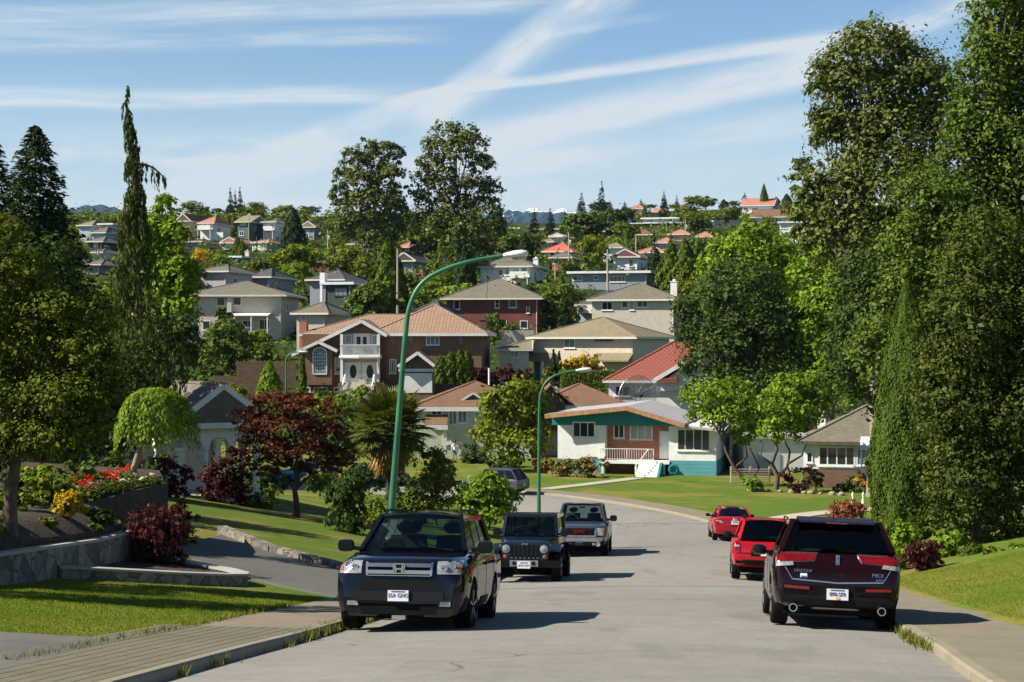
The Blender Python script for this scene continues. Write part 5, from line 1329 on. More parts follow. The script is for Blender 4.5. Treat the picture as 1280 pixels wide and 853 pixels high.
    def plate(s, x, z, face, text, w=.305, h=.155, emblem=False, eps=.03, top=None):
        o = s.patch('licence_plate', [(x-w/2, z-h/2), (x+w/2, z-h/2), (x+w/2, z+h/2), (x-w/2, z+h/2)], 'plate', face, eps=eps, n=1, smooth=False)
        ys = [v.co.y for v in o.data.vertices]; y = max(ys) if face == 'F' else min(ys)
        sg = 1 if face == 'F' else -1; rot = (R(90), 0, R(180) if face == 'F' else 0)
        text_mesh('lettering', text, .082, M['plateink'], o, (x, y+sg*.003, z+.002), rot, .002, scale=(.9, 1, 1))
        b = MB(); b.box(x-w*.32, x+w*.32, y-.004, y+.004, z+h*.34, z+h*.44); b.build('plate_band', M['plateink'], o, uv=False)
        if emblem:
            e = MB(); e.lathe([(.03, -.005), (.03, .005)], 'y', 10, c=(x, y, z-h*.34), scale=(1.1, .7)); e.build('emblem', M['gold'], o, uv=False)
        return o
    def bar(s, name, a, b, w, h, mat, parent=None):
        mb = MB(); mb.bar(a, b, w, h); return mb.build(name, M[mat], parent or s.root, uv=False)

GL, GRt = 'cars parked along the left kerb', 'cars parked along the right kerb'
def tang(y):
    i = int(np.argmin(np.abs(CL[:, 1]-y))); return Vector((TAN[i][0], TAN[i][1]))

# ---------------------------------------------------------------- black SUV nearest on the left
def black_suv():
    c = Car('parked_suv', 'black family SUV facing the camera, nearest car on the left kerb, chrome barred grille', -1.40, 26.75, -tang(27), 'car', GL)
    st = [(-2.39,.50,.95,.97,.80,.76),(-2.33,.36,1.06,1.08,.92,.86),(-2.15,.30,1.13,1.145,.975,.92),(-1.2,.28,1.14,1.15,.985,.945),(0,.27,1.14,1.15,.985,.945),(1.0,.27,1.13,1.16,.985,.935),(1.2,.27,1.10,1.17,.985,.92),(1.7,.28,1.06,1.145,.98,.90),(2.05,.27,1.02,1.11,.965,.87),(2.24,.25,.97,1.08,.94,.84),(2.33,.24,.90,1.04,.90,.80),(2.38,.27,.82,.95,.84,.74)]
    c.body(st, 'p_black', (1.42, -1.28), .37)
    c.wheels('alloy', .25, 5, R(-4))
    c.cabin((.80, 1.20, 1.16), (.62, .42, 1.70), (.62, -1.95, 1.71), (.78, -2.3, 1.13), 'p_black', (.36, .66), roofb=.10, rear='cglass', side='pglass')
    c.interior((-.1, -.95), 1.12, y1=1.15, dashy=1.12)
    ms = MB(); ms.cbox((0, .52, 1.62), .2, .04, .07); ms.build('rear_view_mirror', M['dash'], c.root, uv=False)
    c.mirror(.99, .95, 1.24, 'p_black', .25, .19)
    for sg in (-1, 1):
        c.bar('roof_rail', (sg*.60, .1, 1.80), (sg*.60, -1.8, 1.80), .035, .03, 'black')
        for y in (.1, -1.8): c.bar('roof_rail', (sg*.60, y+.12, 1.72), (sg*.60, y, 1.80), .05, .03, 'black')
        q = [(sg*.56, .86), (sg*.90, .86), (sg*.88, 1.055), (sg*.555, 1.045)]
        h = c.patch('headlight', q if sg > 0 else q[::-1] if False else q, 'clearlens', 'F', eps=.012, n=7)
        c.patch('turn_signal', [(sg*.845, .90), (sg*.90, .90), (sg*.895, 1.03), (sg*.85, 1.03)], 'amber', 'F', eps=.02, n=3, parent=h)
        for xx, zz_, rr in ((.66, .95, .05), (.775, .985, .05)):
            b, _ = c.hit((sg*xx, 6, zz_), (0, -1, 0))
            rb = MB(); rb.lathe([(rr, 0), (rr, .03), (rr*.75, .03), (rr*.5, .012), (.001, .01)], 'y', 14, c=(sg*xx, b.y, zz_)); rb.build('reflector', M['chrome'], h, uv=False)
        f = c.patch('fog_light', [(sg*.60, .40), (sg*.76, .40), (sg*.76, .465), (sg*.61, .465)], 'clearlens', 'F', eps=.015, n=3)
    # grille: dark mouth, chrome surround with two bars and the H badge
    g = c.patch('grille', [(-.475, .83), (.475, .83), (.49, 1.035), (-.49, 1.035)], 'black_dull', 'F', eps=.004, n=6)
    for z in (.885, .985): c.patch('chrome_bar', [(-.46, z-.027), (.46, z-.027), (.465, z+.027), (-.465, z+.027)], 'chrome', 'F', eps=.03, n=8, parent=g)
    for sg in (-1, 1): c.patch('chrome_bar', [(sg*.455, .835), (sg*.485, .835), (sg*.50, 1.03), (sg*.465, 1.03)], 'chrome', 'F', eps=.03, n=4, parent=g)
    c.patch('chrome_bar', [(-.47, .828), (.47, .828), (.47, .84), (-.47, .84)], 'chrome', 'F', eps=.026, n=6, parent=g)
    y = c.hit((0, 6, .935), (0, -1, 0))[0].y + .04
    bd = MB(); bd.prism([(-.075, y-.03, .865), (.075, y-.03, .865), (.085, y-.03, 1.005), (-.085, y-.03, 1.005)], (0, .028, 0)); b_ = bd.build('badge', M['black'], g, uv=False)
    hm = MB()
    for sg in (-1, 1): hm.bar((sg*.045, y+.004, .88), (sg*.058, y+.004, .99), .026, .014)
    hm.bar((-.05, y+.004, .93), (.05, y+.004, .93), .014, .024)
    for a, b2 in (((-.075, y, .868), (.075, y, .868)), ((-.085, y, 1.002), (.085, y, 1.002)), ((-.075, y, .868), (-.085, y, 1.002)), ((.075, y, .868), (.085, y, 1.002))): hm.bar(a, b2, .014, .014)
    hm.build('emblem', M['chrome'], b_, uv=False)
    # bumper with the lighter bar, dark intakes and skid plate
    c.patch('air_intake', [(-.60, .62), (.60, .62), (.56, .76), (-.56, .76)], 'black', 'F', eps=.004, n=6)
    c.patch('bumper_bar', [(-.66, .475), (.66, .475), (.66, .60), (-.66, .60)], 'clad', 'F', eps=.05, n=8)
    c.patch('lower_intake', [(-.55, .28), (.55, .28), (.58, .43), (-.58, .43)], 'black_dull', 'F', eps=.006, n=6)
    sk = MB(); sk.box(-.1, .1, 2.2, 2.38, .2, .26); sk.build('skid_plate', M['alloy'], c.root, uv=False)
    c.plate(0, .545, 'F', '35A GHG', eps=.075)
    for sd in 'LR': c.patch('side_cladding', [(-.85, .30), (1.0, .30), (1.0, .47), (-.85, .47)], 'clad', sd, eps=.012, n=4)
    c.handles((.05, -.95), .98); c.seams((1.02, -.05, -.98), .42, 1.1)
    for x0, x1 in ((-.62, -.1), (-.05, .5)): c.bar('wiper', (x0, 1.21, 1.19), (x1, 1.16, 1.235), .025, .02, 'black')
    # tail lamps
    for sg in (-1, 1): c.patch('tail_light', [(sg*.68, .8), (sg*.9, .8), (sg*.88, 1.05), (sg*.68, 1.05)], 'redlens', 'B', n=4)
black_suv()

# ---------------------------------------------------------------- maroon crossover nearest on the right
def maroon_suv():
    c = Car('parked_suv', 'dark maroon crossover seen from behind, nearest car on the right kerb, chrome edged lamps', 5.16, 27.75, tang(27.5), 'car', GRt, roll=R(1.9), dz=-.012)
    st = [(-2.37,.46,.62,.70,.84,.74),(-2.34,.36,.82,.86,.90,.84),(-2.27,.33,1.0,1.04,.935,.88),(-2.16,.31,1.12,1.165,.955,.90),(-1.95,.29,1.15,1.175,.965,.915),(-1.2,.27,1.14,1.15,.965,.925),(0,.27,1.11,1.12,.965,.925),(.9,.27,1.07,1.10,.965,.915),(1.2,.28,1.03,1.09,.96,.895),(1.8,.27,.97,1.05,.95,.87),(2.15,.25,.90,.99,.92,.82),(2.33,.24,.80,.90,.85,.75),(2.37,.28,.70,.8,.78,.66)]
    c.body(st, 'p_maroon', (1.42, -1.40), .375)
    c.wheels('alloy', .26, 5)
    c.cabin((.79, 1.22, 1.08), (.62, .32, 1.62), (.65, -1.72, 1.62), (.83, -2.18, 1.17), 'p_maroon', (.40, .72), roofb=.06, rear='pglass', side='mglass', bul=.05)
    c.interior((-.05, -.95), 1.10, y0=-2.0, y1=1.0, dashy=1.05)
    c.mirror(.97, .80, 1.12, 'p_maroon', .24, .18, glass=1)
    sp = MB(); sp.prism([(-.60, -1.70, 1.665), (.60, -1.70, 1.665), (.57, -1.93, 1.60), (-.57, -1.93, 1.60)], (0, 0, .03)); sp.build('spoiler', M['p_maroon'], c.root, uv=False)
    bl = MB(); bl.box(-.16, .16, -1.945, -1.925, 1.595, 1.612); bl.build('brake_light', M['redlens'], c.root, uv=False)
    c.bar('antenna', (0, -1.3, 1.66), (0, -1.42, 1.98), .012, .012, 'black'); c.bar('rear_wiper', (0, -2.13, 1.25), (.44, -2.115, 1.265), .03, .03, 'black')
    for sg in (-1, 1):
        q = [(sg*.36, 1.025), (sg*.925, .985), (sg*.92, 1.125), (sg*.31, 1.13)]
        ch = c.patch('lamp_trim', [(sg*.345, 1.008), (sg*.93, .968), (sg*.925, 1.143), (sg*.292, 1.148)], 'chrome', 'B', eps=.010, n=8)
        tl = c.patch('tail_light', q, 'redlens', 'B', eps=.028, n=8)
        c.patch('reversing_light', [(sg*.66, .945), (sg*.93, .915), (sg*.93, .982), (sg*.68, 1.0)], 'clearlens', 'B', eps=.03, n=4)
        c.patch('reflector', [(sg*.42, .585), (sg*.80, .60), (sg*.80, .645), (sg*.42, .63)], 'redlens', 'B', eps=.012, n=4)
        ex = MB(); ex.lathe([(.062, -.1), (.064, .08), (.05, .08), (.045, 0), (.001, -.02)], 'y', 18, c=(0,0,0)); ex.v = [(x+sg*.66, -2.34-y, z+.305) for x, y, z in ex.v]; ex.build('exhaust_tip', M['chrome'], c.root, smooth=40, uv=False)
        ip = MB(); ip.lathe([(.001, 0), (.048, 0)], 'y', 14, c=(sg*.66, -2.405, .305)); ip.build('exhaust_bore', M['black_dull'], c.root, uv=False)
    # gate: chrome edge line, handle recess, badges
    for a, b in (((-.80, .93), (-.68, .735)), ((-.68, .735), (0, .70)), ((0, .70), (.68, .735)), ((.68, .735), (.80, .93))):
        c.patch('gate_edge', [(a[0], a[1]-.010), (b[0], b[1]-.010), (b[0], b[1]+.010), (a[0], a[1]+.010)], 'alloy', 'B', eps=.010, n=5, skirt=.01)
    c.patch('gate_handle', [(-.11, .80), (.11, .80), (.11, .84), (-.11, .84)], 'black_dull', 'B', eps=.006, n=2)
    y = c.hit((0, -6, 1.04), (0, 1, 0))[0].y
    em = MB(); em.bar((-.02, y-.022, .955), (-.02, y+.0, 1.11), .012, .014); em.bar((.02, y-.022, .955), (.02, y+.0, 1.11), .012, .014); em.bar((-.02, y-.022, .955), (.02, y-.022, .955), .012, .014); em.bar((-.02, y, 1.11), (.02, y, 1.11), .012, .014); em.bar((0, y-.02, .97), (0, y-.004, 1.095), .008, .012); em.bar((-.02, y-.012, 1.03), (.02, y-.012, 1.03), .008, .008)
    em.build('emblem', M['chrome'], c.root, uv=False)
    def badge(s_, x, z, size):
        y = c.hit((x, -6, z), (0, 1, 0))[0].y; text_mesh('badge', s_, size, M['chrome'], c.root, (x, y-.014, z), (R(80), 0, 0), .006)
    badge('LINCOLN', -.52, .865, .062); badge('MKX', .60, .835, .085); badge('AWD', .63, .765, .052)
    stc = c.patch('sticker', [(-.56, .765), (-.46, .765), (-.46, .825), (-.56, .825)], 'plate', 'B', eps=.008, n=2); c.patch('sticker_band', [(-.55, .77), (-.47, .77), (-.47, .79), (-.55, .79)], 'plateink', 'B', eps=.012, n=2, parent=stc)
    c.patch('plate_recess', [(-.30, .42), (.30, .42), (.25, .665), (-.25, .665)], 'black_dull', 'B', eps=.005, n=4)
    c.plate(0, .53, 'B', '090-SFR', emblem=True, eps=.045, w=.32, h=.165)
    c.patch('lower_bumper', [(-.82, .34), (.82, .34), (.86, .50), (-.86, .50)], 'black', 'B', eps=.010, n=8)
    ax = MB(); ax.tube([(-.55, -1.6, .33), (-.3, -2.1, .34), (.3, -2.1, .34), (.55, -1.6, .33)], .06, 8); ax.build('exhaust_pipe', M['steel'], c.root, uv=False)
    c.handles((.0, -.95), .95, 'chrome'); c.seams((1.0, -.1, -1.0), .45, 1.05)
    for sg in (-1, 1): c.patch('headlight', [(sg*.5, .72), (sg*.82, .72), (sg*.8, .84), (sg*.5, .84)], 'clearlens', 'F', n=3)
maroon_suv()

# ---------------------------------------------------------------- navy off-roader
def off_roader():
    c = Car('parked_off_roader', 'dark navy off roader with round headlamps and seven slot grille, second on the left kerb', .55, 45.95, -tang(46), 'car', GL)
    st = [(-2.0,.55,1.12,1.13,.76,.74),(-1.95,.52,1.16,1.17,.78,.76),(-1,.5,1.17,1.18,.78,.76),(.5,.5,1.17,1.18,.78,.76),(.75,.5,1.17,1.19,.77,.74),(.95,.52,1.14,1.18,.70,.66),(1.9,.55,1.07,1.11,.64,.58),(1.98,.57,1.05,1.08,.63,.57),(2.0,.60,1.02,1.05,.62,.56)]
    c.body(st, 'p_navy', (1.45, -1.35), .40)
    c.hw = .93; c.wheels('alloy', .25, 5)
    c.cabin((.73, .62, 1.19), (.66, .42, 1.75), (.66, -1.92, 1.78), (.73, -1.98, 1.17), 'p_navy', (.42, .72), roofb=.02, roofmat='black', rear='pglass', side='pglass', bul=.01, pw=.085)
    c.interior((-.2, -1.1), 1.15, y1=.6, dashy=.58, wid=.68)
    c.mirror(.84, .55, 1.3, 'black', .2, .22)
    for sg in (-1, 1):
        fl = MB(); P = [(sg*.60, 2.05, .86), (sg*.60, 1.80, .98), (sg*.60, 1.1, .98), (sg*.60, .85, .62)]
        for a, b in zip(P[:-1], P[1:]): fl.prism([a, b, (b[0]+sg*.34, b[1], b[2]-.03), (a[0]+sg*.34, a[1], a[2]-.03)], (0, 0, .06))
        fl.build('front_wing', M['black'] if False else M['p_navy'], c.root, uv=False)
        rw = MB(); P = [(sg*.77, -.75, .62), (sg*.77, -1.0, .95), (sg*.77, -1.7, .95), (sg*.77, -1.95, .62)]
        for a, b in zip(P[:-1], P[1:]): rw.prism([a, b, (b[0]+sg*.16, b[1], b[2]-.02), (a[0]+sg*.16, a[1], a[2]-.02)], (0, 0, .05))
        rw.build('rear_wing', M['black'], c.root, uv=False)
        hl = MB(); hl.lathe([(.105, -.02), (.105, .03), (.09, .035), (.06, .055), (.001, .06)], 'y', 20, c=(sg*.50, 2.0, .90)); h = hl.build('headlight', M['clearlens'], c.root, smooth=40, uv=False)
        rg = MB(); rg.lathe([(.108, -.01), (.12, .012), (.108, .036)], 'y', 20, c=(sg*.50, 2.0, .90)); rg.build('lamp_ring', M['chrome'], h, uv=False)
        ts = MB(); ts.lathe([(.05, -.02), (.05, .03), (.001, .045)], 'y', 12, c=(sg*.52, 2.0, .70)); ts.build('turn_signal', M['amber'], c.root, smooth=40, uv=False)
        hk = MB(); hk.bar((sg*.66, 1.9, 1.0), (sg*.66, 1.98, .93), .03, .03); hk.build('hood_latch', M['alloy'], c.root, uv=False)
        fo = MB(); fo.lathe([(.055, 0), (.055, .05), (.001, .052)], 'y', 12, c=(sg*.255, 2.2, .53)); fo.build('fog_light', M['black'], c.root, uv=False)
    gp = MB(); gp.box(-.61, .61, 1.97, 2.03, .62, 1.045); g = gp.build('grille', M['p_navy'], c.root, uv=False)
    for i in range(7):
        x = (i-3)*.115; sl = MB(); sl.box(x-.036, x+.036, 2.028, 2.036, .69, 1.0); sl.build('grille_slot', M['black_dull'], g, uv=False)
        d_ = MB(); d_.cbox((x, 2.037, .665), .04, .012, .022); d_.build('slot_trim', M['alloy'], g, uv=False)
    text_mesh('badge', 'Jeep', .10, M['chrome'], g, (0, 2.045, 1.035), (R(90), 0, R(180)), .005)
    bp = MB(); bp.prism([(-.92, 2.0, .42), (.92, 2.0, .42), (.92, 2.06, .60), (-.92, 2.06, .60)], (0, .16, 0)); bp.build('bumper', M['clad'], c.root, uv=False)
    cp = MB(); cp.box(-.37, .37, 2.19, 2.235, .45, .61); cp.build('bumper_plate', M['alloy'], c.root, uv=False)
    pl = MB(); pl.box(-.17, .17, 2.24, 2.25, .40, .585); p = pl.build('licence_plate', M['plate'], c.root, uv=False)
    text_mesh('lettering', 'BVW 29T', .07, M['plateink'], p, (0, 2.253, .47), (R(90), 0, R(180)), .002); b = MB(); b.box(-.1, .1, 2.25, 2.254, .53, .555); b.build('plate_band', M['plateink'], p, uv=False)
    for x in (-.45, .1): c.bar('wiper', (x, .66, 1.22), (x+.4, .645, 1.26), .02, .02, 'black')
    for x in (-.35, .35): c.bar('washer_jet', (x, .85, 1.2), (x, .8, 1.23), .05, .03, 'black')
    ms = MB(); ms.cbox((0, .42, 1.66), .18, .03, .06); ms.build('rear_view_mirror', M['dash'], c.root, uv=False)
    sw = MB(); sw.lathe([(.36, -.1), (.4, 0), (.36, .1)], 'y', 20, c=(0, -2.12, 1.05)); sw.build('spare_wheel', M['tyre'], c.root, uv=False)
    c.seams((.3, -.7), .6, 1.1)
off_roader()

# ---------------------------------------------------------------- pickup
def pickup():
    c = Car('parked_pickup', 'steel blue pickup truck with broad chrome bumper, third on the left kerb', 2.62, 61.9, -tang(62), 'truck', GL)
    st = [(-2.9,.6,1.1,1.12,.94,.92),(-2.8,.5,1.2,1.22,.98,.96),(-1.0,.46,1.22,1.23,1.0,.97),(.2,.44,1.22,1.23,1.0,.96),(1.2,.42,1.20,1.24,1.0,.95),(1.4,.42,1.17,1.24,1.0,.93),(2.2,.42,1.12,1.20,.99,.91),(2.62,.42,1.08,1.15,.97,.88),(2.8,.40,1.0,1.10,.93,.84),(2.88,.45,.9,1.0,.88,.8)]
    c.body(st, 'p_steel', (1.9, -1.75), .41); c.wheels('alloy', .27, 6)
    c.cabin((.83, 1.36, 1.22), (.68, .70, 1.82), (.68, -.95, 1.83), (.80, -1.12, 1.2), 'p_steel', (.48,), roofb=.04, rear='cglass', side='mglass', bul=.06, pw=.08)
    c.interior((.1, -.75), 1.2, y0=-1.1, y1=1.3, dashy=1.25); c.mirror(1.04, 1.08, 1.34, 'black', .26, .22)
    bd = MB(); bd.box(-.84, .84, -2.75, -1.2, 1.2, 1.245); bd.build('load_bed', M['black_dull'], c.root, uv=False)
    g = c.patch('grille', [(-.52, .76), (.52, .76), (.55, 1.03), (-.55, 1.03)], 'black_dull', 'F', eps=.02, n=6)
    for a in ([(-.58, .72), (.58, .72), (.56, .775), (-.56, .775)],): c.patch('chrome_bar', a, 'alloy', 'F', eps=.04, n=6, parent=g)
    for z in (.83, .96): c.patch('grille_bar', [(-.5, z-.012), (.5, z-.012), (.5, z+.012), (-.5, z+.012)], 'clad', 'F', eps=.03, n=6, parent=g)
    for sg in (-1, 1):
        c.patch('chrome_bar', [(sg*.52, .73), (sg*.60, .73), (sg*.60, 1.03), (sg*.555, 1.03)], 'chrome', 'F', eps=.04, n=4, parent=g)
        h = c.patch('headlight', [(sg*.61, .77), (sg*.86, .77), (sg*.88, 1.03), (sg*.61, 1.03)], 'clearlens', 'F', eps=.02, n=5)
        c.patch('turn_signal', [(sg*.80, .79), (sg*.88, .79), (sg*.885, 1.01), (sg*.82, 1.01)], 'amber', 'F', eps=.03, n=3, parent=h)
        fo = MB(); fo.lathe([(.085, 0), (.085, .04), (.06, .04), (.001, .02)], 'y', 14, c=(sg*.66, 2.93, .47)); fo.build('fog_light', M['clearlens'], c.root, uv=False)
        fo = MB(); fo.lathe([(.05, 0), (.05, .03), (.001, .02)], 'y', 12, c=(sg*.5, 2.93, .47)); fo.build('tow_hook', M['chrome'], c.root, uv=False)
    y = c.hit((0, 6, .89), (0, -1, 0))[0].y; text_mesh('badge', 'GMC', .16, M['redink'], g, (0, y+.05, .895), (R(90), 0, R(180)), .012, scale=(1.25, .95, 1))
    bp = c.patch('bumper', [(-.93, .56), (.93, .56), (.93, .70), (-.93, .70)], 'alloy', 'F', eps=.07, n=8, skirt=.12)
    c.patch('lower_bumper', [(-.86, .40), (.86, .40), (.9, .56), (-.9, .56)], 'black', 'F', eps=.05, n=8, skirt=.1)
    c.plate(-0.0, .46, 'F', 'HP 4179', eps=.09); c.seams((1.2, .05, -1.05), .55, 1.15); c.handles((.2, -.85), 1.02, 'chrome')
    for x in (-.5, .05): c.bar('wiper', (x, 1.37, 1.26), (x+.45, 1.33, 1.3), .025, .02, 'black')
    ms = MB(); ms.cbox((0, .75, 1.72), .2, .03, .06); ms.build('rear_view_mirror', M['trim'], c.root, uv=False)
pickup()

# ---------------------------------------------------------------- red SUV
def red_suv():
    c = Car('parked_suv', 'bright red SUV with black roof rails, half hidden behind the maroon crossover', 7.02, 47.0, tang(47), 'car', GRt, roll=R(1.5))
    st = [(-2.3,.55,.85,.87,.80,.76),(-2.24,.42,1.0,1.02,.88,.83),(-2.05,.36,1.08,1.1,.91,.86),(-1.2,.32,1.1,1.11,.915,.87),(0,.32,1.08,1.09,.915,.87),(.9,.32,1.05,1.08,.91,.86),(1.15,.32,1.02,1.07,.9,.85),(1.8,.32,.95,1.03,.89,.83),(2.1,.3,.88,.98,.86,.78),(2.28,.34,.75,.85,.76,.66)]
    c.body(st, 'p_red', (1.35, -1.27), .36); c.wheels('alloy', .24, 5)
    c.cabin((.76, 1.12, 1.08), (.58, .35, 1.62), (.58, -1.85, 1.60), (.72, -2.16, 1.09), 'p_red', (.38, .70), roofb=.04, rear='pglass', side='pglass')
    c.interior((-.05, -.9), 1.05, y1=1.0, dashy=1.0); c.mirror(.92, .75, 1.15, 'black', .22, .18, glass=1)
    for sg in (-1, 1):
        c.bar('roof_rail', (sg*.56, .1, 1.72), (sg*.56, -1.7, 1.72), .035, .03, 'black')
        for y in (.1, -1.7): c.bar('roof_rail', (sg*.56, y, 1.62), (sg*.56, y, 1.72), .04, .03, 'black')
        t_ = c.patch('tail_light', [(sg*.70, .78), (sg*.90, .80), (sg*.88, 1.06), (sg*.70, 1.04)], 'redlens', 'B', eps=.015, n=5)
        c.patch('reversing_light', [(sg*.72, .90), (sg*.86, .90), (sg*.86, .95), (sg*.72, .95)], 'clearlens', 'B', eps=.02, n=2, parent=t_)
    c.patch('plate_recess', [(-.42, .66), (.42, .66), (.40, .85), (-.40, .85)], 'black_dull', 'B', eps=.006, n=4); c.plate(0, .75, 'B', '642 KDP', eps=.03)
    c.patch('lower_bumper', [(-.8, .42), (.8, .42), (.82, .56), (-.82, .56)], 'black', 'B', eps=.012, n=6)
    for z in (.34,): c.bar('exhaust_pipe', (.45, -2.3, z), (.45, -1.8, z), .06, .06, 'steel')
    c.bar('rear_wiper', (0, -2.2, 1.16), (.4, -2.19, 1.18), .03, .02, 'black'); c.seams((1.0, -.05, -.95), .45, 1.02)
red_suv()

# ---------------------------------------------------------------- red saloon
def red_saloon():
    c = Car('parked_saloon', 'red saloon seen from behind, farthest of the three cars on the right kerb', 9.68, 74.4, tang(74), 'car', GRt, roll=R(1.5))
    st = [(-2.4,.45,.8,.84,.74,.66),(-2.36,.34,.93,1.0,.83,.74),(-2.2,.30,.99,1.07,.88,.78),(-1.6,.27,.98,1.06,.905,.80),(-1.0,.25,.96,.98,.91,.82),(0,.24,.95,.96,.91,.83),(.9,.24,.93,.96,.91,.82),(1.15,.25,.90,.97,.905,.8),(1.8,.25,.82,.90,.89,.78),(2.2,.23,.74,.82,.84,.72),(2.38,.27,.62,.7,.74,.62)]
    c.body(st, 'p_red2', (1.4, -1.37), .33); c.wheels('alloy', .22, 5)
    c.cabin((.75, 1.2, .96), (.55, .35, 1.40), (.54, -.95, 1.39), (.70, -1.72, 1.05), 'p_red2', (.42,), roofb=.06, rear='cglass', side='mglass')
    c.interior((-.05, -.85), .94, y0=-1.6, y1=1.0, dashy=1.0); c.mirror(.90, .72, 1.02, 'black', .2, .14, glass=1)
    for sg in (-1, 1):
        t_ = c.patch('tail_light', [(sg*.50, .80), (sg*.86, .72), (sg*.85, .93), (sg*.60, .93)], 'redlens', 'B', eps=.012, n=5); c.patch('reversing_light', [(sg*.48, .79), (sg*.62, .79), (sg*.74, .90), (sg*.60, .90)], 'clearlens', 'B', eps=.02, n=3, parent=t_)
    c.plate(0, .82, 'B', '417 LTA', eps=.03); y = c.hit((0, -6, .96), (0, 1, 0))[0].y
    em = MB(); em.lathe([(.07, -.012), (.085, 0), (.07, .012)], 'y', 16, c=(0, y-.015, .955), scale=(1.1, .7)); em.build('emblem', M['chrome'], c.root, uv=False)
    c.bar('exhaust_pipe', (.5, -2.35, .25), (.5, -1.9, .25), .07, .07, 'steel'); c.seams((.95, -.1, -1.0), .4, .9); c.handles((0, -.9), .82, 'p_red2')
    bp = c.patch('bumper_seam', [(-.8, .655), (.8, .655), (.8, .668), (-.8, .668)], 'black_dull', 'B', eps=.004, n=6, skirt=.006)
red_saloon()

# ---------------------------------------------------------------- cars at the bend and beyond
def small_car(label, x, y, hd, paint_, name='parked_car', tall=0.0):
    c = Car(name, label, x, y, hd, 'car', 'cars parked round the bend')
    st = [(-2.15,.42,.85,.87,.78,.74),(-2.08,.34,.98,1.0,.85,.8),(-1.8,.3,1.02,1.03,.89,.84),(0,.26,1.0,1.01,.90,.84),(.9,.26,.98,1.0,.9,.82),(1.15,.27,.95,1.0,.89,.8),(1.75,.27,.87,.94,.87,.78),(2.05,.26,.78,.86,.82,.72),(2.18,.3,.66,.74,.72,.62)]
    c.body(st, paint_, (1.3, -1.25), .33); c.wheels('alloy', .21, 5)
    c.cabin((.74, 1.12, .98), (.56, .35, 1.46+tall), (.56, -1.55, 1.46+tall), (.70, -2.0, 1.02), paint_, (.4, .72), rear='pglass', side='pglass')
    c.interior((-.05, -.85), .97, y0=-1.8, y1=1.0, dashy=.95); c.mirror(.9, .7, 1.05, paint_, .2, .14)
    for sg in (-1, 1):
        c.patch('headlight', [(sg*.45, .66), (sg*.76, .66), (sg*.74, .8), (sg*.48, .78)], 'clearlens', 'F', n=4); c.patch('tail_light', [(sg*.62, .72), (sg*.83, .72), (sg*.82, .95), (sg*.62, .95)], 'redlens', 'B', n=4)
    c.plate(0, .5, 'F', 'KLA 318'); c.plate(0, .66, 'B', 'KLA 318'); c.patch('grille', [(-.4, .56), (.4, .56), (.42, .70), (-.42, .70)], 'black_dull', 'F', eps=.01, n=4)
    return c
small_car('dark silver hatchback parked at the bend behind the small round topped tree', -1.1, 109.3, (-.88, .48), 'p_grey', tall=.16)
small_car('mid blue car glimpsed between the red maple and the palm', -14.7, 120.2, (-.98, .12), 'p_blue')
small_car('dark blue car glimpsed low beside the palm trunk', -9.4, 117.6, (.9, -.3), 'p_navy')
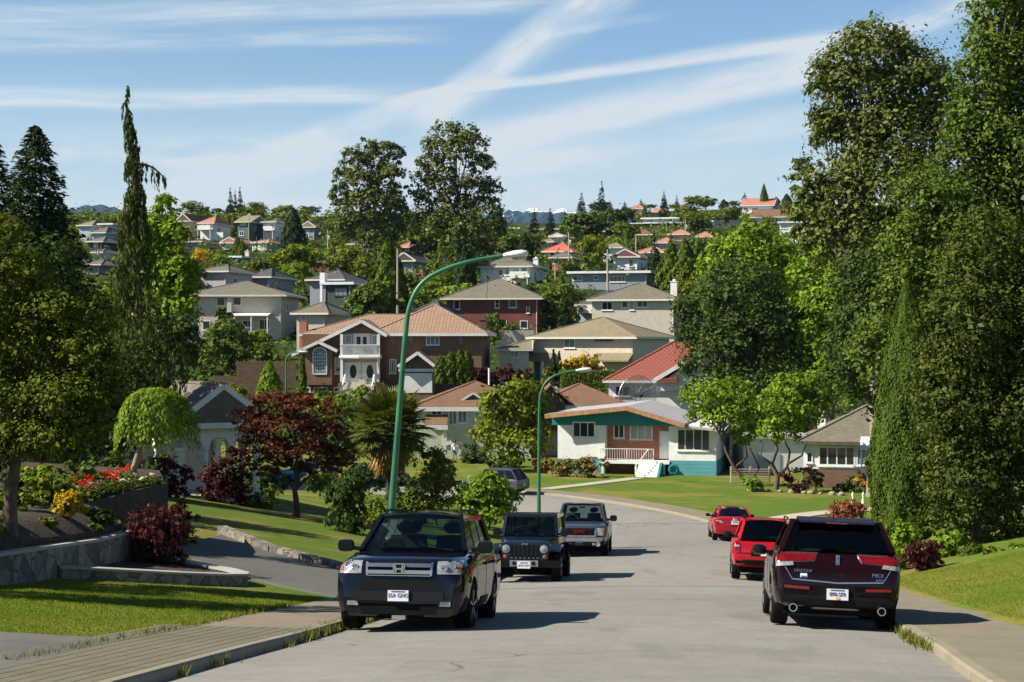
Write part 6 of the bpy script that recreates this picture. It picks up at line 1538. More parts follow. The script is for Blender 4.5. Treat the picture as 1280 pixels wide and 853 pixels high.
# ------------------------------------------------------------------ foliage
LEAF = {
 'laurel': leafmat('laurel_leaves', [(0.018,0.036,0.008),(0.036,0.060,0.012),(0.075,0.102,0.024)], 0.3),
 'column': leafmat('dark_column_sprays', [(0.020,0.046,0.006),(0.035,0.072,0.008),(0.056,0.102,0.012)], 0.2),
 'lawn':   leafmat('grass_blades', [(0.058,0.108,0.012),(0.095,0.155,0.020),(0.150,0.180,0.032)], 0.3, 0.0),
 'mid':    leafmat('mid_green_leaves', [(0.030,0.058,0.010),(0.055,0.098,0.018),(0.085,0.140,0.026)]),
 'bright': leafmat('bright_green_leaves', [(0.060,0.115,0.012),(0.100,0.185,0.018),(0.150,0.250,0.030)], 0.38),
 'dark':   leafmat('dark_green_leaves', [(0.016,0.036,0.010),(0.030,0.058,0.016),(0.050,0.085,0.024)], 0.25),
 'olive':  leafmat('olive_brown_green_leaves', [(0.045,0.066,0.012),(0.078,0.108,0.018),(0.130,0.150,0.030)], 0.3, 0.08),
 'poplar': leafmat('silvery_poplar_leaves', [(0.032,0.056,0.011),(0.058,0.088,0.018),(0.105,0.135,0.034)], 0.28, 0.10),
 'yellow': leafmat('yellow_green_leaves', [(0.055,0.094,0.010),(0.095,0.142,0.014),(0.155,0.195,0.024)], 0.38),
 'gold':   leafmat('golden_leaves', [(0.160,0.140,0.010),(0.260,0.210,0.015),(0.340,0.270,0.025)], 0.35),
 'spruce': leafmat('dark_spruce_needles', [(0.010,0.024,0.011),(0.018,0.038,0.017),(0.030,0.055,0.024)], 0.12, 0.03),
 'cedar':  leafmat('cedar_sprays', [(0.030,0.056,0.008),(0.052,0.090,0.012),(0.080,0.128,0.018)], 0.2, 0.03),
 'cypress':leafmat('weeping_cypress_sprays', [(0.022,0.042,0.014),(0.038,0.064,0.020),(0.075,0.100,0.032)], 0.2, 0.03),
 'fruit': leafmat('fruit_tree_leaves', [(0.034,0.062,0.008),(0.062,0.098,0.011),(0.125,0.150,0.022)], 0.35),
 'maroon': leafmat('burgundy_leaves', [(0.022,0.007,0.010),(0.042,0.012,0.016),(0.066,0.020,0.024)], 0.3, 0.06, (1.3,0.9,0.9)),
 'redmaple': leafmat('red_maple_leaves', [(0.028,0.014,0.010),(0.058,0.016,0.014),(0.088,0.032,0.024),(0.046,0.056,0.012)], 0.34, 0.05, (1.3,0.9,0.8)),
 'rust':   leafmat('rust_red_leaves', [(0.100,0.035,0.022),(0.150,0.055,0.030),(0.190,0.080,0.042)], 0.3, 0.05, (1.2,0.9,0.8)),
 'palm':   leafmat('palm_blades', [(0.030,0.055,0.014),(0.060,0.088,0.022),(0.110,0.125,0.036)], 0.25, 0.14),
 'dead':   leafmat('dry_palm_blades', [(0.16,0.11,0.045),(0.26,0.19,0.085)], 0.2, 0.05),
 'hydr':   leafmat('dry_hydrangea_leaves', [(0.070,0.075,0.022),(0.125,0.115,0.040),(0.175,0.120,0.062)], 0.3, 0.05),
}
PETAL = {c: leafmat(c+'_petals', v, 0.3, 0.03, (1.1,1.0,1.0)) for c, v in {'scarlet': [(0.22,0.005,0.008),(0.34,0.010,0.012)], 'violet': [(0.20,0.04,0.30),(0.30,0.10,0.42)], 'ivory': [(0.70,0.70,0.66),(0.8,0.8,0.78)], 'saffron': [(0.70,0.42,0.02),(0.75,0.5,0.05)], 'tangerine': [(0.70,0.22,0.02),(0.75,0.30,0.03)]}.items()}

def unit(n, r): 
    v = r.normal(size=(n, 3)); return v/np.linalg.norm(v, axis=1)[:, None]
def leaf_mesh(name, mat, C, N, L, Wd, T=None, fold=0.18, r=rng):
    n = len(C); N = N/np.maximum(1e-6, np.linalg.norm(N, axis=1))[:, None]
    if T is None:
        T = r.normal(size=(n, 3))
    T = T - N*(T*N).sum(1)[:, None]; T /= np.maximum(1e-6, np.linalg.norm(T, axis=1))[:, None]
    S = np.cross(N, T); L = np.broadcast_to(L, n)[:, None]; Wd = np.broadcast_to(Wd, n)[:, None]
    co = np.empty((n, 4, 3)); co[:,0] = C-T*L/2; co[:,1] = C+S*Wd/2+N*Wd*fold; co[:,2] = C+T*L/2; co[:,3] = C-S*Wd/2+N*Wd*fold
    return fast_mesh(name, co.reshape(-1, 3), 4, mat)
def mesh_obj(name, me, parent=None):
    o = bpy.data.objects.new(name, me); return link(o, parent)
def crown_points(lobes, n, r, clump=0.30, shell=(0.5, 1.02), low=0.45, flat=0.75, per=26):
    """leaf positions gathered in twig clumps spread through the crown's lobes"""
    lobes = np.array(lobes, float); area = (lobes[:,3]*lobes[:,4]+lobes[:,3]*lobes[:,5]+lobes[:,4]*lobes[:,5]); area /= area.sum()
    nc = max(6, n//per); k = r.choice(len(lobes), nc, p=area); D = unit(nc, r)
    dn = D[:,2] < -0.15; D[dn & (r.random(nc) > low), 2] *= -0.6
    D /= np.linalg.norm(D, axis=1)[:, None]
    u = shell[0]+(shell[1]-shell[0])*np.sqrt(r.random(nc))
    cc = lobes[k,:3]+D*lobes[k,3:6]*u[:,None]
    rad = clump*lobes[k,3:6].mean(1)*(0.6+0.9*r.random(nc))
    cnt = np.maximum(3, r.poisson(per*(0.5+r.random(nc))))
    idx = np.repeat(np.arange(nc), cnt); m = len(idx)
    off = r.normal(size=(m, 3))*0.5; off[:,2] *= flat
    P = cc[idx]+off*rad[idx][:,None]
    N = D[idx]*0.45+off*0.35+np.array([0,0,0.42])+r.normal(size=(m,3))*0.42
    return P, N, cc
def limbs(mb, base, tips, r, r0, wig=0.12, n=6, frac=0.35):
    """trunk forking to the given tips"""
    base = Vector(base); top = Vector((sum(t[0] for t in tips)/len(tips), sum(t[1] for t in tips)/len(tips), max(t[2] for t in tips)))
    H = top.z-base.z; pts = []; m = 7
    for i in range(m+1):
        t = i/m; w_ = wig*H*0.25*math.sin(t*3.1)
        pts.append(Vector((base.x+(top.x-base.x)*t**1.5+w_*(r.random()-.5), base.y+(top.y-base.y)*t**1.5+w_*(r.random()-.5), base.z+H*t*0.92)))
    rad = [r0*(1-0.86*(i/m))*(1.35 if i == 0 else 1) for i in range(m+1)]
    mb.tube(pts, rad, n+3)
    for t in tips:
        t = Vector(t); k = min(m-1, max(1, int(m*(frac+0.5*max(0, (t.z-base.z)/H-0.45)))))
        a = pts[k]; mid = a.lerp(t, .5)+Vector(((r.random()-.5)*.15*H*.5, (r.random()-.5)*.15*H*.5, .04*H))
        rr = rad[k]*.55; mb.tube([a, a.lerp(mid, .55)+Vector((0,0,.02*H)), mid, t], [rr, rr*.75, rr*.5, rr*.15], n)
        for q in range(2):
            e = t+Vector(((r.random()-.5), (r.random()-.5), (r.random()-.2)))*H*.12
            mb.tube([mid, mid.lerp(e, .5)+Vector((0,0,.02*H)), e], [rr*.4, rr*.25, rr*.08], 4)
def tree(name, label, d, base, lobes, leaf, n, mat, trunk=0.3, bark='bark', seed=1, cat='tree', group=None, clump=.3, per=26, asp=.62, depth=.85, shell=(.5,1.02), limb=True, hang=0.0, low=.45, flat=.75, base_y=None, crown='crown'):
    """lobes = (px, py, rx, ry) seen in the view at distance d, given real depth"""
    r = np.random.default_rng(seed); k = d/F
    X = (base-640)*k; Z = gz(float(X), float(d)) if base_y is None else (426.5-base_y)*k
    root = empty(name, (X, d, Z), 0, label, cat, group); LL = []
    for (px, py, rx, ry) in lobes:
        rd = depth*(rx*.6+ry*.4)*k
        LL.append(((px-640)*k-X, (r.random()-.5)*rd*1.1, (426.5-py)*k-Z, rx*k, rd, ry*k))
    P, N, cc = crown_points(LL, n, r, clump, low=low, per=per, shell=shell, flat=flat)
    m = len(P); L = leaf*np.exp(r.normal(size=m)*.33); T = None
    if hang: T = np.tile(np.array([0,0,-1.0]), (m,1))+r.normal(size=(m,3))*(1-hang); N = N*np.array([1,1,.2])
    me = leaf_mesh(crown, LEAF[mat], P, N, L, L*asp, T, r=r)
    mesh_obj(crown, me, root)
    if limb:
        mb = MB(); tips = [(l[0], l[1], l[2]) for l in LL]; limbs(mb, (0,0,-.3), tips, r, trunk)
        mb.build('trunk', M[bark], root, smooth=60, fix=False, uv=False)
    return root
def shrub(name, label, d, px, py, rx, ry, mat, leaf=.12, n=1500, seed=1, cat='shrub', group=None, nl=5, **kw):
    """rounded bush standing on the ground; (px, py) is the middle of its foot"""
    gy = 426.5-gz(float((px-640)/F*d), float(d))/d*F
    if gy > py and not (px < 135 and d < 43) and d < 90: ry += (gy-py)/2; py = gy
    r = np.random.default_rng(seed+77); lobes = [(px, py-ry*.9, rx*.75, ry*.85), (px-rx*.3, py-ry*.25, rx*.6, ry*.4), (px+rx*.3, py-ry*.25, rx*.6, ry*.4), (px, py-ry*.1, rx*.5, ry*.35)]
    for i in range(nl): a = r.random()*6.28; lobes.append((px+math.cos(a)*rx*.55, py-ry*(.55+.75*r.random()), rx*(.35+.25*r.random()), ry*(.35+.25*r.random())))
    return tree(name, label, d, px, lobes, leaf, n, mat, .05, seed=seed, cat=cat, group=group, base_y=py+2, crown='foliage', low=1.0, **kw)

def conifer_mesh(name, H, Rb, n, mat, seed, droop=.25, spray=.5, gap=.06, power=.85, narrow=0.0, up=0.0):
    r = np.random.default_rng(seed); P = []; N = []; T = []; Ls = []
    nb = max(30, n//16)
    for i in range(nb):
        t = gap+(1-gap)*r.random()**1.25; h = H*t; R_ = Rb*(1-t)**power*(.72+.45*r.random())+.03*Rb
        a = r.random()*6.283; d = np.array([math.cos(a), math.sin(a), 0]); m = max(4, int(16*(.4+1.2*(1-t))))
        s = np.sqrt(r.random(m)); dz = -droop*R_*s**1.6+up*R_*s
        side = (r.random(m)-.5)*R_*.42*(1.1-s*.6); sd = np.array([-d[1], d[0], 0])
        p = d[None,:]*(R_*s)[:,None]+sd[None,:]*side[:,None]; p[:,2] += h+dz+(r.random(m)-.5)*R_*.1
        P.append(p); tt = d[None,:]*1.0+sd[None,:]*np.sign(side)[:,None]*.6+np.array([0,0,-droop+up*1.5])[None,:]+r.normal(size=(m,3))*.2
        T.append(tt); N.append(np.tile(np.array([0,0,1.0]), (m,1))+d[None,:]*.3+r.normal(size=(m,3))*.35); Ls.append(spray*(.6+.7*r.random(m))*(.55+.6*(1-t)))
    P = np.concatenate(P); L = np.concatenate(Ls)
    return leaf_mesh(name, LEAF[mat], P, np.concatenate(N), L, L*.42, np.concatenate(T), r=r)
def cone_mesh(name, H, Rb, n, mat, seed, spray=.3, belly=.25, pw=.8, lp=1.0):
    """dense upright sprays over a narrow cone: cedars, cypresses, trimmed columns"""
    r = np.random.default_rng(seed); t = r.random(n)**1.15; a = r.random(n)*6.283
    lump = 1+lp*(.13*np.sin(a*3+t*9+seed)+.10*np.sin(a*7-t*17)+.06*np.sin(a*13+t*31))
    R_ = Rb*np.where(t < belly, .75+.25*t/belly, ((1-t)/(1-belly))**pw)*lump*(.80+.24*np.sqrt(r.random(n)))
    P = np.stack([R_*np.cos(a), R_*np.sin(a), H*t], 1); out = np.stack([np.cos(a), np.sin(a), np.zeros(n)], 1)
    T = np.array([0,0,1.0])+out*.45+r.normal(size=(n,3))*.3; N = out+np.array([0,0,.35])+r.normal(size=(n,3))*.4
    L = spray*(.6+.8*r.random(n)); return leaf_mesh(name, LEAF[mat], P, N, L, L*.4, T, r=r)
def stem(root, H, r0, bark='bark_dark', z0=-.5):
    mb = MB(); mb.tube([(0,0,z0), (0.02*H*.2,0,H*.4), (0,0,H*.97)], [r0, r0*.6, r0*.08], 8); return mb.build('trunk', M[bark], root, smooth=60, fix=False, uv=False)
def conifer(name, label, px, top, d, Rpx, mat='spruce', n=5000, seed=1, base=None, cat='tree', group=None, kind='spruce', **kw):
    k = d/F; X = (px-640)*k; Z = gz(float(X), float(d)) if base is None else (426.5-base)*k
    root = empty(name, (X, d, Z), 0, label, cat, group); H = (426.5-top)*k-Z
    me = conifer_mesh('crown', H, Rpx*k, n, mat, seed, **kw) if kind == 'spruce' else cone_mesh('crown', H, Rpx*k, n, mat, seed, **kw)
    mesh_obj('crown', me, root); stem(root, H, max(.06, Rpx*k*.06)); return root

# ================================================================== right-hand tall trees
tree('poplar_tree', 'tallest poplar on the right, its ragged crown standing clear against the sky', 106, 1095,
     [(1085,72,52,40),(1135,105,52,52),(1050,108,40,46),(1085,130,50,45),(1030,160,26,26),(1070,172,50,38),(1125,180,58,55),(1100,232,62,50),(1012,228,26,28),(1040,252,40,40),(1075,300,58,48),(1010,270,26,30),(1160,150,40,60),(1110,330,50,50),(1035,300,36,36)], .25, 46000, 'poplar', .5, 'bark_pale', 3, clump=.30, per=30, shell=(.4,1.08))
tree('poplar_tree', 'broad tall tree at the right edge, its top cut off by the frame', 84, 1250,
     [(1262,30,48,60),(1240,95,46,55),(1290,110,60,80),(1208,150,30,42),(1215,205,42,45),(1280,220,60,70),(1245,275,58,52),(1262,-40,60,60),(1330,60,70,90),(1190,240,46,50),(1320,200,60,90),(1250,180,60,60)], .21, 52000, 'mid', .5, 'bark', 4, clump=.30, per=30, shell=(.4,1.08))
tree('maple_tree', 'dense deep green maple between the tall poplar and the right edge', 76, 1165,
     [(1165,252,48,42),(1205,300,62,50),(1140,312,44,48),(1185,362,60,55),(1125,372,36,50),(1235,350,50,50),(1150,430,50,50),(1250,420,60,60),(1180,460,60,60),(1110,440,40,50)], .18, 40000, 'mid', .4, seed=5, clump=.30, per=34)
tree('maple_tree', 'bright lime green maple with pointed top behind the large dark maple', 152, 938,
     [(940,292,24,18),(918,312,30,24),(962,318,30,26),(935,330,48,28),(900,338,26,22),(980,345,28,26),(935,360,60,36)], .3, 15000, 'bright', .35, seed=6, clump=.32, per=26)
tree('maple_tree', 'bright green maple with hanging leaf tufts right of the large dark maple', 134, 1040,
     [(1040,318,28,22),(1020,345,34,30),(1058,352,34,34),(1035,385,44,38),(1062,410,38,40),(1025,430,36,36),(1060,450,40,36)], .3, 17000, 'bright', .35, seed=7, clump=.28, per=30)
tree('maple_tree', 'large rounded dark green maple behind the crooked twin trees', 136, 930,
     [(925,362,52,38),(880,395,42,42),(950,402,58,48),(905,440,52,44),(965,455,60,46),(885,465,36,32),(985,420,40,44),(930,490,60,40),(1000,490,44,40)], .27, 30000, 'dark', .45, seed=8, clump=.28, per=34)
tree('shade_tree', 'deep shaded tree filling the gap above the grey roofed cottage', 100, 1135,
     [(1085,400,40,50),(1070,450,40,50),(1105,460,50,60),(1062,470,30,30),(1120,400,40,60),(1095,350,50,50),(1150,380,60,80)], .24, 22000, 'dark', .35, seed=9, per=34)
# big leafy shrub tree at the right edge
tree('laurel_tree', 'huge olive leaved bush tree reaching the ground at the right edge', 51, 1225,
     [(1235,318,52,55),(1200,405,56,60),(1262,420,54,80),(1185,500,44,60),(1245,530,62,70),(1200,590,52,55),(1268,620,52,56),(1225,650,60,40),(1310,520,60,120),(1300,380,50,90),(1220,480,70,90)], .115, 78000, 'laurel', .25, seed=10, clump=.24, asp=.6, low=.9, per=34)
conifer('cedar_tree', 'tall column shaped dark green cedar right of the grey roofed cottage', 1134, 350, 59, 48, 'column', 80000, 11, kind='cone', spray=.115, belly=.3, pw=.7, lp=.45)
# crooked twin trees in front of the white outbuilding
def crooked(label, d, base, path, lobes, seed, n):
    k = d/F; X = (base[0]-640)*k; Z = gz(float(X), d); r = np.random.default_rng(seed)
    root = empty('magnolia_tree', (X, d, Z), 0, label, 'tree', 'crooked twin trees'); LL = []
    for (px, py, rx, ry) in lobes: LL.append(((px-640)*k-X, (r.random()-.5)*rx*k*.9, (426.5-py)*k-Z, rx*k, rx*k*.9, ry*k))
    P, N, cc = crown_points(LL, n, r, .30, shell=(.45,1.02)); L = .26*(.65+.7*r.random(len(P)))
    mesh_obj('crown', leaf_mesh('crown', LEAF['bright'], P, N, L, L*.65, r=r), root)
    mb = MB()
    for pts, r0 in path:
        q = [Vector(((px-640)*k-X, dy, (426.5-py)*k-Z)) for px, py, dy in pts]; mb.tube(q, [r0*(1-.6*i/(len(q)-1)) for i in range(len(q))], 7)
    for l in LL:
        a = Vector(((path[0][0][-1][0]-640)*k-X, 0, (426.5-path[0][0][-1][1])*k-Z)); b = Vector(l[:3]); mb.tube([a, a.lerp(b,.5)+Vector((.1,.1,.2)), b], [.09,.06,.02], 5)
    mb.build('trunk', M['bark'], root, smooth=60, fix=False, uv=False)
crooked('left crooked tree leaning over the corner of the white bungalow', 115, (943, 604), [([(943,612,0),(930,600,0),(918,585,0),(908,565,.2),(902,545,.1)], .17), ([(935,605,0),(950,585,.3),(938,560,.4)], .1), ([(918,585,0),(935,572,.4),(932,550,.4)], .09)],
        [(888,500,32,24),(915,492,26,20),(880,525,24,18),(905,525,30,20),(930,515,28,22),(935,545,22,14)], 21, 5200)
crooked('right crooked tree with twisted trunk beside the grey roofed cottage', 110, (970, 608), [([(970,612,0),(972,596,0),(965,580,.1),(972,562,.2),(968,545,0)], .2), ([(972,596,0),(985,585,.3),(988,565,.2),(980,548,.3)], .12), ([(965,580,0),(950,570,-.3),(953,552,-.2)], .1), ([(985,580,0),(1003,570,.2),(1010,555,.4)], .08)],
        [(985,488,28,22),(1012,480,22,18),(965,512,26,22),(1000,515,34,24),(975,538,30,18),(1020,508,22,20),(1035,462,16,16),(1045,490,16,16)], 22, 6000)

# ================================================================== centre
tree('poplar_tree', 'left poplar of the tall pair rising above the hillside roofs', 300, 468, [(458,188,14,14),(480,186,16,12),(440,200,16,16),(495,200,13,16),(465,208,22,20),(430,222,14,16),(485,225,22,20),(452,232,22,20),(425,245,12,14),(502,240,12,14),(470,255,28,22),(438,262,20,18),(495,262,16,18),(455,282,24,20),(485,285,22,20),(430,285,14,14),(470,305,24,18)], .52, 15000, 'poplar', .55, 'bark_pale', 30, clump=.30, per=22, shell=(.4,1.12))
tree('poplar_tree', 'right poplar of the tall pair, the higher and broader one', 300, 572, [(560,168,20,16),(582,175,18,16),(545,185,16,16),(600,190,14,16),(535,205,14,16),(570,200,26,22),(605,212,14,18),(528,228,13,16),(555,228,24,22),(590,235,22,22),(614,240,12,18),(530,255,14,18),(565,260,30,24),(608,265,18,20),(540,285,22,22),(585,290,30,22),(618,285,14,18),(560,312,26,20),(600,312,22,18),(530,310,16,14)], .52, 19000, 'poplar', .6, 'bark_dark', 31, clump=.30, per=22, shell=(.4,1.12))
conifer('cypress_tree', 'bushy green conifer beside the pale utility pole', 485, 300, 204, 26, 'cedar', 6000, 33, kind='cone', spray=.7, base=392)
tree('garden_tree', 'leafy tree in front of the dark green flat roofed house', 190, 468, [(465,372,24,16),(448,382,18,14),(482,380,20,16),(465,390,26,14)], .5, 3200, 'mid', .2, seed=34, base_y=412)
tree('garden_tree', 'yellow green garden tree beside the second street lamp', 130, 638, [(652,490,26,16),(622,505,24,20),(660,512,26,26),(638,528,36,26),(606,545,18,18),(645,555,34,22),(672,548,18,22)], .30, 9000, 'yellow', .22, 'bark_pale', 35, clump=.32, per=22)
tree('round_topped_tree', 'small round topped tree on the left verge behind the black cars', 76, 612, [(612,612,26,20),(592,628,20,20),(630,628,18,20),(610,638,28,18)], .17, 5200, 'bright', .07, seed=36, clump=.32, base_y=672)
tree('rose_tree', 'loose tall rose shrub left of the round topped tree', 70, 545, [(540,572,14,16),(552,592,20,18),(535,608,18,16),(560,615,20,16),(545,630,24,12)], .13, 3600, 'olive', .05, seed=37, cat='shrub', base_y=648)
shrub('garden_shrub', 'low bright green shrub at the foot of the first street lamp', 62, 478, 640, 22, 13, 'bright', .12, 1500, 38)
shrub('garden_shrub', 'dark drooping evergreen shrub left of the first street lamp', 58, 432, 655, 26, 34, 'dark', .16, 3200, 39, hang=.55)
shrub('garden_shrub', 'grey green lavender clump behind the drooping evergreen', 66, 462, 628, 16, 10, 'olive', .1, 900, 40)
shrub('hydrangea', 'brownish hydrangea nearest the white front steps', 124, 741, 596, 24, 14, 'hydr', .2, 1700, 41, group='shrubs before the white bungalow')
shrub('hydrangea', 'browning hydrangea left of the one by the white steps', 125, 704, 592, 20, 11, 'hydr', .2, 1300, 42, group='shrubs before the white bungalow')
shrub('hydrangea', 'dull reddish shrub under the right side of the yellow green tree', 128, 680, 588, 16, 12, 'rust', .2, 900, 43, group='shrubs before the white bungalow')
shrub('evergreen_shrub', 'dark evergreen bush behind the walking person', 137, 596, 588, 20, 22, 'dark', .24, 1900, 44)
shrub('evergreen_shrub', 'low dark bush under the yellow green tree', 133, 630, 590, 28, 16, 'dark', .24, 1700, 45)
shrub('garden_shrub', 'green shrub against the pale green house wall left of the person', 137, 548, 590, 18, 14, 'mid', .22, 1100, 46)
# around the brown balcony house and beige house
conifer('vine_clad_post', 'slender vine covered cypress at the left corner of the brown balcony house', 378, 438, 163, 5, 'cedar', 900, 47, kind='cone', spray=.35, base=492, cat='tree')
conifer('arborvitae', 'broad cone shaped shrub left of the brown balcony house', 337, 452, 158, 15, 'bright', 2600, 48, kind='cone', spray=.35, base=494, cat='shrub')
shrub('garden_shrub', 'golden green ball shrub left of the cone shaped shrub', 150, 293, 508, 16, 17, 'yellow', .26, 1400, 49)
shrub('garden_shrub', 'small golden shrub in front of the cone shaped shrub', 150, 330, 498, 13, 8, 'yellow', .24, 800, 50)
shrub('garden_shrub', 'green ball shrub below the balcony house steps', 150, 428, 508, 16, 10, 'bright', .24, 900, 51)
shrub('garden_shrub', 'bright bush hiding the foot of the entrance steps', 156, 452, 500, 18, 11, 'bright', .24, 1000, 52)
tree('garden_tree', 'grey green tree behind the blue brick chimney', 176, 285, [(285,415,20,16),(270,432,20,20),(298,432,24,18),(282,450,28,16)], .36, 3600, 'mid', .18, seed=53, base_y=478)
tree('garden_tree', 'young pale tree in front of the long grey house', 190, 280, [(279,396,9,10),(272,412,12,12),(288,412,12,12),(280,428,16,12)], .4, 1700, 'mid', .1, seed=54, base_y=440)
shrub('hedge_bush', 'bright clipped bush under the patio of the long grey house', 188, 316, 432, 22, 11, 'bright', .36, 1200, 55)
for i, (px, tp, rr) in enumerate([(551, 446, 8), (563, 441, 9), (575, 438, 9), (584, 440, 8)]):
    conifer('hedge_cedar', ['leftmost', 'second', 'third', 'rightmost'][i]+' column of the cedar hedge right of the white garage door', px, tp, 157, rr, 'cedar', 1700, 60+i, kind='cone', spray=.35, belly=.5, pw=.55, base=478, cat='hedge', group='cedar hedge columns')
shrub('japanese_maple', 'burgundy maple right of the cedar hedge columns', 160, 605, 476, 24, 9, 'maroon', .28, 1300, 66)
shrub('japanese_maple', 'larger burgundy maple below the low beige garage wing', 158, 641, 478, 26, 12, 'maroon', .28, 1700, 67)
shrub('golden_shrub', 'golden yellow shrub in front of the beige house', 163, 733, 468, 26, 15, 'gold', .3, 2000, 68)
shrub('golden_shrub', 'smaller golden shrub left of the big golden one', 162, 710, 462, 12, 9, 'gold', .3, 700, 69)
for i, px in enumerate((692, 699)): conifer('dwarf_cypress', ['left', 'right'][i]+' of the two slim dark cypresses at the beige house entrance', px, 438+i*2, 164, 4, 'spruce', 700, 70+i, kind='cone', spray=.3, base=476, cat='tree')
shrub('garden_shrub', 'silvery bush beside the beige house door', 163, 684, 478, 12, 12, 'olive', .28, 800, 72)
# clipped hedge above the red roofed house
def hedge():
    d = 154; k = d/F; x0, x1 = (700-640)*k, (768-640)*k; z1 = (426.5-466)*k; z0 = gz(6.0, d)-.5; r = np.random.default_rng(73)
    root = empty('clipped_hedge', ((x0+x1)/2, d, z0), 0, 'long clipped hedge between the beige house and the red tiled roof', 'hedge')
    n = 9000; w = x1-x0; h = z1-z0; f = r.random(n); P = np.empty((n,3)); N = np.empty((n,3))
    a = f < .55; P[a] = np.stack([(r.random(a.sum())-.5)*w, np.full(a.sum(), -.8)+r.normal(size=a.sum())*.08, r.random(a.sum())*h], 1); N[a] = (0,-1,.3)
    b = ~a; P[b] = np.stack([(r.random(b.sum())-.5)*w, (r.random(b.sum())-.5)*1.7, h+r.normal(size=b.sum())*.09], 1); N[b] = (0,0,1)
    mesh_obj('foliage', leaf_mesh('foliage', LEAF['mid'], P, N+r.normal(size=(n,3))*.4, .22, .14, r=r), root)
    mb = MB(); mb.box(-w/2+.1, w/2-.1, -.7, .7, 0, h-.12); mb.build('branches', M['bark_dark'], root, uv=False)
hedge()

tree('garden_tree', 'leafy green tree behind the palm, left of the pale green house', 118, 470, [(455,520,26,22),(488,528,26,24),(470,552,34,26),(435,560,26,22),(505,560,22,24)], .26, 5200, 'mid', .16, seed=74, base_y=600)
tree('garden_tree', 'dark shrubby tree between the red maple and the palm', 100, 428, [(425,545,18,18),(440,565,22,22),(415,575,20,20)], .2, 3000, 'dark', .1, seed=75, base_y=605)
shrub('garden_shrub', 'bright shrub row below the brown balcony house wall', 146, 400, 515, 32, 12, 'bright', .26, 1500, 76)
shrub('garden_shrub', 'dark hedge mass left of the garage gable drive', 150, 490, 505, 30, 12, 'dark', .26, 1500, 77)
shrub('garden_shrub', 'green bushes beneath the board fence on the left slope', 150, 350, 512, 30, 14, 'mid', .26, 1600, 78)
shrub('garden_shrub', 'olive bushes left of the golden ball shrub', 150, 255, 512, 34, 20, 'olive', .26, 1800, 79)
for i, (d, px, py, rx, ry, m_, lb) in enumerate([(84,505,626,30,20,'dark','dark shrub mass beside the palm trunk'),(96,455,612,34,18,'dark','dark shrubs hiding the side street left of the palm'),(78,580,646,24,22,'dark','dark bush left of the small round topped tree'),(72,515,650,26,22,'mid','green bush between the first lamp and the rose shrub'),(92,400,612,26,16,'mid','green shrubs under the right side of the red maple'),(104,540,612,26,16,'olive','olive shrubs right of the palm'),(90,330,610,34,16,'dark','dark shrubs left of the red maple trunk')]):
    shrub('verge_shrub', lb, d, px, py, rx, ry, m_, .16, 2200, 380+i)
